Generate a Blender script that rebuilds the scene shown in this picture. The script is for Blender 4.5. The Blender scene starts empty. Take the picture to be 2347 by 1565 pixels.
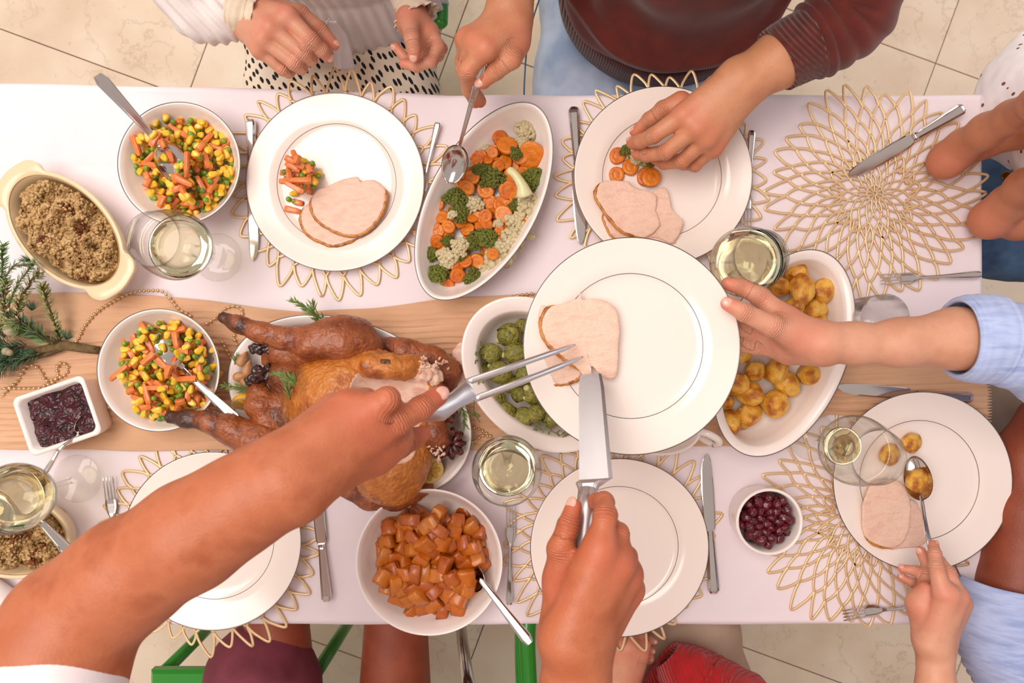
import bpy, math, random
import numpy as np
from mathutils import Vector, Matrix, noise as mnoise
PI = math.pi
SC = bpy.context.scene
COL = SC.collection
random.seed(7); RNG = np.random.default_rng(7)

# ------------------------------------------------------------------ camera, world, lights, exposure
TZ = 0.75            # table surface height (m)
CAMH = 1.10          # camera height above the table
FPX = 1628.0         # focal length in pixels of the 2347 wide frame
CX, CY = 1173.5, 782.5
cam_d = bpy.data.cameras.new('camera'); cam = bpy.data.objects.new('camera', cam_d); COL.objects.link(cam)
cam.location = (0, 0, TZ + CAMH); cam.rotation_euler = (0, 0, 0)
cam_d.sensor_width = 36.0; cam_d.lens = 36.0 * FPX / 2347.0
cam_d.clip_start = 0.05; cam_d.clip_end = 50
cam_d.dof.use_dof = True; cam_d.dof.focus_distance = 1.06; cam_d.dof.aperture_fstop = 7.0
SC.camera = cam

world = bpy.data.worlds.new('World'); SC.world = world; world.use_nodes = True
wb = world.node_tree.nodes['Background']; wb.inputs[0].default_value = (1.0, 0.90, 0.84, 1); wb.inputs[1].default_value = 0.60

def area_light(name, loc, target, sx, sy, power, color):
    l = bpy.data.lights.new(name, 'AREA'); l.shape = 'RECTANGLE'; l.size = sx; l.size_y = sy
    l.energy = power; l.color = color
    o = bpy.data.objects.new(name, l); COL.objects.link(o); o.location = loc
    d = Vector(target) - Vector(loc); o.rotation_euler = d.to_track_quat('-Z', 'Y').to_euler()
    return o
area_light('window_light', (-1.2, 0.35, 4.2), (-0.05, 0.0, 0.75), 2.6, 2.0, 112, (1.0, 0.92, 0.86))
area_light('back_window_light', (-0.6, 3.4, 2.6), (0, 0.2, 0.75), 2.6, 1.4, 40, (1.0, 0.93, 0.88))
area_light('side_window_light', (3.4, 1.2, 2.4), (0, 0, 0.75), 1.6, 1.4, 16, (0.80, 0.88, 1.0))
vs = SC.view_settings; vs.view_transform = 'Standard'; vs.look = 'None'; vs.gamma = 1.0; vs.use_curve_mapping = False
vs.exposure = -0.03
SC.cycles.use_denoising = True
SC.cycles.max_bounces = 10; SC.cycles.transmission_bounces = 8; SC.cycles.transparent_max_bounces = 12

def W(px, py, h=0.0):
    d = CAMH - h
    return Vector(((px - CX) * d / FPX, -(py - CY) * d / FPX, TZ + h))
def ML(px, h=0.0):            # pixel length -> metres at height h
    return px * (CAMH - h) / FPX

# ------------------------------------------------------------------ materials
def lin(c):
    if isinstance(c, str):
        c = c.lstrip('#'); c = tuple(int(c[i:i+2], 16) / 255 for i in (0, 2, 4))
    return tuple((x / 12.92 if x <= 0.04045 else ((x + 0.055) / 1.055) ** 2.4) for x in c[:3]) + (1.0,)
def mat(name, color, rough=0.5, metal=0.0, colors=None, nscale=20, ndetail=4, ramp=(0.35, 0.65), bump=0.0, bscale=200, bdist=0.001,
        spec=0.5, sss=0.0, coat=0.0, sheen=0.0, bdetail=3, stretch=None, wave=None, attr=None, attr_col=None, coords='Object'):
    m = bpy.data.materials.new(name); m.use_nodes = True
    nt = m.node_tree; N = nt.nodes; L = nt.links; b = N['Principled BSDF']
    b.inputs['Base Color'].default_value = lin(color); b.inputs['Roughness'].default_value = rough
    b.inputs['Metallic'].default_value = metal; b.inputs['Specular IOR Level'].default_value = spec
    if coat: b.inputs['Coat Weight'].default_value = coat; b.inputs['Coat Roughness'].default_value = 0.12
    if sheen: b.inputs['Sheen Weight'].default_value = sheen; b.inputs['Sheen Roughness'].default_value = 0.5
    if sss:
        b.inputs['Subsurface Weight'].default_value = sss; b.inputs['Subsurface Radius'].default_value = (0.012, 0.004, 0.002)
        b.inputs['Subsurface Scale'].default_value = 0.6
    tc = N.new('ShaderNodeTexCoord'); src = tc.outputs[coords]
    if stretch:
        mp = N.new('ShaderNodeMapping'); mp.inputs['Scale'].default_value = stretch; L.new(src, mp.inputs[0]); src = mp.outputs[0]
    out = None
    if colors:
        n = N.new('ShaderNodeTexNoise'); n.inputs['Scale'].default_value = nscale; n.inputs['Detail'].default_value = ndetail
        L.new(src, n.inputs['Vector'])
        r = N.new('ShaderNodeValToRGB'); L.new(n.outputs[0], r.inputs[0])
        cs = [color] + list(colors); e = r.color_ramp.elements
        e[0].position = ramp[0]; e[0].color = lin(cs[0]); e[1].position = ramp[1]; e[1].color = lin(cs[-1])
        for i, c in enumerate(cs[1:-1]):
            q = e.new(ramp[0] + (ramp[1] - ramp[0]) * (i + 1) / (len(cs) - 1)); q.color = lin(c)
        out = r.outputs[0]; L.new(out, b.inputs['Base Color'])
    if attr:
        a = N.new('ShaderNodeAttribute'); a.attribute_name = attr
        mx = N.new('ShaderNodeMix'); mx.data_type = 'RGBA'; L.new(a.outputs['Fac'], mx.inputs[0])
        if out: L.new(out, mx.inputs[6])
        else: mx.inputs[6].default_value = lin(color)
        mx.inputs[7].default_value = lin(attr_col); L.new(mx.outputs[2], b.inputs['Base Color'])
    if bump:
        n2 = N.new('ShaderNodeTexNoise'); n2.inputs['Scale'].default_value = bscale; n2.inputs['Detail'].default_value = bdetail
        L.new(src, n2.inputs['Vector'])
        bp = N.new('ShaderNodeBump'); bp.inputs['Strength'].default_value = bump; bp.inputs['Distance'].default_value = bdist
        L.new(n2.outputs[0], bp.inputs['Height'])
        if wave:
            wv = N.new('ShaderNodeTexWave'); wv.inputs['Scale'].default_value = wave[0]; wv.bands_direction = wave[1]
            wv.inputs['Distortion'].default_value = wave[2]; L.new(tc.outputs[coords], wv.inputs['Vector'])
            b2 = N.new('ShaderNodeBump'); b2.inputs['Strength'].default_value = wave[3]; b2.inputs['Distance'].default_value = wave[4]
            L.new(wv.outputs[0], b2.inputs['Height']); L.new(bp.outputs[0], b2.inputs['Normal']); bp = b2
        L.new(bp.outputs[0], b.inputs['Normal'])
    return m

# ------------------------------------------------------------------ mesh helpers
def newmesh(name, V, F, mt, smooth=True):
    me = bpy.data.meshes.new(name)
    V = np.asarray(V, dtype=np.float32).reshape(-1, 3)
    if isinstance(F, np.ndarray):
        n, k = F.shape
        me.vertices.add(len(V)); me.vertices.foreach_set('co', V.ravel())
        me.loops.add(n * k); me.loops.foreach_set('vertex_index', F.astype(np.int32).ravel())
        me.polygons.add(n); me.polygons.foreach_set('loop_start', np.arange(0, n * k, k, dtype=np.int32))
        me.update(calc_edges=True); me.validate()
    else:
        me.from_pydata(V.tolist(), [], F); me.update()
    if smooth: me.polygons.foreach_set('use_smooth', np.ones(len(me.polygons), dtype=bool))
    if mt is not None:
        for x in (mt if isinstance(mt, (list, tuple)) else [mt]): me.materials.append(x)
    return me
def link(name, me, parent=None, loc=(0, 0, 0), rot=(0, 0, 0), scale=(1, 1, 1)):
    o = bpy.data.objects.new(name, me); COL.objects.link(o); o.location = loc; o.rotation_euler = rot; o.scale = scale
    if parent is not None: o.parent = parent
    return o
def part(name, V, F, mt, parent, world=True, smooth=True, kind=None, label=None):
    """a mesh part of a thing; world=True: vertices are world coordinates"""
    V = np.asarray(V, dtype=np.float64).reshape(-1, 3)
    if world and parent is not None:
        p = parent; off = Vector((0, 0, 0))
        while p is not None: off += p.location; p = p.parent
        V = V - np.array(off)
    o = link(name, newmesh(name, V, F, mt, smooth), parent)
    if kind: o['kind'] = kind
    if label: o['label'] = label
    return o
def tag(o, label, cat, group=None):
    o['label'] = label; o['category'] = cat
    if group: o['group'] = group
    return o
def thing(name, label, cat, loc, group=None, rotz=0):
    o = bpy.data.objects.new(name, None); COL.objects.link(o); o.location = loc; o.rotation_euler = (0, 0, rotz)
    o.empty_display_size = 0.02
    return tag(o, label, cat, group)
def struct(o): o['kind'] = 'structure'; return o
def dup(root, loc, rot=None, label=None, group=None, scale=None):
    r = root.copy(); COL.objects.link(r); r.location = loc
    if rot is not None: r.rotation_euler = rot
    if scale is not None: r.scale = scale
    if label: r['label'] = label
    if group: r['group'] = group
    for ch in list(root.children):
        c = ch.copy(); COL.objects.link(c); c.parent = r
        for g in list(ch.children):
            d = g.copy(); COL.objects.link(d); d.parent = c
    return r
class MB:
    def __init__(s): s.V = []; s.F = []; s.n = 0
    def add(s, V, F):
        V = np.asarray(V, dtype=float).reshape(-1, 3)
        s.V.append(V); k = s.n
        s.F.extend([tuple(i + k for i in f) for f in F]); s.n += len(V); return s
    def get(s): return np.concatenate(s.V), s.F
def grid_faces(nu, nv, closeu=False, closev=False):
    F = []
    for i in range(nu if closeu else nu - 1):
        for j in range(nv if closev else nv - 1):
            a = i * nv + j; b = ((i + 1) % nu) * nv + j; c = ((i + 1) % nu) * nv + (j + 1) % nv; d = i * nv + (j + 1) % nv
            F.append((a, b, c, d))
    return F
def basis(d):
    d = Vector(d).normalized(); u = Vector((0, 0, 1)) if abs(d.z) < 0.9 else Vector((1, 0, 0))
    a = d.cross(u).normalized(); return a, a.cross(d).normalized(), d
def tube(pts, rad, seg=10, cap=True, flat=1.0, closed=False):
    """swept tube; rad number/list; flat scales the second (up) axis"""
    n = len(pts); pts = [Vector(p) for p in pts]
    if not hasattr(rad, '__len__'): rad = [rad] * n
    V = []
    for i, p in enumerate(pts):
        if closed: t = pts[(i + 1) % n] - pts[i - 1]
        else: t = pts[min(i + 1, n - 1)] - pts[max(i - 1, 0)]
        a, b, _ = basis(t)
        for k in range(seg):
            th = 2 * PI * k / seg
            V.append(p + a * (math.cos(th) * rad[i]) + b * (math.sin(th) * rad[i] * flat))
    F = [tuple(reversed(f)) for f in grid_faces(n, seg, closed, True)]
    F = [f[::-1] for f in F]
    if cap and not closed:
        F.append(tuple(range(seg))); F.append(tuple(range((n - 1) * seg, n * seg))[::-1])
    return V, F
def oval(a, b, prof, seg=72, rot=0, pw=2.0, center=(0, 0, 0), point=0.0):
    """loft: prof list of (inset, z); inset measured inward from the rim"""
    V = []; c, s = math.cos(rot), math.sin(rot)
    for (o, z) in prof:
        for k in range(seg):
            th = 2 * PI * k / seg; ct, st = math.cos(th), math.sin(th)
            e = 2.0 / pw
            x = (a - o) * math.copysign(abs(ct) ** e, ct); y = (b - o) * math.copysign(abs(st) ** e, st)
            if point: y *= 1 - point * abs(ct) ** 3 * 1.0
            V.append((center[0] + x * c - y * s, center[1] + x * s + y * c, center[2] + z))
    F = [f[::-1] for f in grid_faces(len(prof), seg, False, True)]
    return V, F
def ico(sub=2):
    t = (1 + 5 ** .5) / 2
    V = [(-1, t, 0), (1, t, 0), (-1, -t, 0), (1, -t, 0), (0, -1, t), (0, 1, t), (0, -1, -t), (0, 1, -t), (t, 0, -1), (t, 0, 1), (-t, 0, -1), (-t, 0, 1)]
    V = [Vector(v).normalized() for v in V]
    F = [(0, 11, 5), (0, 5, 1), (0, 1, 7), (0, 7, 10), (0, 10, 11), (1, 5, 9), (5, 11, 4), (11, 10, 2), (10, 7, 6), (7, 1, 8),
         (3, 9, 4), (3, 4, 2), (3, 2, 6), (3, 6, 8), (3, 8, 9), (4, 9, 5), (2, 4, 11), (6, 2, 10), (8, 6, 7), (9, 8, 1)]
    for _ in range(sub):
        cache = {}; G = []
        def mid(i, j):
            k = (min(i, j), max(i, j))
            if k not in cache: V.append(((V[i] + V[j]) / 2).normalized()); cache[k] = len(V) - 1
            return cache[k]
        for a, b, c in F:
            x, y, z = mid(a, b), mid(b, c), mid(c, a); G += [(a, x, z), (b, y, x), (c, z, y), (x, y, z)]
        F = G
    return np.array([tuple(v) for v in V]), F
ICO = {i: ico(i) for i in (0, 1, 2, 3, 4)}
def nz(p, sc=1.0, off=0.0): return mnoise.noise(Vector((p[0] * sc + off, p[1] * sc + off * 1.7, p[2] * sc - off)))
def cr(pts, n=8, closed=False):
    """Catmull-Rom through pts (tuples of any length)"""
    P = [np.array(p, float) for p in pts]; out = []; m = len(P)
    rng = m if closed else m - 1
    for i in range(rng):
        p0 = P[(i - 1) % m] if closed or i > 0 else 2 * P[0] - P[1]
        p1 = P[i]; p2 = P[(i + 1) % m]
        p3 = P[(i + 2) % m] if closed or i + 2 < m else 2 * P[-1] - P[-2]
        for k in range(n):
            t = k / n
            out.append(0.5 * (2 * p1 + (p2 - p0) * t + (2 * p0 - 5 * p1 + 4 * p2 - p3) * t * t + (3 * p1 - p0 - 3 * p2 + p3) * t ** 3))
    if not closed: out.append(P[-1])
    return out

# ------------------------------------------------------------------ implicit surfaces (one continuous skin out of many limbs)
class Blob:
    def __init__(s): s.P = []
    def cap(s, a, b, ra, rb, k=0.006, sub=False, fl=None):
        """tapered capsule; fl=(axis vector, factor) flattens across that axis"""
        s.P.append(('c', np.array(a, float), np.array(b, float), ra, rb, k, sub, fl)); return s
    def chain(s, pts, k=0.006, sub=False):
        for (a, ra), (b, rb) in zip(pts[:-1], pts[1:]): s.cap(a, b, ra, rb, k, sub)
        return s
    def ell(s, c, r, M=None, k=0.006, sub=False):
        s.P.append(('e', np.array(c, float), np.array(r, float), np.array(M) if M is not None else np.eye(3), 0, k, sub, None)); return s
    def bounds(s, q):
        if q[0] == 'c':
            lo = np.minimum(q[1] - q[3], q[2] - q[4]); hi = np.maximum(q[1] + q[3], q[2] + q[4])
            lo = np.minimum(lo, np.minimum(q[1], q[2]) - max(q[3], q[4])); hi = np.maximum(hi, np.maximum(q[1], q[2]) + max(q[3], q[4]))
        else:
            R = max(q[2]); lo = q[1] - R; hi = q[1] + R
        return lo, hi
    def build(s, v, disp=None, smooth=1):
        B = [s.bounds(q) for q in s.P if not q[6]]
        lo = np.min([b[0] for b in B], 0) - 4 * v; hi = np.max([b[1] for b in B], 0) + 4 * v
        n = np.ceil((hi - lo) / v).astype(int) + 1
        G = np.full(n, 1.0, np.float32)
        ax = [lo[i] + v * np.arange(n[i]) for i in range(3)]
        for q in s.P:
            k = q[5]; l, h = s.bounds(q); m = k + 3 * v
            i0 = np.maximum(((l - m - lo) / v).astype(int), 0); i1 = np.minimum(((h + m - lo) / v).astype(int) + 2, n)
            if np.any(i1 <= i0): continue
            X = ax[0][i0[0]:i1[0]][:, None, None].astype(np.float32); Y = ax[1][i0[1]:i1[1]][None, :, None].astype(np.float32); Z = ax[2][i0[2]:i1[2]][None, None, :].astype(np.float32)
            if q[0] == 'c':
                a, b = q[1], q[2]; ab = b - a; L2 = max(float(ab @ ab), 1e-12)
                t = np.clip(((X - a[0]) * ab[0] + (Y - a[1]) * ab[1] + (Z - a[2]) * ab[2]) / L2, 0, 1)
                dx = X - (a[0] + t * ab[0]); dy = Y - (a[1] + t * ab[1]); dz = Z - (a[2] + t * ab[2])
                if q[7] is not None:
                    f = np.array(q[7][0], float); f /= np.linalg.norm(f); g = q[7][1]
                    pr = dx * f[0] + dy * f[1] + dz * f[2]
                    e = pr * (1 / g - 1)
                    dx = dx + e * f[0]; dy = dy + e * f[1]; dz = dz + e * f[2]
                d = np.sqrt(dx * dx + dy * dy + dz * dz) - (q[3] + t * (q[4] - q[3]))
            else:
                c, r, M = q[1], q[2], q[3]
                x = X - c[0]; y = Y - c[1]; z = Z - c[2]
                U = [(M[0, i] * x + M[1, i] * y + M[2, i] * z) for i in range(3)]
                k0 = np.sqrt((U[0] / r[0]) ** 2 + (U[1] / r[1]) ** 2 + (U[2] / r[2]) ** 2)
                k1 = np.sqrt((U[0] / r[0] ** 2) ** 2 + (U[1] / r[1] ** 2) ** 2 + (U[2] / r[2] ** 2) ** 2)
                d = k0 * (k0 - 1.0) / np.maximum(k1, 1e-6)
            d = np.broadcast_to(d, tuple(i1 - i0))
            S = G[i0[0]:i1[0], i0[1]:i1[1], i0[2]:i1[2]]
            if q[6]:
                d = -d; h_ = np.maximum(k - np.abs(S - d), 0) / max(k, 1e-6); S[...] = np.maximum(S, d) + h_ * h_ * k * 0.25
            else:
                h_ = np.maximum(k - np.abs(S - d), 0) / max(k, 1e-6); S[...] = np.minimum(S, d) - h_ * h_ * k * 0.25
        V, F = surfnets(G, lo, v)
        for _ in range(smooth): V = lap(V, F)
        return V, F
def surfnets(G, lo, v):
    s = G < 0; nx, ny, nz_ = G.shape
    c8 = np.zeros((nx - 1, ny - 1, nz_ - 1), np.int8)
    for i in (0, 1):
        for j in (0, 1):
            for k in (0, 1): c8 += s[i:nx - 1 + i, j:ny - 1 + j, k:nz_ - 1 + k]
    idx = np.argwhere((c8 > 0) & (c8 < 8))
    ids = np.full(c8.shape, -1, np.int32); ids[idx[:, 0], idx[:, 1], idx[:, 2]] = np.arange(len(idx))
    acc = np.zeros((len(idx), 3)); cnt = np.zeros(len(idx))
    corners = [(i, j, k) for i in (0, 1) for j in (0, 1) for k in (0, 1)]
    for a in corners:
        for d in range(3):
            if a[d] == 1: continue
            b = list(a); b[d] = 1
            ga = G[idx[:, 0] + a[0], idx[:, 1] + a[1], idx[:, 2] + a[2]]; gb = G[idx[:, 0] + b[0], idx[:, 1] + b[1], idx[:, 2] + b[2]]
            m = (ga < 0) != (gb < 0)
            t = np.where(m, ga / np.where(m, ga - gb, 1), 0)
            p = np.tile(np.array(a, float), (len(idx), 1)); p[:, d] += t
            acc[m] += p[m]; cnt[m] += 1
    V = lo + v * (idx + acc / cnt[:, None])
    F = []
    for d in range(3):
        e1, e2 = (d + 1) % 3, (d + 2) % 3
        sl0 = [slice(None)] * 3; sl1 = [slice(None)] * 3; sl0[d] = slice(0, -1); sl1[d] = slice(1, None)
        A = s[tuple(sl0)]; B = s[tuple(sl1)]
        w = np.argwhere(A != B)
        w = w[(w[:, e1] > 0) & (w[:, e2] > 0) & (w[:, e1] < G.shape[e1] - 1) & (w[:, e2] < G.shape[e2] - 1)]
        ins = A[w[:, 0], w[:, 1], w[:, 2]]
        q = []
        for (o1, o2) in ((-1, -1), (0, -1), (0, 0), (-1, 0)):
            c = w.copy(); c[:, e1] += o1; c[:, e2] += o2; q.append(ids[c[:, 0], c[:, 1], c[:, 2]])
        q = np.stack(q, 1); q[~ins] = q[~ins][:, ::-1]
        F.append(q)
    F = np.concatenate(F); F = F[(F >= 0).all(1)]
    return V, F
def lap(V, F, w=0.5):
    e0 = F.ravel(); e1 = np.roll(F, -1, 1).ravel(); n = len(V)
    a = np.concatenate([e0, e1]); b = np.concatenate([e1, e0])
    c = np.bincount(a, minlength=n).astype(float); c[c == 0] = 1
    M = np.stack([np.bincount(a, weights=V[b, i], minlength=n) / c for i in range(3)], 1)
    return V * (1 - w) + M * w
def vnormals(V, F):
    n = np.cross(V[F[:, 2]] - V[F[:, 0]], V[F[:, 3]] - V[F[:, 1]]); N = np.zeros_like(V)
    for i in range(4):
        for k in range(3): N[:, k] += np.bincount(F[:, i], weights=n[:, k], minlength=len(V))
    return N / np.maximum(np.linalg.norm(N, axis=1, keepdims=True), 1e-12)
def set_attr(me, name, vals):
    a = me.attributes.new(name, 'FLOAT', 'POINT'); a.data.foreach_set('value', np.asarray(vals, np.float32))
# ------------------------------------------------------------------ setting: floor tiles, table, cloths
M_tile = mat('travertine', '#d9c0a6', 0.45, colors=['#e3ccb4', '#e8d5bf'], nscale=5, ndetail=8, bump=0.15, bscale=60)
def add_veins(m):
    nt = m.node_tree; N = nt.nodes; L = nt.links; b = N['Principled BSDF']
    src = b.inputs['Base Color'].links[0].from_socket
    tc = N.new('ShaderNodeTexCoord'); n = N.new('ShaderNodeTexNoise'); n.inputs['Scale'].default_value = 3.2; n.inputs['Detail'].default_value = 10
    n.inputs['Roughness'].default_value = 0.62; L.new(tc.outputs['Object'], n.inputs['Vector'])
    r = N.new('ShaderNodeValToRGB'); e = r.color_ramp.elements
    e[0].position = 0.490; e[0].color = (0, 0, 0, 1); e[1].position = 0.510; e[1].color = (0, 0, 0, 1)
    q = e.new(0.5); q.color = (0.28, 0.28, 0.28, 1); L.new(n.outputs[0], r.inputs[0])
    n3 = N.new('ShaderNodeTexNoise'); n3.inputs['Scale'].default_value = 2.0; L.new(tc.outputs['Object'], n3.inputs['Vector'])
    r3 = N.new('ShaderNodeValToRGB'); r3.color_ramp.elements[0].position = .45; r3.color_ramp.elements[1].position = .6; L.new(n3.outputs[0], r3.inputs[0])
    mu = N.new('ShaderNodeMath'); mu.operation = 'MULTIPLY'; L.new(r.outputs[0], mu.inputs[0]); L.new(r3.outputs[0], mu.inputs[1])
    n4 = N.new('ShaderNodeTexNoise'); n4.inputs['Scale'].default_value = 55; n4.inputs['Detail'].default_value = 3; L.new(tc.outputs['Object'], n4.inputs['Vector'])
    r4 = N.new('ShaderNodeValToRGB'); r4.color_ramp.elements[0].position = .66; r4.color_ramp.elements[1].position = .74; r4.color_ramp.elements[1].color = (.22, .22, .22, 1); L.new(n4.outputs[0], r4.inputs[0])
    ad = N.new('ShaderNodeMath'); ad.operation = 'ADD'; ad.use_clamp = True; L.new(mu.outputs[0], ad.inputs[0]); L.new(r4.outputs[0], ad.inputs[1])
    mx = N.new('ShaderNodeMix'); mx.data_type = 'RGBA'; L.new(ad.outputs[0], mx.inputs[0]); L.new(src, mx.inputs[6]); mx.inputs[7].default_value = lin('#8a7058')
    L.new(mx.outputs[2], b.inputs['Base Color'])
add_veins(M_tile)
M_grout = mat('grout', '#6b5646', 0.9, bump=0.3, bscale=80)
floor = struct(link('floor', newmesh('floor', [(-4, -4, -0.012), (4, -4, -0.012), (4, 4, -0.012), (-4, 4, -0.012)], [(0, 1, 2, 3)], M_grout, False)))
def bevel_slab(hx, hy, h, b=0.003):
    V = [(-hx, -hy, 0), (hx, -hy, 0), (hx, hy, 0), (-hx, hy, 0), (-hx, -hy, h - b), (hx, -hy, h - b), (hx, hy, h - b), (-hx, hy, h - b),
         (-hx + b, -hy + b, h), (hx - b, -hy + b, h), (hx - b, hy - b, h), (-hx + b, hy - b, h)]
    F = [(3, 2, 1, 0), (8, 9, 10, 11)] + [(i, (i + 1) % 4, 4 + (i + 1) % 4, 4 + i) for i in range(4)] + [(4 + i, 4 + (i + 1) % 4, 8 + (i + 1) % 4, 8 + i) for i in range(4)]
    return V, F
TS = 0.600
TL = 0.80
tile_me = newmesh('tile', *bevel_slab(TS / 2 - 0.0012, TL / 2 - 0.0012, 0.012, 0.001), M_tile, False)
ang = -math.radians(20.2)
cA = W(2145, 145, -TZ)       # a tile corner seen at the upper right
ex = Vector((math.cos(ang), math.sin(ang), 0)); ey = Vector((-math.sin(ang), math.cos(ang), 0))
def toff(px, py): return (W(px, py, -TZ) - cA).dot(ey)
offs = {0: 0.0, -1: 0.0, -2: toff(1040, 87), -3: toff(1040, 87), -4: toff(465, 237), -5: 0.3, 1: 0.35}
for i in range(-10, 7):
    for j in range(-7, 7):
        c = Vector((cA.x, cA.y, 0)) + ex * (TS * (i + .5)) + ey * (TL * (j + .5) + offs.get(i, 0.0))
        if abs(c.x) > 3.5 or abs(c.y) > 3.1: continue
        t = link('tile', tile_me, floor, (c.x, c.y, -0.012 - .012 * 0), (0, 0, ang))

M_cloth = mat('tablecloth_cotton', '#eadbe0', 0.75, colors=['#efe2e6'], nscale=6, bump=0.12, bscale=900, bdist=0.0004, sheen=0.15, bdetail=1)
M_wood = mat('table_wood', '#6d5038', 0.5, colors=['#8a6848'], nscale=12)
M_chrome = mat('chrome', '#c9c5c4', 0.12, metal=1.0)
TX0, TX1 = W(-190, 0).x, W(2260, 0).x; TY1, TY0 = W(0, 212).y, W(0, 1437).y
def table_build():
    t = thing('dining_table', 'long dining table hidden under the pinkish white tablecloth', 'table', ((TX0 + TX1) / 2, (TY0 + TY1) / 2, 0))
    cx, cy = (TX0 + TX1) / 2, (TY0 + TY1) / 2; hx, hy = (TX1 - TX0) / 2 - .012, (TY1 - TY0) / 2 - .012
    V, F = bevel_slab(hx, hy, 0.03); V = [(a + cx, b + cy, c + TZ - .034) for a, b, c in V]
    part('tabletop', V, F, M_wood, t, smooth=False)
    for sx in (-1, 1):
        for sy in (-1, 1):
            x, y = cx + sx * (hx - .09), cy + sy * (hy - .09)
            V, F = tube([(x, y, 0), (x, y, .36), (x, y, TZ - .035)], [.022, .026, .03], 12); part('leg', V, F, M_wood, t)
table_build()
def cloth_build():
    nx, ny = 260, 130; V = []; r = 0.012; drop = 0.20
    t = thing('tablecloth', 'white tablecloth with soft fold creases covering the whole table', 'tablecloth', ((TX0 + TX1) / 2, (TY0 + TY1) / 2, TZ))
    def prof(s, lo, hi):   # arclength coordinate to (pos, z)
        L = hi - lo
        if s < 0:
            a = min(-s, r * PI / 2) / r; p = lo + r - r * math.sin(a); z = -(r - r * math.cos(a)); ex_ = max(-s - r * PI / 2, 0); return p, z - ex_, min(1, -s / drop)
        if s > L - 2 * r:
            q = s - (L - 2 * r); a = min(q, r * PI / 2) / r; p = hi - r + r * math.sin(a); z = -(r - r * math.cos(a)); ex_ = max(q - r * PI / 2, 0); return p, z - ex_, min(1, q / drop)
        return lo + r + s, 0, 0
    def samples(L, n):
        inner = L - 2 * r
        a = list(np.linspace(-drop, -r * 1.6, 12)) + list(np.linspace(-r * 1.5, 0, 8))[:-1]
        mid = list(np.linspace(0, inner, n)); e = [inner - x for x in reversed(a)]
        return a + mid + e
    SX = samples(TX1 - TX0, nx); SY = samples(TY1 - TY0, ny)
    for sx in SX:
        x, zx, fx = prof(sx, TX0, TX1)
        for sy in SY:
            y, zy, fy = prof(sy, TY0, TY1)
            z = min(zx, zy) if not (zx < 0 and zy < 0) else min(zx, zy)
            f = max(fx, fy); xx, yy = x, y
            if zx < 0 and zy < 0: f *= .3
            wv = .010 * f * math.sin(x * 26 + y * 21 + 2.0 * math.sin(x * 5))
            if fy > 0: yy += (wv - .004 * f) * (1 if y > 0 else -1)
            elif fx > 0: xx += (wv * .5 - .006 * f) * (1 if x > 0 else -1)
            else:
                w = .0009 * mnoise.noise(Vector((x * 5, y * 7, 3))) + .0011 * mnoise.noise(Vector((x * 11 + y * 4, y * 3 - x * 2, 9)))
                m_ = max(0, min(1, (-x - .35) / .3)) * max(0, min(1, (y - .05) / .2))
                w += m_ * (.0060 * mnoise.noise(Vector((x * 8 + y * 3, y * 4, 1.5))))
                # pressed fold lines
                for fxl in (W(265, 0).x, W(1330, 0).x, W(2200, 0).x): w -= .0006 * math.exp(-((x - fxl) / .004) ** 2)
                for fyl in (W(0, 395).y,): w -= .0010 * math.exp(-((y - fyl - .004 * math.sin(x * 9)) / .004) ** 2) * (1 if x < -.5 else .3)
                ed = min(x - TX0, TX1 - x, y - TY0, TY1 - y); w *= min(1, ed / .03)
                z = w - .0006
            yy += .0175 * max(0, min(1, -(x + .10) / .62)) ** .8 * max(0, min(1, (y - .1) / (TY1 - .1))) ** 1.5
            V.append((xx, yy, TZ + z - .0012))
    part('cloth_top', V, grid_faces(len(SX), len(SY)), M_cloth, t)
    # sewn hem line
    pts = [W(-170, 1420, 0), W(600, 1428, 0), W(1500, 1428, 0), W(2240, 1428, 0)]
    return t
cloth_build()
# right seam/hem of cloth is the edge itself

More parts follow.
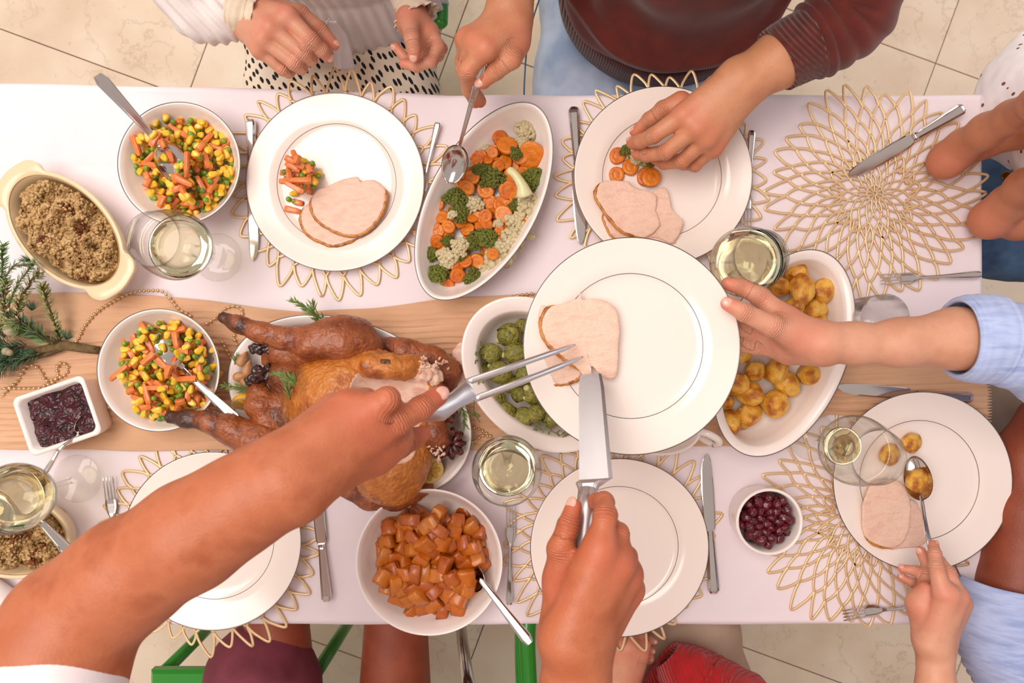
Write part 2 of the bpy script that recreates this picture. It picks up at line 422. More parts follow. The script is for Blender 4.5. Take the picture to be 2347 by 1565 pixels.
M_runner = mat('runner_gauze', '#cfa07c', 0.85, colors=['#d6aa86'], nscale=6, bump=0.6, bscale=38, bdist=0.003, stretch=(1.0, 3.2, 1.0), sheen=0.25)
def runner_build():
    nx, ny = 420, 200; V = []
    x0, x1 = W(-160, 0).x, W(2264, 0).x
    def top(x):
        px = CX + x * 1480
        return cr_top(px)
    T = [(-200, 672), (150, 672), (350, 676), (560, 700), (700, 716), (850, 706), (1000, 688), (1200, 672), (1400, 690), (1700, 700), (2000, 790), (2270, 830)]
    Bt = [(-200, 1024), (150, 1030), (450, 1032), (600, 1030), (900, 1030), (1300, 1032), (1700, 1020), (1900, 950), (2000, 955), (2270, 965)]
    T = [(-200, 672), (150, 672), (350, 676), (560, 700), (700, 716), (850, 706), (1000, 688), (1200, 672), (1400, 690), (1700, 740), (1900, 770), (2270, 775)]
    def itp(A, p):
        return np.interp(p, [a[0] for a in A], [a[1] for a in A])
    for i in range(nx):
        px = -160 + (2264 + 160) * i / (nx - 1); t_, b_ = itp(T, px), itp(Bt, px)
        if px > 2225: pass
        for j in range(ny):
            f = j / (ny - 1); py = t_ + (b_ - t_) * f
            p = W(px + (6 * math.sin(j * .9) if i == nx - 1 else 0), py)
            wob = .012 * mnoise.noise(Vector((p.x * 3.2, p.y * 4, 5))) + .004 * mnoise.noise(Vector((p.x * 11, p.y * 9, 2)))
            u = (p.y + wob) * 330; a = 1 - abs(math.sin(u)) ; msk = max(0, .35 + 1.3 * mnoise.noise(Vector((p.x * 4.5, p.y * 14, 8))))
            z = .0016 * a * a * msk + .0011 * mnoise.noise(Vector((p.x * 6, (p.y + wob) * 60, 7))) + .0007 * mnoise.noise(Vector((p.x * 16, (p.y + wob) * 130, 1)))
            e = min(f, 1 - f) * 12; z *= min(1, .3 + e)
            V.append((p.x, p.y + .001 * math.sin(i * .13), TZ + .0034 + 2.6 * z))
    o = link('table_runner', newmesh('table_runner', V, [f for f in grid_faces(nx, ny)], M_runner))
    so = o.modifiers.new('s', 'SOLIDIFY'); so.thickness = 0.0006
    tag(o, 'crinkled beige gauze table runner along the middle of the table', 'table runner')
runner_build()

# ------------------------------------------------------------------ placemats
M_gold = mat('gold_vinyl', '#e2bd8e', 0.38, metal=0.35, colors=['#e9c89b'], nscale=30, spec=0.6)
def ribbon_loop(mb, pts, w, z0, z1, closed=True):
    n = len(pts); L = []; R = []
    for i in range(n):
        a = pts[i - 1] if (closed or i > 0) else pts[i]; b = pts[(i + 1) % n] if (closed or i < n - 1) else pts[i]
        t = np.array(b) - np.array(a); t = t / (np.linalg.norm(t) + 1e-9); nn = np.array([-t[1], t[0]])
        p = np.array(pts[i]); L.append(p + nn * w / 2); R.append(p - nn * w / 2)
    V = []
    for i in range(n):
        Lc = pts[i]
        bl = L[i] * .82 + np.array(Lc) * .18; br = R[i] * .82 + np.array(Lc) * .18
        V += [(L[i][0], L[i][1], z0), (L[i][0], L[i][1], z1 - .0005), (bl[0], bl[1], z1), (br[0], br[1], z1), (R[i][0], R[i][1], z1 - .0005), (R[i][0], R[i][1], z0)]
    F = []
    for i in range(n if closed else n - 1):
        j = (i + 1) % n
        for k in range(5): F.append((i * 6 + k, i * 6 + k + 1, j * 6 + k + 1, j * 6 + k))
        F.append((i * 6 + 5, i * 6, j * 6, j * 6 + 5))
    mb.add(V, F)
def placemat_mesh(R=0.1665, seed=1):
    rnd = random.Random(seed); mb = MB()
    def pol(r, th): return np.array([r * math.cos(th), r * math.sin(th)])
    def lattice(NP, radii, jr, jt, w0, w1, tw, last):
        node = {}; K = len(radii)
        def nd(k, i):
            key = (k, i % NP)
            if key not in node:
                rr = radii[k] * (1 + rnd.uniform(-jr, jr)); th = 2 * PI * ((i % NP) + (k % 2) / 2 + rnd.uniform(-jt, jt)) / NP + k * tw
                if last and k == K - 1: rr *= 1 + rnd.uniform(-.05, .06)
                node[key] = pol(rr, th)
            return node[key]
        for k in range(K - 2):
            for i in range(NP):
                if k % 2 == 0: Lp, Rp = nd(k + 1, i - 1), nd(k + 1, i)
                else: Lp, Rp = nd(k + 1, i), nd(k + 1, i + 1)
                B, T = nd(k, i), nd(k + 2, i); mid = (Lp + Rp) / 2; f = k / K; w = w0 + (w1 - w0) * f
                if k == 0:
                    for E in (Lp, Rp): ribbon_loop(mb, [tuple(B), tuple((B + E) / 2 + (E - mid) * .12), tuple(E)], w, 0, .0019, closed=False)
                bw = .16 + .10 * rnd.random(); o_ = T - mid
                P_ = cr([tuple(Lp), tuple(Lp * .55 + T * .45 + (Lp - mid) * bw), tuple(T), tuple(Rp * .55 + T * .45 + (Rp - mid) * bw), tuple(Rp)], 5)
                ribbon_loop(mb, [tuple(p) for p in P_], w, 0.0, .0019 + .0001 * ((i + k) % 3), closed=False)
    lattice(17, [.011, .020, .031, .044, .058, .073], .05, .10, .0026, .0036, .03, False)
    lattice(34, [.050, .070, .092, .115, .138, R], .035, .14, .0034, .0043, .02, True)
    for i in range(10):           # inner rosette
        th = 2 * PI * i / 10; P = []
        for s in range(14):
            a = 2 * PI * s / 14; rr = .0025 + .0105 * (1 - math.cos(a)) / 2; ww = .0042 * math.sin(a) * (.4 + .6 * (1 - math.cos(a)) / 2)
            P.append((rr * math.cos(th) - ww * math.sin(th), rr * math.sin(th) + ww * math.cos(th)))
        ribbon_loop(mb, P, .0019, 0, .0019)
    V, F = mb.get(); return newmesh('placemat', V, F, M_gold)
mat_me = placemat_mesh()
for (px, py, s, rz, lab) in [
    (770, 419, 1.02, .3, 'gold petal lace placemat under the plate with diced vegetables and turkey'),
    (1518, 408, .98, 1.1, 'gold petal lace placemat under the plate the sweatered man reaches into'),
    (2003, 444, .99, 2.0, 'bare gold petal lace placemat with no plate, knife lying across it'),
    (484, 1236, 1.02, .8, 'gold petal lace placemat under the empty plate below the forearm, lower left'),
    (1398, 1238, 1.0, 2.6, 'gold petal lace placemat under the empty plate beneath the carving knife'),
    (1982, 1192, 1.0, 1.6, 'gold petal lace placemat under the plate with roast potato and serving spoon')]:
    p = W(px, py)
    z = TZ + .0002
    if px in (2003, 1518): z += .0022
    if px in (1982,): z += .0
    o = link('placemat', mat_me, None, (p.x, p.y, z), (0, 0, rz), (s, s, 1)); tag(o, lab, 'placemat', 'gold lace placemats on the table')

# ------------------------------------------------------------------ crockery
M_china = mat('bone_china', '#f6e6dc', 0.16, coat=0.35, spec=0.5)
M_china2 = mat('white_porcelain', '#f4e7e0', 0.2, coat=0.3)
M_line = mat('platinum_line', '#77706c', 0.3, metal=0.8)
M_stone = mat('cream_stoneware', '#e2cba4', 0.3, coat=0.3)
M_stone_rim = mat('worn_stoneware_edge', '#b98f5e', 0.45)
def ringline(a, b, z, w, center, rot=0, seg=96, pw=2.0, point=0.0, inset=0.0):
    return oval(a - inset, b - inset, [(-w / 2, z - .0003), (-w / 2, z + .0002), (w / 2, z + .0002), (w / 2, z - .0003), (-w / 2, z - .0003)], seg, rot, pw, center, point)
PLATE_PROF = [(0, .0195), (.0008, .0205), (.002, .0203), (.012, .0178), (.030, .0150), (.040, .0132), (.046, .0098), (.052, .0082), (.062, .0074), (.09, .0070), (.12, .0070), (.1352, .0070)]
def plate(px, py, rpx, h, label, group='dinner plates on the table', name='dinner_plate', tilt=None):
    R = .1352; p = W(px, py, h + .02)
    t = thing(name, label, 'plate', (p.x, p.y, TZ + h), group)
    seg = 96
    under = [(.0, .0195), (.001, .0178), (.012, .0150), (.040, .0085), (.052, .0030), (.055, .0002), (.058, .0002), (.060, .0030), (.10, .0035), (.1352, .0035)]
    V1, F1 = oval(R, R, PLATE_PROF, seg); V2, F2 = oval(R, R, under, seg); F2 = [f[::-1] for f in F2]
    mb = MB().add(V1, F1).add(V2, F2); V, F = mb.get()
    o = part('plate_body', V, [f for f in F], M_china, t, world=False)
    V, F = ringline(R, R, .0203, .0011, (0, 0, 0)); part('platinum_rim', V, F, M_line, t, world=False, label='thin dark platinum rim line')
    V, F = ringline(R, R, .0110, .0008, (0, 0, 0), inset=.0440); part('inner_line', V, F, M_line, t, world=False)
    if tilt: t.rotation_euler = tilt
    return t
PLA = plate(768, 417, 203, .002, 'dinner plate with diced vegetables and two turkey slices, upper left')
PLB = plate(1520, 402, 200, .002, 'dinner plate with carrot coins and turkey slices, under the reaching hand')
PLD = plate(486, 1240, 206, .002, 'empty dinner plate under the outstretched forearm, lower left')
PLE = plate(1420, 1255, 205, .002, 'empty dinner plate beneath the carving knife hand')
PLF = plate(2115, 1103, 200, .006, 'dinner plate with roast potatoes and turkey overhanging the right table end')
PLC_H = .196
PLC = plate(1448, 793, 248, PLC_H, 'dinner plate held in the air receiving carved turkey slices', tilt=(math.radians(-1.5), math.radians(1.0), 0))

def round_bowl(name, px, py, rpx, H, label, m=M_china2, line=True, foot=.045, group=None, flare=1.0, cat='bowl'):
    R = ML(rpx, H); p = W(px, py, H); t = thing(name, label, cat, (p.x, p.y, TZ + .003), group)
    prof = [(0, H), (.0012, H + .0012), (.003, H), (.007, H * .85), (.014, H * .58), (.026, H * .32), (R * .48, H * .16), (R * .75, H * .10), (R, H * .09)]
    outp = [(0, H), (.001, H * .95), (.005, H * .78), (.013, H * .48), (.027, H * .2), (R - foot, H * .05), (R - foot, .0), (R - foot + .003, .0), (R - foot + .004, H * .05), (R, H * .06)]
    V1, F1 = oval(R, R, prof, 96); V2, F2 = oval(R, R, outp, 96)
    mb = MB().add(V1, F1).add(V2, [f[::-1] for f in F2]); V, F = mb.get(); part('bowl_body', V, F, m, t, world=False)
    if line: V, F = ringline(R, R, H + .0012, .001, (0, 0, 0)); part('platinum_rim', V, F, M_line, t, world=False)
    t['R'] = R; return t, R, H
BOWL1 = round_bowl('serving_bowl', 413, 376, 140, .055, 'round white serving bowl of diced vegetables, upper left beside the stuffing dish')
BOWL2 = round_bowl('serving_bowl', 366, 848, 140, .055, 'round white serving bowl of diced vegetables touching the turkey leg')
BOWL3 = round_bowl('serving_bowl', 984, 1287, 168, .060, 'round white serving bowl of seasoned sweet potato cubes', line=False, foot=.055)
def ramekin():
    H = .058; R = ML(77, H); p = W(1764, 1196, H); t = thing('ramekin', 'small round white ramekin filled with whole cranberries', 'bowl', (p.x, p.y, TZ + .001))
    prof = [(0, H - .002), (.001, H), (.0035, H), (.005, H - .003), (.0065, .02), (.010, .008), (R, .006)]
    outp = [(0, H - .002), (.002, .03), (.005, .006), (.007, 0), (R, 0)]
    V1, F1 = oval(R, R, prof, 72); V2, F2 = oval(R, R, outp, 72)
    V, F = MB().add(V1, F1).add(V2, [f[::-1] for f in F2]).get(); part('bowl_body', V, F, M_china2, t, world=False); return p, R, H
RAM = ramekin()
def square_bowl():
    H = .05; c = W(133, 953, H); rot = math.radians(19); a = ML(86, H); b = ML(71, H)
    t = thing('square_dish', 'small square white dish of dark cranberry sauce', 'bowl', (c.x, c.y, TZ + .004))
    prof = [(0, H - .002), (.0012, H), (.005, H), (.007, H - .003), (.010, .02), (.016, .008), (a * .98, .006)]
    outp = [(0, H - .002), (.002, .03), (.006, .006), (.010, 0), (a * .98, 0)]
    def sq(pr):
        V = []
        for o, z in pr:
            aa, bb = max(a - o, .002), max(b - o, .002); r = min(.010, min(aa, bb) * .5)
            for q, (sx, sy) in enumerate(((1, 1), (-1, 1), (-1, -1), (1, -1))):
                for s in range(9):
                    th = q * PI / 2 + s / 8 * PI / 2
                    V.append((sx * (aa - r) + r * math.cos(th), sy * (bb - r) + r * math.sin(th), z))
        return V, [f[::-1] for f in grid_faces(len(pr), 36, False, True)]
    V1, F1 = sq(prof); V2, F2 = sq(outp); V, F = MB().add(V1, F1).add(V2, [f[::-1] for f in F2]).get()
    part('dish_body', V, F, M_china2, t, world=False); t.rotation_euler = (0, 0, rot); return c, rot, a, b, H
SQB = square_bowl()

def oval_dish(name, px, py, apx, bpx, rot_img, H, label, m=M_china2, line=True, lip=.004, pw=2.0, point=0.0, wide_rim=0.0, base=.003, slope=.02):
    a, b = ML(apx, H), ML(bpx, H); p = W(px, py, H); rot = -rot_img
    t = thing(name, label, 'dish', (p.x, p.y, TZ + base))
    prof = [(0, H), (.001, H + .0012), (lip, H + .0006)]
    if wide_rim: prof += [(wide_rim, H - .002)]
    r0 = prof[-1][0]
    prof += [(r0 + .003, H - .006), (r0 + .25 * slope + .003, H * .55), (r0 + .55 * slope + .004, H * .28), (r0 + slope + .006, H * .13), (r0 + slope * 1.6 + .012, H * .10), (b * .96, H * .10)]
    outp = [(0, H), (.0015, H * .92), (.005, H * .6), (.012 + slope * .4, H * .2), (.02 + slope * .6, 0), (.023 + slope * .6, 0), (.026 + slope * .6, H * .05), (b * .96, H * .05)]
    V1, F1 = oval(a, b, prof, 96, rot, pw, point=point); V2, F2 = oval(a, b, outp, 96, rot, pw, point=point)
    V, F = MB().add(V1, F1).add(V2, [f[::-1] for f in F2]).get()
    n = 96
    part('dish_body', V, F, m, t, world=False)
    # close the flat bottoms
    cap = [tuple(V1[-n + k]) for k in range(n)]; cap2 = [tuple(V2[-n + k]) for k in range(n)]
    V, F = MB().add(cap, [tuple(range(n))]).add(cap2, [tuple(range(n))[::-1]]).get(); part('dish_base', V, F, m, t, world=False, smooth=False)
    if line: V, F = ringline(a, b, H + .0012, .0011, (0, 0, 0), rot, 96, pw, point); part('platinum_rim', V, F, M_line, t, world=False)
    return dict(t=t, c=p, a=a, b=b, rot=rot, H=H)
VEGD = oval_dish('vegetable_dish', 1109, 462, 249, 125, math.radians(-61.8), .055, 'long oval white dish of carrots, broccoli and cauliflower', pw=1.9, slope=.03)
TURD = oval_dish('turkey_platter', 803, 933, 292, 193, math.radians(23.6), .032, 'large oval white platter holding the roast turkey', pw=2.0, slope=.02, wide_rim=.012)
SPRD = oval_dish('sprout_dish', 1236, 858, 202, 152, math.radians(45), .060, 'oval white dish of brussels sprouts under the raised plate', wide_rim=.020, slope=.014, line=False)
POTD = oval_dish('potato_dish', 1795, 809, 248, 143, math.radians(-68), .065, 'deep oval white dish of roast potatoes', wide_rim=.012, slope=.022)

def stuffing_dish(px, py, apx, bpx, rot_img, H, label, handles=True, name='stuffing_dish'):
    a, b = ML(apx, H), ML(bpx, H); p = W(px, py, H); rot = -rot_img; seg = 120
    t = thing(name, label, 'dish', (p.x, p.y, TZ + .001))
    def outline(o, hd):
        P = []
        for k in range(seg):
            th = 2 * PI * k / seg; ct, st = math.cos(th), math.sin(th)
            x, y = (a - o) * ct, (b - o) * st
            if hd and handles:
                e = max(0, abs(ct) - .80) / .20; x += math.copysign(.019 * min(1, e * 1.6) * (1 - .12 * e), ct); y *= 1 + .55 * math.sin(min(1, e) * PI) * hd * .55
            P.append((x * math.cos(rot) - y * math.sin(rot), x * math.sin(rot) + y * math.cos(rot)))
        return P
    lv = [(0, H - .006, 1), (0, H - .001, 1), (.0015, H, 1), (.006, H, 0), (.008, H - .003, 0), (.010, H * .6, 0), (.016, H * .25, 0), (.026, H * .12, 0), (b * .97, H * .12, 0)]
    ov = [(0, H - .006, 1), (.004, H - .008, 0), (.006, H * .6, 0), (.012, H * .2, 0), (.02, 0, 0), (b * .97, 0, 0)]
    def lf(l): 
        V = [(x, y, z) for o, z, hd in l for (x, y) in outline(o, hd)]; return V, [f[::-1] for f in grid_faces(len(l), seg, False, True)]
    V1, F1 = lf(lv); V2, F2 = lf(ov); V, F = MB().add(V1, F1).add(V2, [f[::-1] for f in F2]).get()
    part('dish_body', V, F, M_stone, t, world=False)
    pts = outline(.004, 1); V, F = tube([(x * 1.0, y * 1.0, H + .0002) for x, y in outline(.0065, 0)], .0007, 5, closed=True); part('worn_rim', V, F, M_stone_rim, t, world=False, label='brown worn edge line around the rim')
    return dict(t=t, c=p, a=a, b=b, rot=rot, H=H)
STU1 = stuffing_dish(148, 528, 163, 103, math.radians(45), .050, 'cream stoneware dish of stuffing with pointed handles, upper left')
STU2 = stuffing_dish(22, 1228, 141, 98, math.radians(8), .045, 'cream stoneware dish of stuffing half hidden by the forearm, lower left', handles=False)

# gravy boat mostly hidden under the raised plate
def gravy():
    c = W(1512, 985, .05); t = thing('gravy_boat', 'white gravy boat whose handle peeks out under the raised plate', 'gravy boat', (c.x, c.y, TZ + .002))
    V1, F1 = oval(.058, .036, [(0, .06), (.002, .062), (.004, .058), (.008, .03), (.02, .01), (.035, .008)], 48); V2, F2 = oval(.058, .036, [(0, .06), (.004, .03), (.014, .01), (.016, 0), (.035, 0)], 48)
    V, F = MB().add(V1, F1).add(V2, [f[::-1] for f in F2]).get(); part('boat_body', V, F, M_china2, t, world=False)
    V, F = tube([tuple(q) for q in cr([(.052, 0, .056), (.068, -.004, .066), (.084, -.014, .060), (.084, -.022, .044), (.070, -.016, .026), (.054, -.004, .018)], 6)], .0055, 10); part('handle', V, F, M_china2, t, world=False)
gravy()

# ------------------------------------------------------------------ cutlery
M_silver = mat('polished_steel', '#d8cfca', 0.13, metal=1.0, colors=['#cfc6c2'], nscale=8)
M_steel = mat('brushed_steel', '#c2bcbd', 0.3, metal=1.0, bump=0.1, bscale=300, stretch=(1, 30, 1))
def frame_between(p0, p1):
    d = Vector(p1) - Vector(p0); L = d.length; x = d.normalized(); y = Vector((0, 0, 1)).cross(x).normalized(); z = x.cross(y)
    M = Matrix((x, y, z)).transposed().to_4x4(); M.translation = Vector(p0); return M, L
def slab_loft(secs, seg_profile):
    """secs: (x, halfwidth, z, thickness)"""
    V = []; k = len(seg_profile)
    for (x, w, z, t) in secs:
        for (u, v) in seg_profile: V.append((x, u * w, z + v * t))
    F = grid_faces(len(secs), k, False, True)
    F.append(tuple(range(k))[::-1]); F.append(tuple(range((len(secs) - 1) * k, len(secs) * k)))
    return V, F
FLATP = [(-1, 0), (-.8, .5), (.8, .5), (1, 0), (.8, -.5), (-.8, -.5)]
HANDP = [(-1, 0), (-.92, .55), (-.62, .75), (-.5, .55), (.5, .55), (.62, .75), (.92, .55), (1, 0), (.9, -.5), (-.9, -.5)]
def place_local(V, M): return [tuple(M @ Vector(v)) for v in V]
def knife(p0, p1, label, group='table knives', name='table_knife', wide=1.0):
    M, L = frame_between(p0, p1); k = L / .235
    t = thing(name, label, 'knife', tuple(Vector(p0)), group)
    b = [(0, .0008, .0, .0006), (.004, .0035, 0, .0009), (.012, .0062, 0, .0010), (.03, .0084, 0, .0012), (.06, .0094, 0, .0014), (.10, .0092, 0, .0016), (.122, .0088, 0, .0018), (.128, .0070, 0, .0020), (.132, .0046, 0, .004)]
    b = [(x * k, w * k * wide, z, th) for x, w, z, th in b]
    # curved belly: shift centre line
    V, F = slab_loft(b, FLATP); V = [(x, y + (.0025 * k if x < .02 * k else 0) * (1 - x / (.02 * k)), z) for x, y, z in V]
    part('blade', place_local(V, M), F, M_silver, t, smooth=False)
    h = [(.130, .0046, 0, .0060), (.134, .0056, 0, .0070), (.136, .0044, 0, .0060), (.138, .0056, 0, .0070), (.142, .0050, 0, .0066), (.150, .0056, 0, .0072), (.19, .0070, 0, .0086), (.224, .0084, 0, .0096), (.229, .0080, 0, .0092), (.233, .0058, 0, .0075), (.235, .0040, 0, .004)]
    V, F = slab_loft([(x * k, w * k * wide, z, th) for x, w, z, th in h], HANDP); part('handle', place_local(V, M), F, M_silver, t, smooth=False)
    return t
def fork(p0, p1, label, group='table forks'):
    M, L = frame_between(p0, p1); k = L / .20
    t = thing('table_fork', label, 'fork', tuple(Vector(p0)), group)
    def zc(x): x /= k; return .006 * max(0, (0.05 - x) / .05) ** 1.2 * -1 * (-1) * .6 + .007 * math.exp(-((x - .085) / .03) ** 2) * 0
    for i in range(4):
        y = (i - 1.5) * .0062 * k
        s = [(0 * k, .0007, 0, .0008), (.006 * k, .0011 * k, 0, .0015), (.05 * k, .0013 * k, 0, .0018)]
        s = [(x, w, zc(x) + .001, th) for x, w, z, th in s]
        V, F = slab_loft(s, FLATP); V = [(x, yy + y, z) for x, yy, z in V]; part('tine', place_local(V, M), F, M_silver, t, smooth=False)
    h = [(.044, .0106, 0, .0016), (.052, .0114, 0, .0018), (.062, .0108, 0, .0020), (.070, .0080, 0, .0022), (.076, .0046, 0, .0026), (.084, .0028, .002, .0028), (.10, .0026, .004, .0028), (.125, .0034, .004, .0028), (.16, .0056, .003, .0028), (.190, .0076, .003, .0028), (.196, .0068, .003, .0026), (.20, .0046, .003, .002)]
    V, F = slab_loft([(x * k, w * k, max(zc(x * k), 0) + z * .5 + .001, th) for x, w, z, th in h], HANDP); part('handle', place_local(V, M), F, M_silver, t, smooth=False)
    return t
def spoon(bc, neck, end, bl, bw, label, group=None, depth=.009, bend=None, name='serving_spoon', nrm=(0, 0, 1), hw=.0075):
    """bc: bowl centre, neck point, handle end"""
    bc, neck, end = Vector(bc), Vector(neck), Vector(end)
    t = thing(name, label, 'spoon', tuple(bc), group)
    x = (bc - neck).normalized(); z = (Vector(nrm) - x * Vector(nrm).dot(x)).normalized(); y = z.cross(x)
    V = []; nr, ns = 9, 28
    for side in (0, 1):
        for i in range(nr):
            r = i / (nr - 1)
            for k in range(ns):
                th = 2 * PI * k / ns
                px = math.cos(th) * r * bl / 2; w = bw / 2 * (1 + .13 * math.cos(th + PI)); py = math.sin(th) * r * w
                pz = -depth * (1 - r ** 2.2) - side * .0009
                V.append(tuple(bc + x * px + y * py + z * pz))
    n = nr * ns; F = [f for f in grid_faces(nr, ns, False, True)] + [tuple(i + n for i in f[::-1]) for f in grid_faces(nr, ns, False, True)]
    F += [((nr - 1) * ns + k, (nr - 1) * ns + (k + 1) % ns, n + (nr - 1) * ns + (k + 1) % ns, n + (nr - 1) * ns + k) for k in range(ns)]
    part('spoon_bowl', V, F, M_silver, t)
    back = bc - x * (bl / 2 - .003)
    ctrl = [back, back * .35 + neck * .65 + z * .003] + ([Vector(bend)] if bend else []) + [end]
    path = cr([tuple(back - z * .001), tuple(neck)] + ([tuple(bend)] if bend else []) + [tuple(neck.lerp(end, .5) if not bend else Vector(bend).lerp(end, .5)), tuple(end)], 6)
    V = []; m = len(path); kpr = len(HANDP)
    for i, p in enumerate(path):
        a = np.array(path[max(i - 1, 0)]); b = np.array(path[min(i + 1, m - 1)]); d = Vector(b - a).normalized()
        sy = Vector((0, 0, 1)).cross(d)
        sy = sy.normalized() if sy.length > .2 else y; up = d.cross(sy)
        f = i / (m - 1); w = hw * (.55 if f < .08 else (.34 + .66 * max(0, (f - .15) / .85) ** 1.3))
        if f > .985: w *= .6
        for (u, v) in HANDP: V.append(tuple(Vector(p) + sy * (u * w) + up * (v * .0028)))
    F = grid_faces(m, kpr, False, True) + [tuple(range(kpr))[::-1], tuple(range((m - 1) * kpr, m * kpr))]
    part('handle', V, F, M_silver, t, smooth=False)
    return t
ZT = .003
knife(W(583, 598, ZT), W(575, 273, ZT + .004), 'table knife lying left of the plate with diced vegetables')
fork(W(957, 480, ZT), W(1004, 282, ZT + .004), 'table fork tucked between the diced vegetable plate and the oval vegetable dish')
knife(W(1334, 560, ZT + .002), W(1314, 245, ZT + .004), 'table knife lying left of the plate with carrot coins', wide=1.15)
fork(W(1708, 528, ZT + .003), W(1722, 300, ZT + .005), 'table fork lying right of the plate with carrot coins')
knife(W(1946, 404, ZT + .004), W(2208, 247, ZT + .012), 'table knife lying slanted across the bare gold placemat', wide=1.3)
fork(W(2014, 641, ZT + .003), W(2246, 629, ZT + .004), 'table fork lying across the lower edge of the bare gold placemat')
fork(W(251, 1092, ZT), W(268, 1330, ZT + .003), 'table fork left of the empty plate, crossed by the forearm')
knife(W(722, 1085, ZT), W(750, 1378, ZT + .004), 'table knife standing right of the empty plate at lower left', wide=1.15)
fork(W(1171, 1158, ZT), W(1167, 1384, ZT + .003), 'table fork just right of the sweet potato bowl')
knife(W(1617, 1040, ZT), W(1635, 1360, ZT + .004), 'table knife between the empty plate and the cranberry ramekin', wide=1.15)
knife(W(1917, 889, .006), W(2228, 912, .008), 'table knife lying on the runner above the right-hand plate', wide=1.15)
fork(W(1929, 1408, ZT + .002), W(2170, 1378, ZT + .003), 'table fork near the bottom table edge, pointing left under the woman\'s hand')
knife(W(2110, 1120, .003), W(2205, 1352, .004), 'table knife mostly hidden under the right-hand plate, only its end showing')

spoon(W(399, 377, .066), W(360, 323, .078), W(222, 172, .15), .066, .045, 'serving spoon leaning in the upper left diced vegetable bowl', hw=.010, nrm=(.1, .1, 1))
spoon(W(380, 800, .056), W(436, 862, .068), W(546, 966, .075), .075, .050, 'serving spoon in the diced vegetable bowl beside the turkey', hw=.009)
spoon(W(1041, 378, .085), W(1056, 325, .105), W(1106, 142, .175), .060, .038, 'serving spoon held over the oval vegetable dish', hw=.0065, bend=W(1078, 245, .135))
spoon(W(1078, 1322, .050), W(1105, 1333, .066), W(1215, 1474, .085), .056, .040, 'serving spoon leaning on the sweet potato bowl edge', hw=.009)
spoon(W(2103, 1095, .048), W(2112, 1142, .060), W(2156, 1330, .125), .066, .040, 'serving spoon in the woman\'s hand above the right-hand plate', hw=.0065, bend=W(2124, 1220, .095), nrm=(-.75, 0, .65))
spoon(W(187, 972, .040), W(176, 1000, .046), W(103, 1084, .085), .028, .018, 'teaspoon standing in the square dish of cranberry sauce', name='teaspoon', hw=.004, bend=W(140, 1026, .068), nrm=(.9, .2, .3), depth=.004)
spoon(W(40, 1150, .052), W(85, 1185, .062), W(165, 1272, .075), .06, .04, 'serving spoon in the lower left stuffing dish, seen behind the wine glass', hw=.011)
# ------------------------------------------------------------------ glasses
def glass_mat(name, col, rough=0.0, ior=1.45):
    m = bpy.data.materials.new(name); m.use_nodes = True; b = m.node_tree.nodes['Principled BSDF']
    b.inputs['Base Color'].default_value = lin(col); b.inputs['Transmission Weight'].default_value = 1.0
    b.inputs['Roughness'].default_value = rough; b.inputs['IOR'].default_value = ior; return m
def thin_glass():
    m = bpy.data.materials.new('thin_clear_glass'); m.use_nodes = True; nt = m.node_tree; N = nt.nodes; L = nt.links; N.remove(N['Principled BSDF']); o = N['Material Output']
    tr = N.new('ShaderNodeBsdfTransparent'); gl = N.new('ShaderNodeBsdfGlossy'); gl.inputs['Roughness'].default_value = .02
    lw = N.new('ShaderNodeLayerWeight'); lw.inputs['Blend'].default_value = .5; r = N.new('ShaderNodeValToRGB'); e = r.color_ramp.elements
    e[0].position = 0; e[0].color = (.985, .985, .975, 1); e[1].position = 1; e[1].color = (.50, .50, .47, 1); q = e.new(.70); q.color = (.96, .96, .95, 1); L.new(lw.outputs['Facing'], r.inputs[0]); L.new(r.outputs[0], tr.inputs[0])
    fr = N.new('ShaderNodeValToRGB'); g = fr.color_ramp.elements; g[0].position = .15; g[0].color = (.035, .035, .035, 1); g[1].position = 1; g[1].color = (.75, .75, .75, 1); q2 = g.new(.75); q2.color = (.13, .13, .13, 1); L.new(lw.outputs['Facing'], fr.inputs[0]); mx = N.new('ShaderNodeMixShader'); L.new(fr.outputs[0], mx.inputs[0]); L.new(tr.outputs[0], mx.inputs[1]); L.new(gl.outputs[0], mx.inputs[2]); L.new(mx.outputs[0], o.inputs[0]); return m
M_glass = thin_glass()
M_wine = glass_mat('white_wine', '#f7f3cf', 0.0, 1.33)
def lathe(prof, seg=56):
    V = [(r * math.cos(2 * PI * k / seg), r * math.sin(2 * PI * k / seg), z) for r, z in prof for k in range(seg)]
    return V, [f[::-1] for f in grid_faces(len(prof), seg, False, True)]
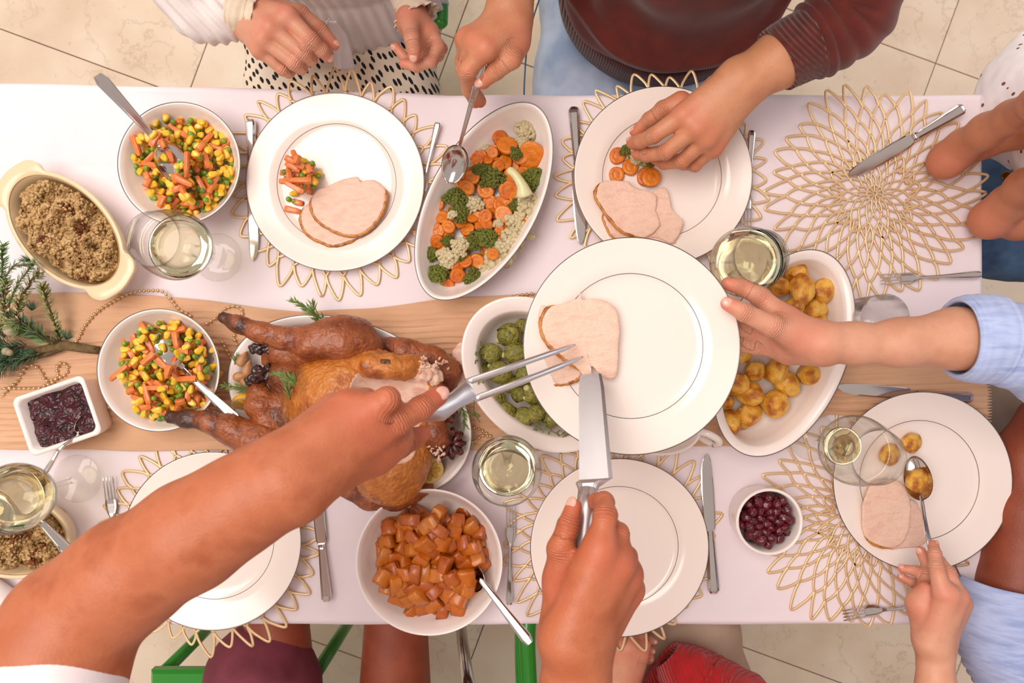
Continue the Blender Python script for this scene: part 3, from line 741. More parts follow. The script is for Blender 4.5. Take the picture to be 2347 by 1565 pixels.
def wine_glass(px, py, label, wine=.115, h0=.002, wine_col=None):
    p = W(px, py); t = thing('wine_glass', label, 'wine glass', (p.x, p.y, TZ + h0), 'wine glasses on the table')
    foot = [(.0001, .0), (.036, .0), (.037, .0010), (.036, .0018), (.020, .0030), (.008, .0050), (.0045, .010), (.0038, .03), (.0038, .065), (.0050, .078), (.010, .0845)]
    outer = [(.010, .0845), (.022, .091), (.034, .102), (.043, .118), (.0475, .134), (.0465, .150), (.043, .167), (.0385, .185), (.0352, .200)]
    rim = [(.0348, .2006), (.0343, .200)]
    inner = [(.0375, .185), (.0420, .167), (.0455, .150), (.0465, .134), (.042, .1185), (.033, .1035), (.021, .0932), (.010, .0880), (.0001, .0870)]
    sm = lambda A: [tuple(x) for x in cr(A, 4)]
    V, F = lathe(foot); part('stem_and_foot', V + [], F, M_glass, t, world=False)
    V, F = lathe([(.0001, .0800)] + sm(outer) + rim + sm(inner)); part('glass_bowl', V, F, M_glass, t, world=False)
    if wine:
        A = [q for q in sm(inner)[::-1]]; A = [(max(r - .0004, .0001), z + .0004) for r, z in A if z < wine]
        A = A + [(A[-1][0], wine), (A[-1][0] * .5, wine - .0001), (.0001, wine - .0001)]
        V, F = lathe(A); part('wine', V, F, M_wine, t, world=False, label='pale yellow white wine in the glass')
    return t
wine_glass(500, 590, 'wine glass standing between the upper left vegetable bowl and the fir greenery', .125)
wine_glass(1641, 624, 'wine glass leaning into view beside the raised plate and roast potatoes', .155)
wine_glass(1861, 1000, 'nearly empty wine glass seen over the right-hand plate', .100)
wine_glass(1163, 1040, 'wine glass of white wine between the turkey platter and the sweet potato bowl', .118)
wine_glass(180, 1096, 'wine glass at the left edge above the lower stuffing dish', .150)
def tumbler():
    p = W(1955, 735); t = thing('water_tumbler', 'cut glass tumbler behind the blue-shirted forearm', 'glass', (p.x, p.y, TZ + .004))
    seg = 64; pr = [(.0001, 0), (.028, 0), (.031, .002), (.033, .03), (.036, .09), (.0355, .0905), (.035, .09), (.0315, .03), (.029, .008), (.0001, .007)]
    V = []
    for i, (r, z) in enumerate(pr):
        for k in range(seg):
            q = 2 * PI * k / seg; rr = r * (1 + (.045 * math.cos(12 * q + z * 60) if i in (2, 3) else 0)); V.append((rr * math.cos(q), rr * math.sin(q), z))
    part('tumbler_body', V, [f[::-1] for f in grid_faces(len(pr), seg, False, True)], M_glass, t, world=False)
tumbler()

# ------------------------------------------------------------------ food: piles
ORD = ['first', 'second', 'third', 'fourth', 'fifth', 'sixth', 'seventh', 'eighth', 'ninth', 'tenth', 'eleventh', 'twelfth', 'thirteenth', 'fourteenth', 'fifteenth', 'sixteenth', 'seventeenth', 'eighteenth', 'nineteenth', 'twentieth'] + ['twenty-' + x for x in ('first', 'second', 'third', 'fourth', 'fifth', 'sixth', 'seventh', 'eighth', 'ninth')]
def rank(A, i, key): return ORD[sorted(range(len(A)), key=lambda j: key(A[j])).index(i)]
class Pile:
    def __init__(s, cx, cy, R, base):   # base(x,y)->z
        s.c = .0012; s.x0 = cx - R; s.y0 = cy - R; s.n = int(2 * R / s.c) + 2
        xs = s.x0 + s.c * np.arange(s.n); ys = s.y0 + s.c * np.arange(s.n); s.X, s.Y = np.meshgrid(xs, ys, indexing='ij')
        s.H = base(s.X, s.Y)
    def drop(s, x, y, balls, r0, sink=.25):
        """balls [(dx,dy,r)]; returns z of the centres"""
        z = -9; info = []
        for dx, dy, r in balls:
            i0, i1 = int((x + dx - r - s.x0) / s.c), int((x + dx + r - s.x0) / s.c) + 2; j0, j1 = int((y + dy - r - s.y0) / s.c), int((y + dy + r - s.y0) / s.c) + 2
            i0, j0 = max(i0, 0), max(j0, 0)
            sub = s.H[i0:i1, j0:j1]
            if sub.size == 0: continue
            d2 = (s.X[i0:i1, j0:j1] - x - dx) ** 2 + (s.Y[i0:i1, j0:j1] - y - dy) ** 2
            m = d2 < (r * .8) ** 2
            if not m.any(): continue
            v = sub[m]; z = max(z, (1 - sink) * v.max() + sink * v.mean() + r * .8)
            info.append((i0, i1, j0, j1, d2, r))
        for i0, i1, j0, j1, d2, r in info:
            top = z + np.sqrt(np.maximum(r * r - d2, 0)); sub = s.H[i0:i1, j0:j1]; m = d2 < r * r
            sub[m] = np.maximum(sub[m], top[m])
        return z
def mkshape(V, F, disp=0, sc=60, seed=0, sub=None):
    V = np.array(V, float)
    if disp:
        for i, v in enumerate(V):
            L = np.linalg.norm(v) + 1e-9; V[i] = v * (1 + disp * nz(v / L, 1.6, seed) )
    return V, F
def rbox(lx, ly, lz, b, taper=1.0, bend=0.0, jit=0.0, seed=0, nx=3):
    """rounded box along x"""
    rnd = random.Random(seed); V = []; secs = [(-1, .72), (-.93, .95)] + [(-.93 + 1.86 * (i + 1) / (nx + 1), 1) for i in range(nx)] + [(.93, .95), (1, .72)]
    pr = []
    for q, (sx, sy) in enumerate(((1, 1), (-1, 1), (-1, -1), (1, -1))):
        for a in ((0, .5, 1) if b > 0 else (0,)):
            th = q * PI / 2 + a * PI / 2; pr.append((sx * (1 - b) + b * math.cos(th), sy * (1 - b) + b * math.sin(th)))
    for x, s_ in secs:
        tp = 1 + (taper - 1) * (x + 1) / 2
        for u, v in pr: V.append((x * lx, u * ly * s_ * tp + rnd.uniform(-jit, jit) * ly, v * lz * s_ * tp + bend * lx * (1 - x * x) + rnd.uniform(-jit, jit) * lz))
    k = len(pr); F = grid_faces(len(secs), k, False, True) + [tuple(range(k))[::-1], tuple(range((len(secs) - 1) * k, len(secs) * k))]
    return V, F
M_pea = [mat('pea_a', '#6f8f22', 0.28, colors=['#86a62c'], nscale=120, coat=.3), mat('pea_b', '#557a1c', 0.3, colors=['#7c9a35'], nscale=150, coat=.3)]
M_corn = [mat('corn_a', '#f0b41c', 0.28, colors=['#f8c93a'], nscale=120, coat=.3), mat('corn_b', '#f4cf4e', 0.3, colors=['#eeb522'], nscale=100, coat=.3)]
M_carr = [mat('carrot_a', '#dc7332', 0.35, colors=['#ea8a48'], nscale=90, coat=.2, bump=.1, bscale=400), mat('carrot_b', '#e6854a', 0.35, colors=['#da6c28'], nscale=70, coat=.2, bump=.1, bscale=400)]
pea_me = []; 
for i in range(3):
    V, F = mkshape(ICO[2][0] * .0042, ICO[2][1], .05, seed=i); pea_me.append(newmesh('pea', V, F, M_pea[i % 2]))
corn_me = []
for i in range(3):
    V = ICO[2][0].copy(); V = np.sign(V) * np.abs(V) ** .75; V[:, 0] *= .0062 * (1 + .1 * i); V[:, 1] *= .0044 * (1 + .25 * (V[:, 0] / .006)); V[:, 2] *= .0034
    V[:, 2] -= .0007 * np.exp(-(V[:, 0] ** 2 + V[:, 1] ** 2) / .0025 ** 2) * (V[:, 2] > 0)
    corn_me.append(newmesh('corn', V, ICO[2][1], M_corn[i % 2]))
stick_me = []
for i, (L, w) in enumerate(((.0150, .0046), (.0120, .0048), (.0095, .0044), (.0165, .0042), (.007, .0048))):
    V, F = rbox(L, w, w * .85, .35, .75, .06 * (i % 3), .08, i); me_ = newmesh('stick', V, F, M_carr[i % 2]); stick_me.append((me_, L, w))
def rr(): return random.uniform(0, 2 * PI)
def mixed_veg(cx, cy, R, zbase, dome, counts, lab, tagname, seed, stuffn=230, hole=None, shape=None):
    random.seed(seed)
    rim = lambda X, Y: zbase + dome * np.clip(1 - ((X - cx) ** 2 + (Y - cy) ** 2) / R ** 2, 0, 1) + .25 * np.clip(np.sqrt((X - cx) ** 2 + (Y - cy) ** 2) - R, 0, 1)
    P = Pile(cx, cy, R + .02, rim)
    def spot(rad):
        while True:
            x, y = random.uniform(-1, 1), random.uniform(-1, 1)
            if shape: 
                if shape(x, y): return cx + x * R, cy + y * R
                continue
            if x * x + y * y < 1:
                q = math.hypot(x, y); return cx + x * (R - rad * .6), cy + y * (R - rad * .6)
    if stuffn:
        mb = MB(); mats = [M_pea[0], M_corn[0], M_carr[0]]; mi = []
        for k in range(stuffn):
            x, y = spot(.004); kind = random.choice((0, 1, 1, 0, 1, 2)); 
            me_ = pea_me[0] if kind == 0 else (corn_me[0] if kind == 1 else stick_me[1][0])
            z = P.drop(x, y, [(0, 0, .0042)], 0, .8)
            n = len(me_.vertices); V = np.empty(n * 3); me_.vertices.foreach_get('co', V); V = V.reshape(-1, 3)
            Rm = np.array(Matrix.Rotation(rr(), 3, 'Z') @ Matrix.Rotation(random.uniform(-.3, .3), 3, 'X'))
            V = V @ Rm.T + np.array([x, y, z]); F = [tuple(p.vertices) for p in me_.polygons]; mb.add(V, F); mi += [kind] * len(F)
        V, F = mb.get(); me = newmesh('mixed_vegetable_filling', V, F, mats); me.polygons.foreach_set('material_index', mi)
        o = link('mixed_vegetable_filling', me); o['kind'] = 'stuff'; tag(o, 'lower layer of peas, corn and carrot pieces ' + lab, 'vegetables')
    items = ['pea'] * counts[0] + ['corn'] * counts[1] + ['stick'] * counts[2]; random.shuffle(items)
    for it in items:
        if it == 'pea':
            x, y = spot(.004); z = P.drop(x, y, [(0, 0, .0042)], 0, .55)
            o = link('green_pea', random.choice(pea_me), None, (x, y, z + .0006), (rr(), rr(), rr())); tag(o, 'green pea ' + lab, 'pea', 'peas ' + lab)
        elif it == 'corn':
            x, y = spot(.005); z = P.drop(x, y, [(0, 0, .0044)], 0, .55)
            o = link('corn_kernel', random.choice(corn_me), None, (x, y, z + .0006), (random.uniform(-.5, .5), random.uniform(-.5, .5), rr())); tag(o, 'yellow corn kernel ' + lab, 'corn', 'corn kernels ' + lab)
        else:
            me_, L, w = random.choice(stick_me); x, y = spot(.012); a = rr()
            x = cx + (x - cx) * .93; y = cy + (y - cy) * .93
            z = P.drop(x, y, [(math.cos(a) * L * f, math.sin(a) * L * f, w) for f in (-.8, -.4, 0, .4, .8)], 0, .3)
            o = link('carrot_stick', me_, None, (x, y, z + .0004), (rr() * .1, random.uniform(-.15, .15), a)); tag(o, 'orange carrot stick ' + lab, 'carrot', 'carrot sticks ' + lab)
    return P
p = W(415, 377, .04); mixed_veg(p.x, p.y, .0775, TZ + .018, .012, (105, 122, 42), 'in the bowl next to the upper left stuffing dish', 'a', 3)
p = W(383, 852, .04); mixed_veg(p.x, p.y, .0765, TZ + .020, .014, (105, 112, 46), 'in the bowl beside the turkey legs', 'b', 5)
def plateveg(x, y): # elongated heap
    u = x * .80 + y * -.6; v = x * .6 + y * .8
    return (u * u) / .55 + (v * v) / .9 < 1 
p = W(690, 405, .02); mixed_veg(p.x, p.y, .034, TZ + .0105, .003, (15, 12, 18), 'on the plate with two turkey slices', 'c', 11, stuffn=0, shape=plateveg)
for (x, y, k) in ((661, 456, 'p'), (674, 461, 'p'), (684, 464, 's'), (670, 481, 'L')):
    q = W(x, y, .014)
    if k == 'p': o = link('green_pea', pea_me[0], None, (q.x, q.y, TZ + .0135)); tag(o, 'green pea on the plate with two turkey slices', 'pea', 'peas on the plate with two turkey slices')
    else:
        me_ = stick_me[4][0] if k == 's' else stick_me[1][0]
        o = link('carrot_stick', me_, None, (q.x, q.y, TZ + .0128), (0, 0, -.2)); tag(o, 'orange carrot stick on the plate with two turkey slices', 'carrot', 'carrot sticks on the plate with two turkey slices')

# ---- carrot coins, broccoli, cauliflower
M_coin = [mat('carrot_coin_a', '#d06a0c', 0.3, colors=['#e0801c'], nscale=2, coat=.25, bump=.2, bscale=7, bdist=.03), mat('carrot_coin_b', '#c85c0a', 0.32, colors=['#dc7616'], nscale=2, coat=.25, bump=.2, bscale=7, bdist=.03)]
M_core = mat('carrot_core', '#eb9230', 0.35, coat=.2)
def coin_geo(seed):
    V, F = oval(1, .93, [(.06, -.17), (0, -.10), (0, .10), (.05, .16), (.12, .185), (.42, .180), (.50, .150), (.60, .175), (.97, .185)], 28); F.append(tuple(range(28)))
    n = len(V); F.append(tuple(range(n - 28, n))[::-1]); F = [f for f in F]
    rnd = random.Random(seed); V = [(x * (1 + .04 * math.sin(3 * math.atan2(y, x) + seed)), y, z) for x, y, z in V]
    return V, F
coin_me = [newmesh('coin', *coin_geo(s), M_coin[s % 2]) for s in range(4)]
M_brot = mat('broccoli_crown', '#687024', 0.7, colors=['#9ea044', '#808830'], nscale=5, bump=.7, bscale=22, bdist=.05)
M_brol = mat('broccoli_light', '#848f30', 0.65, colors=['#a6aa4a'], nscale=5, bump=.7, bscale=22, bdist=.05)
M_bros = mat('broccoli_stalk', '#b7bd62', 0.4, colors=['#a3ad4b'], nscale=50, coat=.2)
M_cau = mat('cauliflower_curd', '#eedfb8', 0.6, colors=['#e2cc98', '#f5ebcf'], nscale=4, bump=.5, bscale=18, bdist=.05)
M_caus = mat('cauliflower_stalk', '#e3dcae', 0.4, colors=['#d5d097'], nscale=50, coat=.2)
def floret(seed, n=90, br=.13, up=1.0):
    """unit floret: crown radius 1, stalk downwards"""
    rnd = random.Random(seed); mb = MB(); V0, F0 = ICO[1]
    for i in range(n):
        f = (i + .5) / n; ph = math.acos(1 - f * 1.15); th = i * 2.39996 + rnd.uniform(-.2, .2)
        bumpy = 1 + .16 * math.sin(3 * th + seed) * math.sin(ph) + .12 * math.cos(5 * th + 2 * seed)
        c = np.array((math.sin(ph) * math.cos(th) * bumpy * .9, math.sin(ph) * math.sin(th) * bumpy * .9, math.cos(ph) * .62 * up + rnd.uniform(-.06, .06)))
        r = br * rnd.uniform(.75, 1.35); mb.add(V0 * r + c, F0)
    mb.add(ICO[2][0] * np.array((.82, .82, .52)) + np.array((0, 0, 0)), ICO[2][1])
    sb = MB()
    for i in range(5):
        th = i * 2 * PI / 5 + rnd.uniform(-.2, .2); V, F = tube([(0, 0, -1.15), (.12 * math.cos(th), .12 * math.sin(th), -.75), (.55 * math.cos(th), .55 * math.sin(th), -.1)], [.24, .2, .16], 8); sb.add(V, F)
    return mb.get(), sb.get()
FL = [floret(i, 110, .125) for i in range(3)]
bro = [(newmesh('crown', *FL[i][0], M_brot if i < 2 else M_brol), newmesh('stalk', *FL[i][1], M_bros)) for i in range(3)]
FC = [floret(i + 10, 60, .20) for i in range(3)]
cau = [(newmesh('curd', *FC[i][0], M_cau), newmesh('stalk', *FC[i][1], M_caus)) for i in range(3)]
def put_floret(kind, v, x, y, z, r, rot, label, group):
    A = (bro if kind == 'b' else cau)[v]
    t = thing('broccoli_floret' if kind == 'b' else 'cauliflower_floret', label, 'broccoli' if kind == 'b' else 'cauliflower', (x, y, z), group)
    t.rotation_euler = rot; t.scale = (r, r, r)
    link('crown', A[0], t); link('stalk', A[1], t)
    return t
random.seed(21)
dc = VEGD['c']; 
def veg_base(X, Y):
    c, s = math.cos(VEGD['rot']), math.sin(VEGD['rot']); u = (X - dc.x) * c + (Y - dc.y) * s; v = -(X - dc.x) * s + (Y - dc.y) * c
    q = (u / (VEGD['a'] - .02)) ** 2 + (v / (VEGD['b'] - .012)) ** 2
    return TZ + .012 + .004 * q + np.clip(q - 1, 0, 1) * .03
PV = Pile(dc.x, dc.y, .20, veg_base)
LV = 'in the long oval vegetable dish'
def coin(px, py, rpx, P, lab, h=.04, tilt=.45, sink=.6, name='carrot_slice', group=None):
    q = W(px, py, h); r = ML(rpx, h); z = P.drop(q.x, q.y, [(0, 0, r * .95)], 0, sink) - r * .8 + r * .22
    i0 = int((q.x - P.x0) / P.c); 
    ca, sa = random.uniform(-tilt, tilt), random.uniform(-tilt, tilt)
    z += abs(math.sin(ca)) * r * .35
    # pile height correction: a disc, not a ball
    d2 = (P.X - q.x) ** 2 + (P.Y - q.y) ** 2; m = d2 < r * r; P.H[m] = np.minimum(P.H[m], z + r * .24)
    thick = .0065 / (r * .36) if r > .012 else 1.3
    o = link(name, random.choice(coin_me), None, (q.x, q.y, z), (ca, sa, rr()), (r, r, r * min(1.6, max(.9, thick)))); tag(o, 'orange cooked carrot slice ' + lab, 'carrot', group or 'carrot slices ' + lab); return o
# lower filling layer
for k in range(60):
    a = rr(); q = math.sqrt(random.random()) * .86; u = (VEGD['a'] - .035) * q * math.cos(a); v = (VEGD['b'] - .022) * q * math.sin(a)
    c, s = math.cos(VEGD['rot']), math.sin(VEGD['rot']); x = dc.x + u * c - v * s; y = dc.y + u * s + v * c
    px = CX + x * FPX / (CAMH - .03); py = CY - y * FPX / (CAMH - .03); coin(px, py, random.uniform(14, 19), PV, LV, .03, .4)
FLO = [('b', 1126, 399, 28, 0), ('b', 1043, 449, 27, 1), ('b', 1051, 486, 22, 0), ('b', 1219, 403, 26, 2), ('b', 1229, 434, 16, 0), ('b', 1182, 468, 16, 1), ('b', 1116, 543, 25, 2), ('b', 1083, 552, 20, 0), ('b', 1052, 577, 20, 2), ('b', 983, 579, 19, 2), ('b', 1000, 625, 26, 2),
       ('b', 1083, 635, 22, 1), ('b', 1023, 549, 15, 0), ('b', 1182, 348, 15, 1), ('b', 1098, 386, 17, 1), ('c', 1204, 287, 20, 0), ('c', 1198, 314, 14, 1), ('c', 1113, 330, 9, 2), ('c', 1126, 341, 8, 2), ('c', 1081, 462, 20, 0), ('c', 1209, 466, 25, 1), ('c', 1185, 505, 22, 2),
       ('c', 1179, 540, 24, 0), ('c', 1146, 582, 31, 1), ('c', 1053, 563, 17, 2), ('c', 1023, 589, 21, 0), ('c', 1114, 611, 14, 2), ('c', 1036, 491, 10, 1), ('c', 1142, 509, 10, 0), ('c', 1208, 535, 13, 1)]
for i, (k, px, py, r, v) in enumerate(FLO):
    q = W(px, py, .045); R_ = ML(r, .045) * (1.18 if k == 'c' else 1.05); z = PV.drop(q.x, q.y, [(0, 0, R_ * .8)], 0, .9) - R_ * .25
    nm = 'broccoli floret' if k == 'b' else 'cauliflower floret'
    put_floret(k, v, q.x, q.y, z + R_ * .15, R_ * (1.0), (random.uniform(-.6, .6), random.uniform(-.6, .6), rr()), ('green ' if k == 'b' else 'cream white ') + nm + ' ' + LV + ', ' + rank([f for f in FLO if f[0] == k], [f for f in FLO if f[0] == k].index(FLO[i]), lambda a: a[2] + a[1] * .01) + ' from its top', nm + 's ' + LV)
def stalk_floret():
    q0 = W(1166, 389, .062); q1 = W(1200, 452, .060); t = thing('cauliflower_floret', 'large cream cauliflower floret with a long curved stalk lying across the oval vegetable dish', 'cauliflower', tuple(q1))
    V, F = tube([tuple(a) for a in cr([tuple(q0), tuple(W(1180, 400, .066)), tuple(W(1196, 425, .066)), tuple(W(1202, 448, .060))], 5)], [.0050, .0062, .0062, .006, .006, .006, .0062, .0066, .007, .0075, .008, .009, .010, .011, .012, .012], 12); part('stalk', V, F, M_caus, t)
stalk_floret()
for (px, py, r) in [(1146, 306, 20), (1162, 326, 26), (1219, 349, 33), (1081, 344, 14), (1116, 359, 16), (1157, 364, 18), (1142, 376, 15), (1169, 396, 18), (1083, 401, 18), (1069, 424, 19), (1111, 429, 21), (1166, 429, 25), (1122, 456, 18), (1147, 464, 20),
    (1154, 487, 22), (1081, 492, 16), (1112, 490, 17), (998, 459, 20), (1011, 492, 17), (991, 509, 15), (999, 524, 18), (1026, 515, 17), (998, 550, 18), (1069, 519, 18), (1099, 515, 14), (1144, 525, 13), (1215, 491, 19), (1066, 595, 17), (1092, 595, 19), (1130, 583, 15), (1046, 627, 19), (1023, 651, 17), (1128, 344, 14), (1095, 365, 13)]:
    coin(px, py, r, PV, LV, .045, .5, .75)

# carrots and broccoli on plate B
PB = Pile(W(1460, 380, .02).x, W(1460, 380, .02).y, .08, lambda X, Y: TZ + .0098 + 0 * X)
LB = 'on the plate under the reaching hand'
for (px, py, r) in [(1417, 354, 20), (1415, 398, 19), (1446, 380, 20), (1486, 402, 25), (1493, 407, 23), (1460, 298, 15)]: coin(px, py, r, PB, LB, .02, .12, .5)
for i, (px, py, r) in enumerate([(1440, 340, 17), (1490, 366, 16), (1465, 355, 19)]):
    q = W(px, py, .03); put_floret('b' if i < 2 else 'c', i, q.x, q.y, TZ + .020, ML(r, .02), (.9, .3, rr()), 'floret held under the fingertips of the reaching hand', 'florets under the reaching fingers')

# ---- brussels sprouts
M_spr = mat('sprout_leaf', '#5c5c1c', 0.3, colors=['#918a36', '#716f26'], nscale=2, coat=.3, bump=.4, bscale=6, bdist=.05)
M_spr2 = mat('sprout_leaf_pale', '#a89e48', 0.3, colors=['#7f7b2e'], nscale=2, coat=.3, bump=.4, bscale=6, bdist=.05)
M_cut = mat('sprout_cut_end', '#c9c184', 0.5)
def sprout_geo(seed):
    rnd = random.Random(seed); out = []
    V = ICO[3][0].copy() * .96; out.append(('core', V, ICO[3][1]))
    for l in range(6):
        ax = Vector((rnd.uniform(-1, 1), rnd.uniform(-1, 1), rnd.uniform(-.2, 1))).normalized(); a, b, d = basis(ax); W_ = rnd.uniform(.75, 1.05); nu, nv = 9, 11; V = []
        for side in (0, 1):
            for i in range(nu):
                for j in range(nv):
                    u = (i / (nu - 1) * 2 - 1) * W_; v = (j / (nv - 1) * 2 - 1) * W_ * 1.15
                    if True:
                        k = math.hypot(u / W_, v / (W_ * 1.15)); 
                        if k > 1: u, v = u / k, v / k
                    r = .99 + .013 * l + .05 * min(1, math.hypot(u, v)) ** 3 + .022 * math.exp(-(u / .06) ** 2) + .008 * abs(math.sin(v * 6 + abs(u) * 5)) - side * .03
                    p = (a * math.sin(u) * math.cos(v) + b * math.sin(v) + d * math.cos(u) * math.cos(v)) * r; V.append(tuple(p))
        n = nu * nv; F = grid_faces(nu, nv) + [tuple(x + n for x in f[::-1]) for f in grid_faces(nu, nv)]; out.append(('leaf', V, F))
    V, F = lathe([(.0001, -1.16), (.26, -1.16), (.30, -1.10), (.30, -.9)], 12); out.append(('cut_end', V, F)); return out
spr_me = []
for s_ in range(4):
    spr_me.append([(n, newmesh(n, V, F, M_cut if n == 'cut_end' else (M_spr2 if (i + s_) % 3 == 0 else M_spr))) for i, (n, V, F) in enumerate(sprout_geo(s_))])
random.seed(4)
SLIST = [(1193, 749, 17, .034), (1166, 768, 27, .042), (1125, 809, 24, .040), (1180, 809, 25, .045), (1145, 852, 26, .044), (1203, 859, 22, .044), (1172, 880, 20, .035), (1136, 915, 22, .040), (1156, 945, 26, .040), (1190, 905, 17, .044), (1219, 902, 24, .044), (1199, 958, 24, .038), (1227, 949, 21, .044), (1250, 800, 24, .040), (1290, 850, 24, .040), (1250, 850, 24, .045), (1270, 910, 24, .040), (1300, 900, 22, .040), (1262, 960, 20, .036), (1228, 770, 22, .036), (1106, 850, 18, .030)]
for i, (px, py, r, hh) in enumerate(SLIST):
    q = W(px, py, hh); R_ = ML(r, hh)
    t = thing('brussels_sprout', 'green brussels sprout in the oval dish, ' + rank(SLIST, i, lambda a: a[1] + a[0] * .01) + ' from its upper end', 'brussels sprout', (q.x, q.y, TZ + hh - .004), 'brussels sprouts in the oval dish')
    t.scale = (R_, R_, R_ * 1.08); t.rotation_euler = (random.uniform(0, 6), random.uniform(-.9, .9), rr())
    for n, me in spr_me[i % 4]: link(n, me, t)

# ---- roast potatoes
M_pot = mat('roast_potato', '#a0560f', 0.4, colors=['#c67a1c', '#e6a838', '#edba50', '#d48c2c'], nscale=.8, ndetail=5, ramp=(.34, .70), coat=.25, bump=.35, bscale=9, bdist=.03)
def potato_me(seed):
    rnd = random.Random(seed); V = ICO[4][0].copy(); V = V * np.array((1.18, .92, .82))
    for k in range(5):
        n = np.array([rnd.gauss(0, 1) for _ in range(3)]); n /= np.linalg.norm(n); d = rnd.uniform(.68, .85); pr = V @ n; m = pr > d; V[m] -= np.outer((pr[m] - d) * .82, n)
    for i in range(len(V)): V[i] *= 1 + .09 * nz(V[i], 1.5, seed) + .02 * nz(V[i], 6, seed)
    return newmesh('potato', V, ICO[4][1], M_pot)
pot_me = [potato_me(i) for i in range(7)]
random.seed(9)
PLIST = [(1835, 626, 31, .042), (1752, 667, 24, .040), (1790, 655, 32, .042), (1893, 667, 36, .045), (1843, 663, 36, .056), (1873, 708, 32, .042), (1821, 708, 32, .050), (1880, 742, 28, .048), (1707, 806, 32, .050), (1835, 775, 32, .040), (1785, 790, 32, .040), (1745, 760, 32, .040), (1700, 750, 30, .040),
         (1736, 850, 31, .050), (1859, 858, 32, .042), (1807, 878, 36, .044), (1786, 852, 34, .058), (1692, 881, 34, .050), (1722, 902, 34, .050), (1783, 926, 37, .048), (1724, 948, 33, .045), (1666, 922, 24, .038), (1708, 960, 30, .038), (1679, 971, 36, .045), (1800, 812, 30, .050), (1870, 800, 28, .036)]
for i, (px, py, r, hh) in enumerate(PLIST):
    q = W(px, py, hh); R_ = ML(r, hh)
    o = link('roast_potato', pot_me[i % 7], None, (q.x, q.y, TZ + hh - .010), (random.uniform(-1.2, 1.2), random.uniform(-1.2, 1.2), rr()), (R_ * .94, R_ * .90, R_ * .88)); tag(o, 'golden roast potato in the deep oval dish, ' + rank(PLIST, i, lambda a: a[1] + a[0] * .01) + ' from its upper end', 'potato', 'roast potatoes in the oval dish')
for (px, py, r, lb) in ((2098, 1018, 25, 'browned roast potato half on the right-hand plate behind the glass'), (2048, 1045, 26, 'roast potato seen through the nearly empty wine glass'), (2092, 1098, 27, 'roast potato piece lifted in the serving spoon')):
    q = W(px, py, .035); R_ = ML(r, .03); sp = 'spoon' in lb
    o = link('roast_potato', pot_me[2], None, (q.x, q.y, TZ + (.046 if sp else .014 + R_ * .62)), (.2, .3, 1 + px), (R_, R_, R_ * .8)); tag(o, lb, 'potato')

# ---- sweet potato cubes
M_swp = [mat('sweet_potato_a', '#b85a0e', 0.38, colors=['#cf7418'], nscale=45, coat=.3, bump=.25, bscale=220), mat('sweet_potato_b', '#a4480e', 0.4, colors=['#c26414'], nscale=45, coat=.3, bump=.25, bscale=220), mat('sweet_potato_c', '#cc761c', 0.4, colors=['#b25c14'], nscale=45, coat=.3, bump=.25, bscale=220)]
for m in M_swp:                                    # ground pepper flecks
    nt = m.node_tree; N = nt.nodes; L = nt.links; b = N['Principled BSDF']; src = b.inputs['Base Color'].links[0].from_socket
    tc = N.new('ShaderNodeTexCoord'); vo = N.new('ShaderNodeTexVoronoi'); vo.inputs['Scale'].default_value = 330; L.new(tc.outputs['Object'], vo.inputs['Vector'])
    r = N.new('ShaderNodeValToRGB'); r.color_ramp.elements[0].position = .16; r.color_ramp.elements[0].color = (1, 1, 1, 1); r.color_ramp.elements[1].position = .24; r.color_ramp.elements[1].color = (0, 0, 0, 1); L.new(vo.outputs['Distance'], r.inputs[0])
    n = N.new('ShaderNodeTexNoise'); n.inputs['Scale'].default_value = 90; L.new(tc.outputs['Object'], n.inputs['Vector']); r2 = N.new('ShaderNodeValToRGB'); r2.color_ramp.elements[0].position = .5; r2.color_ramp.elements[1].position = .58; L.new(n.outputs[0], r2.inputs[0])
    mu = N.new('ShaderNodeMath'); mu.operation = 'MULTIPLY'; L.new(r.outputs[0], mu.inputs[0]); L.new(r2.outputs[0], mu.inputs[1])
    mx = N.new('ShaderNodeMix'); mx.data_type = 'RGBA'; L.new(mu.outputs[0], mx.inputs[0]); L.new(src, mx.inputs[6]); mx.inputs[7].default_value = lin('#2a1608'); L.new(mx.outputs[2], b.inputs['Base Color'])
cube_me = []
for i in range(9):
    rnd = random.Random(i + 50); V, F = rbox(.0140 * rnd.uniform(.8, 1.15), .0112 * rnd.uniform(.8, 1.15), .0090 * rnd.uniform(.8, 1.1), .30, rnd.uniform(.65, 1.1), rnd.uniform(-.2, .2), .12, i, 2)
    cube_me.append(newmesh('cube_piece', V, F, M_swp[i % 3], True)); [setattr(p_, 'use_smooth', False) for p_ in cube_me[-1].polygons if len(p_.vertices) > 4]
random.seed(31); q = W(984, 1290, .05)
PS = Pile(q.x, q.y, .10, lambda X, Y: TZ + .010 + .018 * np.clip(1 - ((X - q.x) ** 2 + (Y - q.y) ** 2) / .07 ** 2, 0, 1))
cnt = 0
for k in range(124):
    a = k * 2.39996; r = .080 * math.sqrt((k % 62 + .5) / 62); r *= (1 + .12 * math.sin(3 * a)); x, y = q.x + r * math.cos(a) * .98 + random.uniform(-.004, .004), q.y + r * math.sin(a) + random.uniform(-.004, .004)
    z = PS.drop(x, y, [(0, 0, .0105)], 0, .75)
    o = link('sweet_potato_cube', random.choice(cube_me), None, (x, y, z - .001), (random.uniform(-.6, .6), random.uniform(-.6, .6), rr())); tag(o, 'peppered orange sweet potato cube in the round white bowl', 'sweet potato', 'sweet potato cubes in the round bowl')

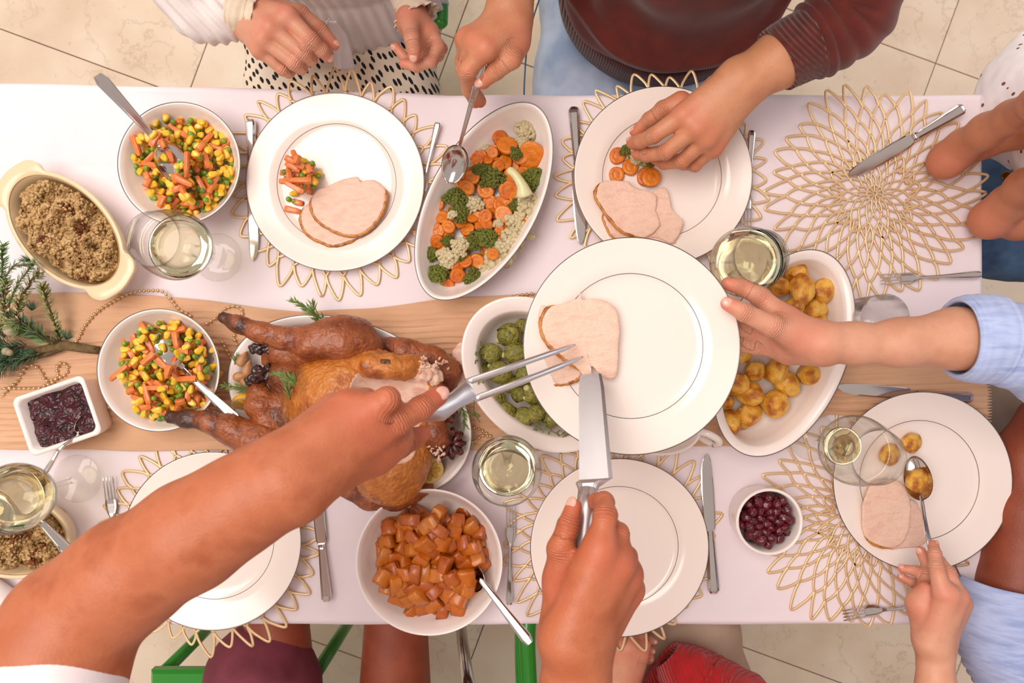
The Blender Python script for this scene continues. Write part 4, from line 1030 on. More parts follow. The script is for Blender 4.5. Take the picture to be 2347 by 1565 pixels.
# ---- cranberries
M_cran = mat('cranberry', '#4a0a1a', 0.3, colors=['#661322', '#380714'], nscale=50, coat=.3, bump=.6, bscale=130, bdist=.002)
cran_me = []
for s_ in range(4):
    V = ICO[3][0].copy()
    for i in range(len(V)): V[i] *= 1 + .16 * nz(V[i], 2.2, s_ * 3) + .10 * abs(nz(V[i], 5, s_))
    cran_me.append(newmesh('berry', V * np.array((.0094, .0078, .0066)), ICO[3][1], M_cran))
random.seed(8); rp, rR, rH = RAM
PC = Pile(rp.x, rp.y, .06, lambda X, Y: TZ + .020 + 0 * X)
for k in range(93):
    a = k * 2.39996; r = (rR - .013) * math.sqrt(((k % 31) + .5) / 31); x, y = rp.x + r * math.cos(a), rp.y + r * math.sin(a); z = PC.drop(x, y, [(0, 0, .0068)], 0, .9)
    o = link('cranberry', random.choice(cran_me), None, (x, y, z), (rr(), rr(), rr())); tag(o, 'wrinkled dark red cranberry in the white ramekin', 'cranberry', 'cranberries in the ramekin')
M_sauce = mat('cranberry_sauce', '#2e0510', 0.3, colors=['#4a0a1a', '#240409'], nscale=40, coat=.15, bump=.3, bscale=90, bdist=.002)
c, rot, a_, b_, H_ = SQB; V = []; nx, ny = 90, 80
for i in range(nx):
    for j in range(ny):
        u = (i / (nx - 1) * 2 - 1) * (a_ - .0085); v = (j / (ny - 1) * 2 - 1) * (b_ - .0085); e = min(1, min(a_ - .008 - abs(u), b_ - .008 - abs(v)) / .006)
        h = .036 + e * .002 + .007 * nz((u, v, 0), 55, 1) + .004 * abs(nz((u, v, 0), 120, 4)) + .0015 * nz((u, v, 0), 330, 2)
        V.append((c.x + u * math.cos(rot) - v * math.sin(rot), c.y + u * math.sin(rot) + v * math.cos(rot), TZ + h))
o = link('cranberry_sauce', newmesh('cranberry_sauce', V, grid_faces(nx, ny), M_sauce)); o['kind'] = 'stuff'; tag(o, 'dark glossy cranberry sauce filling the square white dish', 'sauce')

# ---- stuffing
M_stuf = mat('stuffing_crumb', '#74542e', 0.6, colors=['#ac8653', '#cdaa76', '#9a6e3c'], nscale=60, ndetail=6, ramp=(.3, .7), bump=.7, bscale=420, bdist=.0015, spec=.4)
M_stuf2 = mat('stuffing_toasted', '#8a4a1c', 0.6, colors=['#6a3414'], nscale=60, bump=.5, bscale=500)
def stuffing(D, seed, n, label):
    rnd = random.Random(seed); mb = MB(); mi = []; a, b, rot, c, H = D['a'] - .009, D['b'] - .009, D['rot'], D['c'], D['H']
    cr_, sr_ = math.cos(rot), math.sin(rot); base = MB()
    def hh(u, v):
        q = (u / a) ** 2 + (v / b) ** 2
        return H - .016 + .022 * max(0, 1 - q) ** .6 + .024 * nz((u, v, seed), 30, seed) + .017 * nz((u, v, seed), 70, 3)
    nr, ns = 26, 64; V = []
    for i in range(nr):
        for k in range(ns):
            f = i / (nr - 1) * (.92 + .07 * nz((math.cos(k / ns * 6.28), math.sin(k / ns * 6.28), seed), 2.5)); th = 2 * PI * k / ns; u, v = a * f * math.cos(th), b * f * math.sin(th)
            z = hh(u, v) - .002 + .003 * nz((u, v, 1), 260)
            if i == nr - 1: z = H * .2
            V.append((c.x + u * cr_ - v * sr_, c.y + u * sr_ + v * cr_, TZ + z))
    Fb = grid_faces(nr, ns, False, True); mb.add(V, Fb); mi += [0] * len(Fb)
    V0, F0 = ICO[1]
    for i in range(n):
        th = rnd.uniform(0, 2 * PI); f = math.sqrt(rnd.random()) * .93; u, v = a * f * math.cos(th), b * f * math.sin(th); z = hh(u, v) + rnd.uniform(-.001, .0022)
        r = rnd.uniform(.0012, .0030); sc = np.array((rnd.uniform(.7, 1.3), rnd.uniform(.7, 1.3), rnd.uniform(.6, 1.1))) * r
        mb.add(V0 * sc + np.array((c.x + u * cr_ - v * sr_, c.y + u * sr_ + v * cr_, TZ + z)), F0); mi += [1 if nz((u, v, 0), 30, seed) > .22 and rnd.random() < .7 else 0] * len(F0)
    V, F = mb.get(); me = newmesh('stuffing', V, F, [M_stuf, M_stuf2]); me.polygons.foreach_set('material_index', mi)
    o = link('stuffing', me); o['kind'] = 'stuff'; tag(o, label, 'stuffing')
stuffing(STU1, 2, 3600, 'coarse brown herb stuffing heaped in the upper left cream dish')
stuffing(STU2, 5, 2200, 'coarse brown stuffing in the lower left dish behind the wine glass')

# ---- turkey slices
M_meat = mat('turkey_meat', '#e6b9a2', 0.5, colors=['#eec8b2', '#e9bfa9'], nscale=35, ndetail=6, bump=.7, bscale=210, bdist=.002, stretch=(1, 2.4, 1), sss=.1, coat=.1)
M_mskin = mat('turkey_skin_edge', '#a9611f', 0.45, colors=['#c98336', '#8a4816'], nscale=90, bump=.5, bscale=300, coat=.2)
def slice_(org, sc, pts, z, label, skin=None, tilt=(0, 0), group=None, thick=.0042, seed=0):
    P = [W(org[0] + x / sc, org[1] + y / sc, z - TZ if z > TZ else z) for x, y in pts]; zz = P[0].z
    cen = sum(P, Vector()) / len(P); t = thing('turkey_slice', label, 'meat', tuple(cen), group)
    loop = cr([(p.x, p.y) for p in P], 7, True); n = len(loop)
    loop = [(x + .0009 * nz((x, y, 0), 420, seed), y + .0009 * nz((x, y, 3), 420, seed)) for x, y in loop]
    fr = [.03, .25, .45, .62, .78, .9, .97, 1.0]; V = []
    def zt(x, y): return zz + (x - cen.x) * tilt[0] + (y - cen.y) * tilt[1] + .0016 * nz((x, y, 0), 35, seed) + .0006 * nz((x, y, 0), 160, seed)
    for f in fr:
        for x, y in loop:
            X, Y = cen.x + (x - cen.x) * f, cen.y + (y - cen.y) * f; V.append((X, Y, zt(X, Y) + thick - (.0012 if f == 1 else 0)))
    for f in (1.0, .97, .03):
        for x, y in loop:
            X, Y = cen.x + (x - cen.x) * f, cen.y + (y - cen.y) * f; V.append((X, Y, zt(X, Y) + (.0008 if f == 1 else 0)))
    F = grid_faces(len(fr) + 3, n, False, True); F.append(tuple(range(n))); F.append(tuple(range(len(V) - n, len(V)))[::-1])
    F = [f for f in F]
    part('meat', V, F, M_meat, t)
    if skin:
        i0, i1 = int(skin[0] * 7), int(skin[1] * 7); pp = [loop[i % n] for i in range(i0, i1)]; m = len(pp)
        rad = [.0030 * min(1, min(i, m - 1 - i) / 5 + .25) * (1 + .25 * nz((i * .3, seed, 0))) for i in range(m)]
        V, F = tube([(x, y, zt(x, y) + thick * .45) for x, y in pp], rad, 9, flat=.95); part('skin', V, F, M_mskin, t, label='browned roasted skin edge')
    return t
PZ = .0098
slice_((620, 340), 6.52, [(600, 820), (480, 950), (465, 1120), (560, 1290), (750, 1400), (930, 1460), (1100, 1430), (1300, 1340), (1350, 1200), (1200, 1000), (900, 850)], .014, 'lower turkey slice half covered on the plate with diced vegetables', skin=(.6, 7.2), seed=1)
slice_((620, 340), 6.52, [(1100, 470), (1300, 430), (1350, 500), (1470, 480), (1600, 500), (1720, 620), (1730, 750), (1680, 950), (1560, 1130), (1400, 1270), (1220, 1310), (1000, 1260), (750, 1120), (640, 980), (610, 800), (700, 640), (850, 580), (980, 520)], .0185, 'top turkey slice on the plate with diced vegetables', skin=(5, 14.6), seed=2)
slice_((1240, 180), 3.557, [(520, 1100), (540, 1230), (600, 1310), (760, 1370), (1000, 1360), (1100, 1330), (1000, 1200), (800, 1100)], .016, 'lowest turkey slice with a brown skin edge on the carrot plate', skin=(0, 3.4), seed=3)
slice_((1240, 180), 3.557, [(900, 940), (1000, 890), (1040, 960), (1060, 1060), (1110, 1120), (1155, 1180), (1075, 1340), (950, 1300), (800, 1290), (860, 1100)], .019, 'right-hand turkey slice partly under another on the carrot plate', seed=4)
slice_((1240, 180), 3.557, [(500, 845), (690, 840), (760, 890), (930, 950), (935, 1080), (965, 1190), (900, 1270), (800, 1300), (650, 1240), (540, 1120), (470, 1020), (440, 940)], .0235, 'top pink turkey slice with brown skin edge on the carrot plate', skin=(6.6, 12), seed=5)
cz = PLC_H + .012
slice_((1040, 540), 3.01, [(545, 500), (640, 485), (700, 560), (640, 660), (590, 660), (560, 590)], cz + .002, 'small pink turkey scrap at the left of the raised plate', seed=9)
slice_((1040, 540), 3.01, [(545, 900), (640, 830), (800, 830), (880, 900), (870, 970), (830, 1000), (700, 1030), (600, 990)], cz + .002, 'lower turkey slice with brown skin edge on the raised plate', skin=(3.5, 7.2), seed=6)
slice_((1040, 540), 3.01, [(600, 600), (650, 500), (760, 470), (850, 430), (870, 395), (890, 440), (1000, 440), (1110, 500), (1140, 620), (1135, 760), (1120, 960), (1060, 985), (1000, 950), (950, 900), (945, 965), (900, 985), (865, 930), (760, 850), (680, 780), (620, 700)], cz + .007, 'large turkey slice held by the carving fork on the raised plate', skin=(16.0, 21.6), seed=7)
slice_((1600, 900), 2.353, [(1130, 580), (1190, 620), (1225, 800), (1080, 838), (1020, 830), (1080, 700)], .020, 'turkey slice peeking out to the right on the right-hand plate', seed=8)
slice_((1600, 900), 2.353, [(940, 480), (1060, 470), (1130, 540), (1140, 650), (1120, 770), (1060, 830), (960, 820), (890, 760), (880, 650), (890, 580)], .025, 'pale turkey slice on top on the right-hand plate', skin=(5.2, 7), seed=10)
# ------------------------------------------------------------------ roast turkey
def skin_mat(name, cols, sc=14, attr=None, attr_col=None, ramp=(.3, .7)):
    m = mat(name, cols[0], 0.36, colors=cols[1:], nscale=sc, ndetail=7, ramp=ramp, bump=.8, bscale=230, bdist=.003, coat=.25, attr=attr, attr_col=attr_col); return m
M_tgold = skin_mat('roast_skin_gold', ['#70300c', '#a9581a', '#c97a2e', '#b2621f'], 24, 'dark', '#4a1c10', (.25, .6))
M_tbrown = skin_mat('roast_skin_brown', ['#461809', '#864019', '#a0562a', '#6e2c12'], 22, 'dark', '#43200f', (.30, .66))
M_tmeat = mat('breast_meat', '#e0b39c', 0.5, colors=['#edc9b3', '#d9a48c'], nscale=30, ndetail=6, bump=.5, bscale=160, bdist=.002, stretch=(1, 2.5, 1), sss=.1)
M_char = mat('charred', '#1c0b0a', 0.3, colors=['#3d120e', '#120808'], nscale=60, bump=.7, bscale=160, bdist=.002, coat=.4)
TK = thing('roast_turkey', 'whole roast turkey with a carved breast on the oval platter', 'turkey', tuple(W(803, 933, .02)))
def disp(V, F, amp, sc, ridg=0.0, off=0.0):
    N = vnormals(V, F); d = np.array([mnoise.noise(Vector((float(v[0] * sc + off), float(v[1] * sc), float(v[2] * sc)))) for v in V]) * amp
    if ridg: d += np.array([abs(mnoise.noise(Vector((float(v[0] * 130 + v[1] * 60), float(v[1] * 150 - v[0] * 60), float(v[2] * 110)))))for v in V]) * ridg
    return V + N * d[:, None]
def tpart(name, B, m, v=.0019, amp=.002, sc=45, ridg=.0016, off=0, dark=None, label=None, smooth=1):
    V, F = B.build(v, smooth=smooth); V = disp(V, F, amp, sc, ridg, off); o = part(name, V, F, m, TK, label=label)
    if dark: set_attr(o.data, 'dark', [dark(p) for p in V])
    return o
w = lambda x, y, h: np.array(W(x, y, h))
B = Blob()
B.ell(w(800, 915, .080), (.078, .070, .062), k=.02).ell(w(895, 1060, .072), (.055, .062, .055), k=.02).ell(w(860, 960, .055), (.105, .082, .045), k=.02)
B.ell(w(930, 900, .070), (.055, .045, .050), k=.02).cap(w(660, 860, .05), w(760, 890, .06), .030, .05, k=.02).cap(w(650, 950, .05), w(740, 950, .05), .032, .045, k=.02).cap(w(640, 975, .04), w(700, 1000, .04), .03, .035, k=.02)
B.cap(w(840, 835, .085), w(925, 850, .088), .026, .022, k=.012)
# the carved flat on the breast
cutn = Vector((.10, -.30, .95)).normalized(); cp = w(908, 874, .100)
Mc = np.array([list(basis(cutn)[0]), list(basis(cutn)[1]), list(cutn)]).T
B.ell(cp + np.array(cutn) * .046, (.100, .062, .05), Mc, k=.003, sub=True)
V, F = B.build(.0018, smooth=1); 
inn = (np.linalg.norm(((V - (cp + np.array(cutn) * .046)) @ Mc) / np.array((.100, .062, .05)), axis=1) < 1.035)
V2 = disp(V, F, .0026, 40, .0026); V2[inn] = V[inn]; 
for _ in range(1): pass
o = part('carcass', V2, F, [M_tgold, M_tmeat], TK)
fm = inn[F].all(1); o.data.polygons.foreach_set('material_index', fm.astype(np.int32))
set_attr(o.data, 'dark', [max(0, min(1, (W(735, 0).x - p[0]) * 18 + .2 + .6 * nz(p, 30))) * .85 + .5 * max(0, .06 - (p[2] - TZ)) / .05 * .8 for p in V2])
# drumsticks
def leg(pts, k=.012): B = Blob(); B.chain([(w(*p[:3]), p[3]) for p in pts], k); return B
dk = lambda x1: (lambda p: max(0, min(1, (W(x1, 0, .09).x - p[0]) * 22 + .1 + 1.3 * nz(p, 70))))
B = leg([(512, 728, .095, .0085), (545, 742, .10, .010), (600, 762, .10, .013), (650, 775, .098, .014), (715, 785, .095, .024), (785, 785, .085, .035), (845, 815, .065, .030)]); B.cap(w(760, 775, .09), w(820, 765, .07), .028, .024, k=.012).cap(w(840, 810, .07), w(855, 860, .07), .026, .024, k=.012)
tpart('drumstick', B, M_tbrown, dark=dk(590), off=3)
B = leg([(392, 955, .075, .009), (430, 960, .078, .011), (480, 965, .08, .013), (530, 985, .075, .020), (600, 1018, .07, .032), (670, 1040, .06, .034), (730, 1050, .06, .036)]); B.cap(w(600, 1010, .06), w(650, 990, .055), .026, .022, k=.01)
tpart('drumstick', B, M_tbrown, dark=dk(480), off=8)
# wings
B = leg([(868, 792, .055, .015), (930, 808, .062, .019), (990, 828, .060, .021), (1025, 850, .055, .019)]); B.chain([(w(1025, 850, .055), .018), (w(1022, 880, .05), .015)], .01)
tpart('wing', B, M_tbrown, off=13)
B = leg([(800, 1120, .045, .015), (850, 1135, .050, .019), (910, 1138, .052, .018), (950, 1128, .045, .012), (985, 1118, .04, .006)]); tpart('wing', B, M_tbrown, off=17)
B = leg([(990, 960, .07, .015), (1000, 1000, .072, .019), (985, 1025, .065, .014)]); tpart('wing_joint', B, M_tbrown, off=21)
# rear flaps and skin
B = leg([(585, 870, .05, .012), (600, 930, .06, .020), (625, 985, .06, .024), (655, 1000, .05, .02)]); B.chain([(w(600, 930, .06), .016), (w(660, 930, .06), .020)], .01); tpart('rear_skin', B, M_tbrown, amp=.004, sc=60, off=23)
B = leg([(620, 820, .05, .014), (650, 800, .07, .020), (700, 810, .075, .026)]); B.chain([(w(660, 850, .06), .02), (w(700, 840, .065), .02)], .01); tpart('rear_skin', B, M_tbrown, amp=.004, sc=60, off=29)
# torn skin flap above the cut
B = leg([(812, 838, .110, .012), (850, 838, .117, .015), (895, 840, .116, .016), (935, 840, .108, .014), (965, 832, .095, .012)], .010); B.cap(w(905, 850, .118), w(925, 866, .112), .009, .006, k=.008).cap(w(860, 850, .118), w(868, 860, .115), .008, .006, k=.008); tpart('skin_flap', B, M_tgold, amp=.003, sc=60, off=31, v=.0014)
B = Blob(); B.ell(w(882, 838, .1305), (.0085, .0110, .0030), k=.002); V, F = B.build(.001); V = disp(V, F, .003, 160, .001, 3); part('charred_spot', V, F, mat('browned_spot', '#5b3420', .45, colors=['#74482c', '#3e2216'], nscale=180), TK)
# loose shredded meat
def shreds(c, n, R, seed, parent, m=M_tmeat, name='shredded_meat', r=.0019):
    rnd = random.Random(seed); mb = MB()
    for i in range(n):
        x, y = rnd.uniform(-R, R), rnd.uniform(-R, R); a = rnd.uniform(0, 6.3); L = rnd.uniform(.0015, .0045); P = [(c[0] + x + math.cos(a) * L * s, c[1] + y + math.sin(a) * L * s + .001 * math.sin(s * 4 + i), c[2] + rnd.uniform(0, .004)) for s in (-1, -.3, .4, 1)]
        V, F = tube(P, [r * .5, r, r * .9, r * .4], 6); mb.add(V, F)
    V, F = mb.get(); o = part(name, V, F, m, parent); o['kind'] = 'stuff'
shreds(w(985, 838, .112), 26, .014, 1, TK); shreds(w(1000, 1040, .085), 16, .012, 2, TK); shreds(w(1012, 843, .082), 8, .010, 3, TK)
def torn(c, n, R, seed):
    V, F = Blob().ell(c, (R, R * .7, R * .35), k=.004).build(.0015); V = disp(V, F, .006, 90, .003, seed); part('torn_meat', V, F, M_tmeat, TK)
torn(w(968, 852, .106), 1, .019, 3); torn(w(990, 866, .100), 1, .017, 9)

# pale turkey piece with fat between platter and sprouts
def piece():
    t = thing('turkey_piece', 'ragged pale turkey piece wedged between the platter and sprout dish', 'meat', tuple(W(1052, 835, .035)))
    B = Blob(); B.ell(w(1055, 860, .035), (.014, .034, .010), k=.01).ell(w(1062, 805, .036), (.015, .014, .006), k=.01); V, F = B.build(.0014); V = disp(V, F, .005, 80, .002, 4); part('meat', V, F, M_meat, t)
piece()

# charred onions / garlic / lemons around the bird
M_onion = mat('burnt_onion', '#3c0f12', 0.25, colors=['#5e1c18', '#260a0d', '#7a3322'], nscale=45, coat=.5, bump=.4, bscale=90, bdist=.002)
M_garlic = mat('roast_garlic', '#c79468', 0.45, colors=['#b37a4a', '#dcb68e'], nscale=50, bump=.3, bscale=120)
M_lemz = mat('lemon_zest', '#eaa417', 0.35, colors=['#f2b72a'], nscale=60, coat=.3, bump=.25, bscale=420, bdist=.001)
M_lemf = mat('lemon_flesh', '#b98520', 0.25, colors=['#d3a23a', '#a8761c'], nscale=60, coat=.5, bump=.5, bscale=240, bdist=.001)
M_pith = mat('lemon_pith', '#dfbb74', 0.5)
def segmented(px, py, h, r, label, m, n=9, name='roast_onion'):
    c = W(px, py, h); R = ML(r, h); t = thing(name, label, 'onion', tuple(c)); rnd = random.Random(int(px))
    for i in range(n):
        a = 2 * PI * i / n; V = ICO[3][0].copy(); V = V * np.array((.52, .36 * 7 / n, .46)); V[:, 0] += .44; V *= (1 + .05 * rnd.uniform(-1, 1)); V *= R
        ca, sa = math.cos(a), math.sin(a); V = np.stack([V[:, 0] * ca - V[:, 1] * sa, V[:, 0] * sa + V[:, 1] * ca, V[:, 2] - R * .1 * rnd.random()], 1); part('segment', V, ICO[3][1], m, t, world=False)
segmented(1032, 1016, .058, 40, 'dark caramelised onion half beside the lemon at the right of the turkey', M_onion)
segmented(1022, 945, .062, 30, 'dark roasted onion wedge under the fork, right side of the turkey', M_onion, 7)
def charred(px, py, h, rx, ry, label, seed):
    t = thing('charred_onion', label, 'onion', tuple(W(px, py, h))); rnd = random.Random(seed)
    for k in range(5):
        a = rnd.uniform(-.6, .6); c = np.array(W(px + (k - 2) * rx * .35, py + rnd.uniform(-.5, .5) * ry, h + .003 * (k % 2))); d = np.array((math.cos(a), math.sin(a) + .4, .1)) * ML(rx, h) * .35
        V, F = Blob().cap(c - d, c + d, .0075, .005, k=.003, fl=((0, 0, 1), .6)).build(.0014); V = disp(V, F, .004, 120, .003, seed + k); part('layer', V, F, M_char, t)
charred(620, 796, .080, 36, 24, 'charred black onion below the upper drumstick', 3)
charred(598, 858, .066, 26, 34, 'charred onion layers at the left end of the turkey', 8)
for (px, py, a, lb) in ((556, 822, 1.1, 'roast garlic clove nearest the platter edge'), (568, 843, 1.3, 'roast garlic clove with torn papery skin'), (553, 862, .2, 'small golden roast garlic clove'), (560, 876, 2.0, 'lowest roast garlic clove above the lemon')):
    c = W(px, py, .035); V = ICO[3][0] * np.array((.0125, .0065, .006)); V[:, 1] *= 1 - .5 * (V[:, 0] / .0125); o = link('garlic_clove', newmesh('garlic_clove', V, ICO[3][1], M_garlic), None, tuple(c), (0, .2, a)); tag(o, lb, 'garlic')
def lemon(px, py, h, r, nrm, label):
    c = W(px, py, h); R = ML(r, h); t = thing('lemon_half', label, 'lemon', tuple(c)); a, b, d = basis(nrm); M = np.array([list(a), list(b), list(d)])
    prof = [(R, 0)] + [(R * math.cos(x), -R * .95 * math.sin(x)) for x in np.linspace(.15, PI / 2 - .02, 9)]
    V, F = lathe(prof, 40); F = [f[::-1] for f in F]; part('zest', np.array(V) @ M, F, M_lemz, t, world=False)
    V, F = lathe([(R, 0), (R * .97, .0006), (R * .86, .0004), (.0001, -.0012)], 40); F = [f[::-1] for f in F]; part('pith', np.array(V) @ M, F, M_pith, t, world=False)
    for i in range(8):
        an = 2 * PI * i / 8; V = ICO[2][0] * np.array((.37, .25, .07)); V[:, 1] *= .35 + .75 * (V[:, 0] + .37) / .74; V[:, 0] += .44; V *= R; ca, sa = math.cos(an), math.sin(an)
        V = np.stack([V[:, 0] * ca - V[:, 1] * sa, V[:, 0] * sa + V[:, 1] * ca, V[:, 2]], 1); part('flesh_segment', V @ M, ICO[2][1], M_lemf, t, world=False)
lemon(560, 928, .040, 29, (.15, -.75, .65), 'bright lemon half left of the turkey, cut face downwards')
lemon(590, 955, .036, 26, (-.6, -.4, .7), 'smaller squeezed lemon half tucked against the lower drumstick')
lemon(985, 1078, .042, 32, (.25, -.15, .95), 'roasted lemon half with its cut face up, lower right of the turkey')

# ---- herbs
M_ros = mat('rosemary', '#5f7a35', 0.5, colors=['#7f9650'], nscale=60); M_rosd = mat('dark_rosemary', '#34451f', 0.5, colors=['#4c5e2c'], nscale=60)
M_twig = mat('twig', '#6b5a34', 0.7, colors=['#7d6b40'], nscale=90)
def blade(p, d, L, w_, up):
    d = Vector(d).normalized(); s = d.cross(Vector(up)).normalized() * w_ / 2; n = s.cross(d).normalized() * w_ * .3; p = Vector(p)
    m = p + d * L * .5 + n * .6; return [p - s * .5, p + s * .5, m + s, m - s, p + d * L, m + n], [(0, 1, 2, 5), (0, 5, 3), (5, 2, 4), (3, 5, 4), (0, 3, 2, 1), (3, 4, 2)]
def sprig(name, pts, L, w_, n, label, m=M_ros, ang_=.65, seed=0, cat='herb', group=None, r=.0009, flat=.5, spread=1.0, parent=None, mt=M_twig):
    rnd = random.Random(seed); P = cr([tuple(q) for q in pts], 8); t = parent or thing(name, label, cat, tuple(P[0]), group)
    V, F = tube(P, [r * (1 - .6 * i / len(P)) for i in range(len(P))], 7); part('stem', V, F, mt, t)
    mb = MB()
    for i in range(n):
        f = (i + rnd.random()) / n; k = min(int(f * (len(P) - 1)), len(P) - 2); p = Vector(P[k]).lerp(Vector(P[k + 1]), rnd.random()); d = (Vector(P[k + 1]) - Vector(P[k])).normalized(); a, b, _ = basis(d)
        th = rnd.uniform(0, 2 * PI); o_ = a * math.cos(th) + b * math.sin(th) * flat; dd = d * math.cos(ang_) + o_ * math.sin(ang_) * spread
        V, F = blade(p, dd, L * rnd.uniform(.7, 1.15) * (1 - .35 * f), w_, b); mb.add(V, F)
    V, F = mb.get(); o = part('needles', V, F, m, t, smooth=False); o['kind'] = 'stuff'; return t
sprig('rosemary_sprig', [W(752, 742, .05), W(725, 722, .06), W(700, 705, .062), W(672, 690, .06)], .019, .0020, 46, 'green rosemary sprig sticking out above the turkey platter', seed=1)
sprig('rosemary_sprig', [W(740, 745, .05), W(722, 720, .062), W(716, 695, .066)], .018, .0020, 26, 'short upright rosemary shoot above the upper drumstick', seed=2)
sprig('rosemary_sprig', [W(577, 893, .045), W(550, 888, .05), W(515, 882, .055)], .017, .0018, 36, 'rosemary sprig reaching over the bowl rim at the left of the platter', seed=3)
sprig('rosemary_sprig', [W(690, 885, .10), W(668, 870, .105), W(632, 858, .10)], .019, .0018, 40, 'rosemary sprig lying on the back end of the turkey', seed=4)
sprig('rosemary_sprig', [W(665, 915, .095), W(660, 890, .10), W(650, 865, .10)], .017, .0018, 30, 'small rosemary tip between the turkey flaps', seed=5)
sprig('rosemary_sprig', [W(1042, 905, .03), W(1060, 935, .035), W(1066, 975, .035)], .018, .0018, 40, 'rosemary sprig along the right edge of the platter', seed=6)
sprig('rosemary_sprig', [W(1046, 985, .03), W(1060, 1010, .034), W(1078, 1018, .034)], .014, .0018, 24, 'short rosemary end beside the dark onion', seed=7)
sprig('rosemary_sprig', [W(538, 835, .035), W(542, 815, .04)], .012, .0018, 14, 'tiny rosemary tip by the garlic cloves', seed=8)
sprig('rosemary_sprig', [W(590, 850, .055), W(620, 862, .06), W(650, 872, .06)], .018, .0014, 36, 'blackened rosemary needles on the turkey rear', m=M_char, seed=9)
M_thy = mat('thyme', '#55632f', 0.5, colors=['#74803f'], nscale=50)
def thyme(pts, n, label, seed, m=M_thy):
    rnd = random.Random(seed); t = thing('thyme_sprig', label, 'herb', tuple(pts[0]), None); mb = MB(); lb_ = MB()
    P = cr([tuple(q) for q in pts], 10); V, F = tube(P, .0006, 6); mb.add(V, F)
    for i in range(n):
        k = rnd.randrange(1, len(P)); p = Vector(P[k]); a = rnd.uniform(0, 6.3); q = p + Vector((math.cos(a), math.sin(a), .2)) * rnd.uniform(.003, .010); V, F = tube([p, q], .0004, 5); mb.add(V, F)
        for s in range(rnd.randint(3, 6)):
            c = q + Vector((rnd.uniform(-1, 1), rnd.uniform(-1, 1), rnd.uniform(-.3, .8))) * .0022; b = rnd.uniform(0, 6.3); V = ICO[1][0] * np.array((.0018, .0010, .0005)); ca, sa = math.cos(b), math.sin(b)
            lb_.add(np.stack([V[:, 0] * ca - V[:, 1] * sa, V[:, 0] * sa + V[:, 1] * ca, V[:, 2]], 1) + np.array(c), ICO[1][1])
    V, F = mb.get(); part('stem', V, F, M_twig, t); V, F = lb_.get(); o = part('leaves', V, F, m, t); o['kind'] = 'stuff'
thyme([W(1101, 780, .055), W(1100, 830, .06), W(1102, 880, .06), W(1108, 915, .055)], 10, 'thin bare-stemmed thyme along the left of the sprouts', 1)
thyme([W(1092, 900, .055), W(1086, 940, .052), W(1100, 968, .05)], 10, 'wispy thyme sprig on the rim at the left of the sprout dish', 2)
thyme([W(1240, 965, .05), W(1215, 992, .055), W(1196, 1004, .055)], 16, 'dense thyme sprig lying below the sprouts', 3)
thyme([W(1262, 985, .055), W(1285, 1005, .055), W(1265, 1030, .05)], 16, 'leafy thyme sprig hanging over the lower rim of the sprout dish', 4)
thyme([W(1285, 985, .055), W(1300, 1005, .05), W(1280, 1022, .052)], 12, 'small thyme sprig beside the raised plate edge', 7)
thyme([W(900, 1112, .03), W(935, 1108, .03), W(965, 1125, .028)], 18, 'thyme sprig under the lower wing of the turkey', 5)
thyme([W(838, 768, .035), W(865, 778, .036), W(890, 788, .036)], 14, 'thyme sprig inside the upper rim of the platter', 6)

# ---- bead garlands
M_bead = mat('gold_beads', '#e0bf93', 0.22, metal=0.85)
def garland(pts, label, seed=0, r=.0027, step=.0068):
    P = [Vector(p) for p in cr([tuple(q) for q in pts], 24)]; t = thing('bead_garland', label, 'bead garland', tuple(P[0]), 'gold bead garlands')
    V, F = tube(P[::3] + [P[-1]], .0005, 5); part('thread', V, F, M_bead, t); mb = MB(); acc = 0
    for a, b in zip(P[:-1], P[1:]):
        acc += (b - a).length
        if acc >= step: acc = 0; mb.add(ICO[2][0] * r + np.array(b), ICO[2][1])
    V, F = mb.get(); o = part('beads', V, F, M_bead, t); o['kind'] = 'stuff'
g = .0075
garland([W(168, 792, g), W(180, 775, g), W(195, 745, g), W(225, 712, g), W(262, 690, g), W(300, 671, g), (W(340, 666, g)), W(372, 668, g), W(392, 688, g), W(410, 708, g), W(440, 726, g)], 'gold bead garland arching above the vegetable bowl beside the turkey')
garland([W(465, 748, g), W(495, 728, g), W(515, 708, g), W(540, 702, g), W(556, 716, g), W(540, 745, g), W(537, 775, g), W(545, 795, g)], 'gold bead garland looping by the end of the upper drumstick')
garland([W(505, 775, g), W(518, 800, g), W(530, 822, g)], 'short run of gold beads between the vegetable bowl and platter')
garland([W(95, 794, g), W(140, 796, g), W(185, 793, g), W(230, 799, g)], 'gold beads running beside the brown fir branch')
garland([W(2, 913, g), W(16, 893, g), W(38, 874, g), W(58, 842, g), W(76, 837, g), W(92, 850, g), W(105, 872, g), W(128, 868, g), W(150, 858, g), W(155, 842, g), W(142, 831, g), W(130, 842, g), W(132, 862, g), W(118, 878, g), W(100, 884, g)], 'gold bead garland coiling above the square cranberry dish')
garland([W(0, 891, g), W(45, 890, g), W(90, 889, g)], 'straight gold bead string left of the square cranberry dish')
garland([W(205, 905, g), W(225, 922, g), W(252, 935, g)], 'gold beads between the square dish and the vegetable bowl')
garland([W(1120, 710, g), W(1150, 690, g), W(1185, 678, g), W(1228, 672, g)], 'gold beads behind the sprout dish')
garland([W(1060, 1000, g), W(1085, 1012, g), W(1105, 998, g), W(1125, 1000, g), W(1090, 980, g), W(1070, 985, g)], 'gold beads between the platter and the sprout dish')

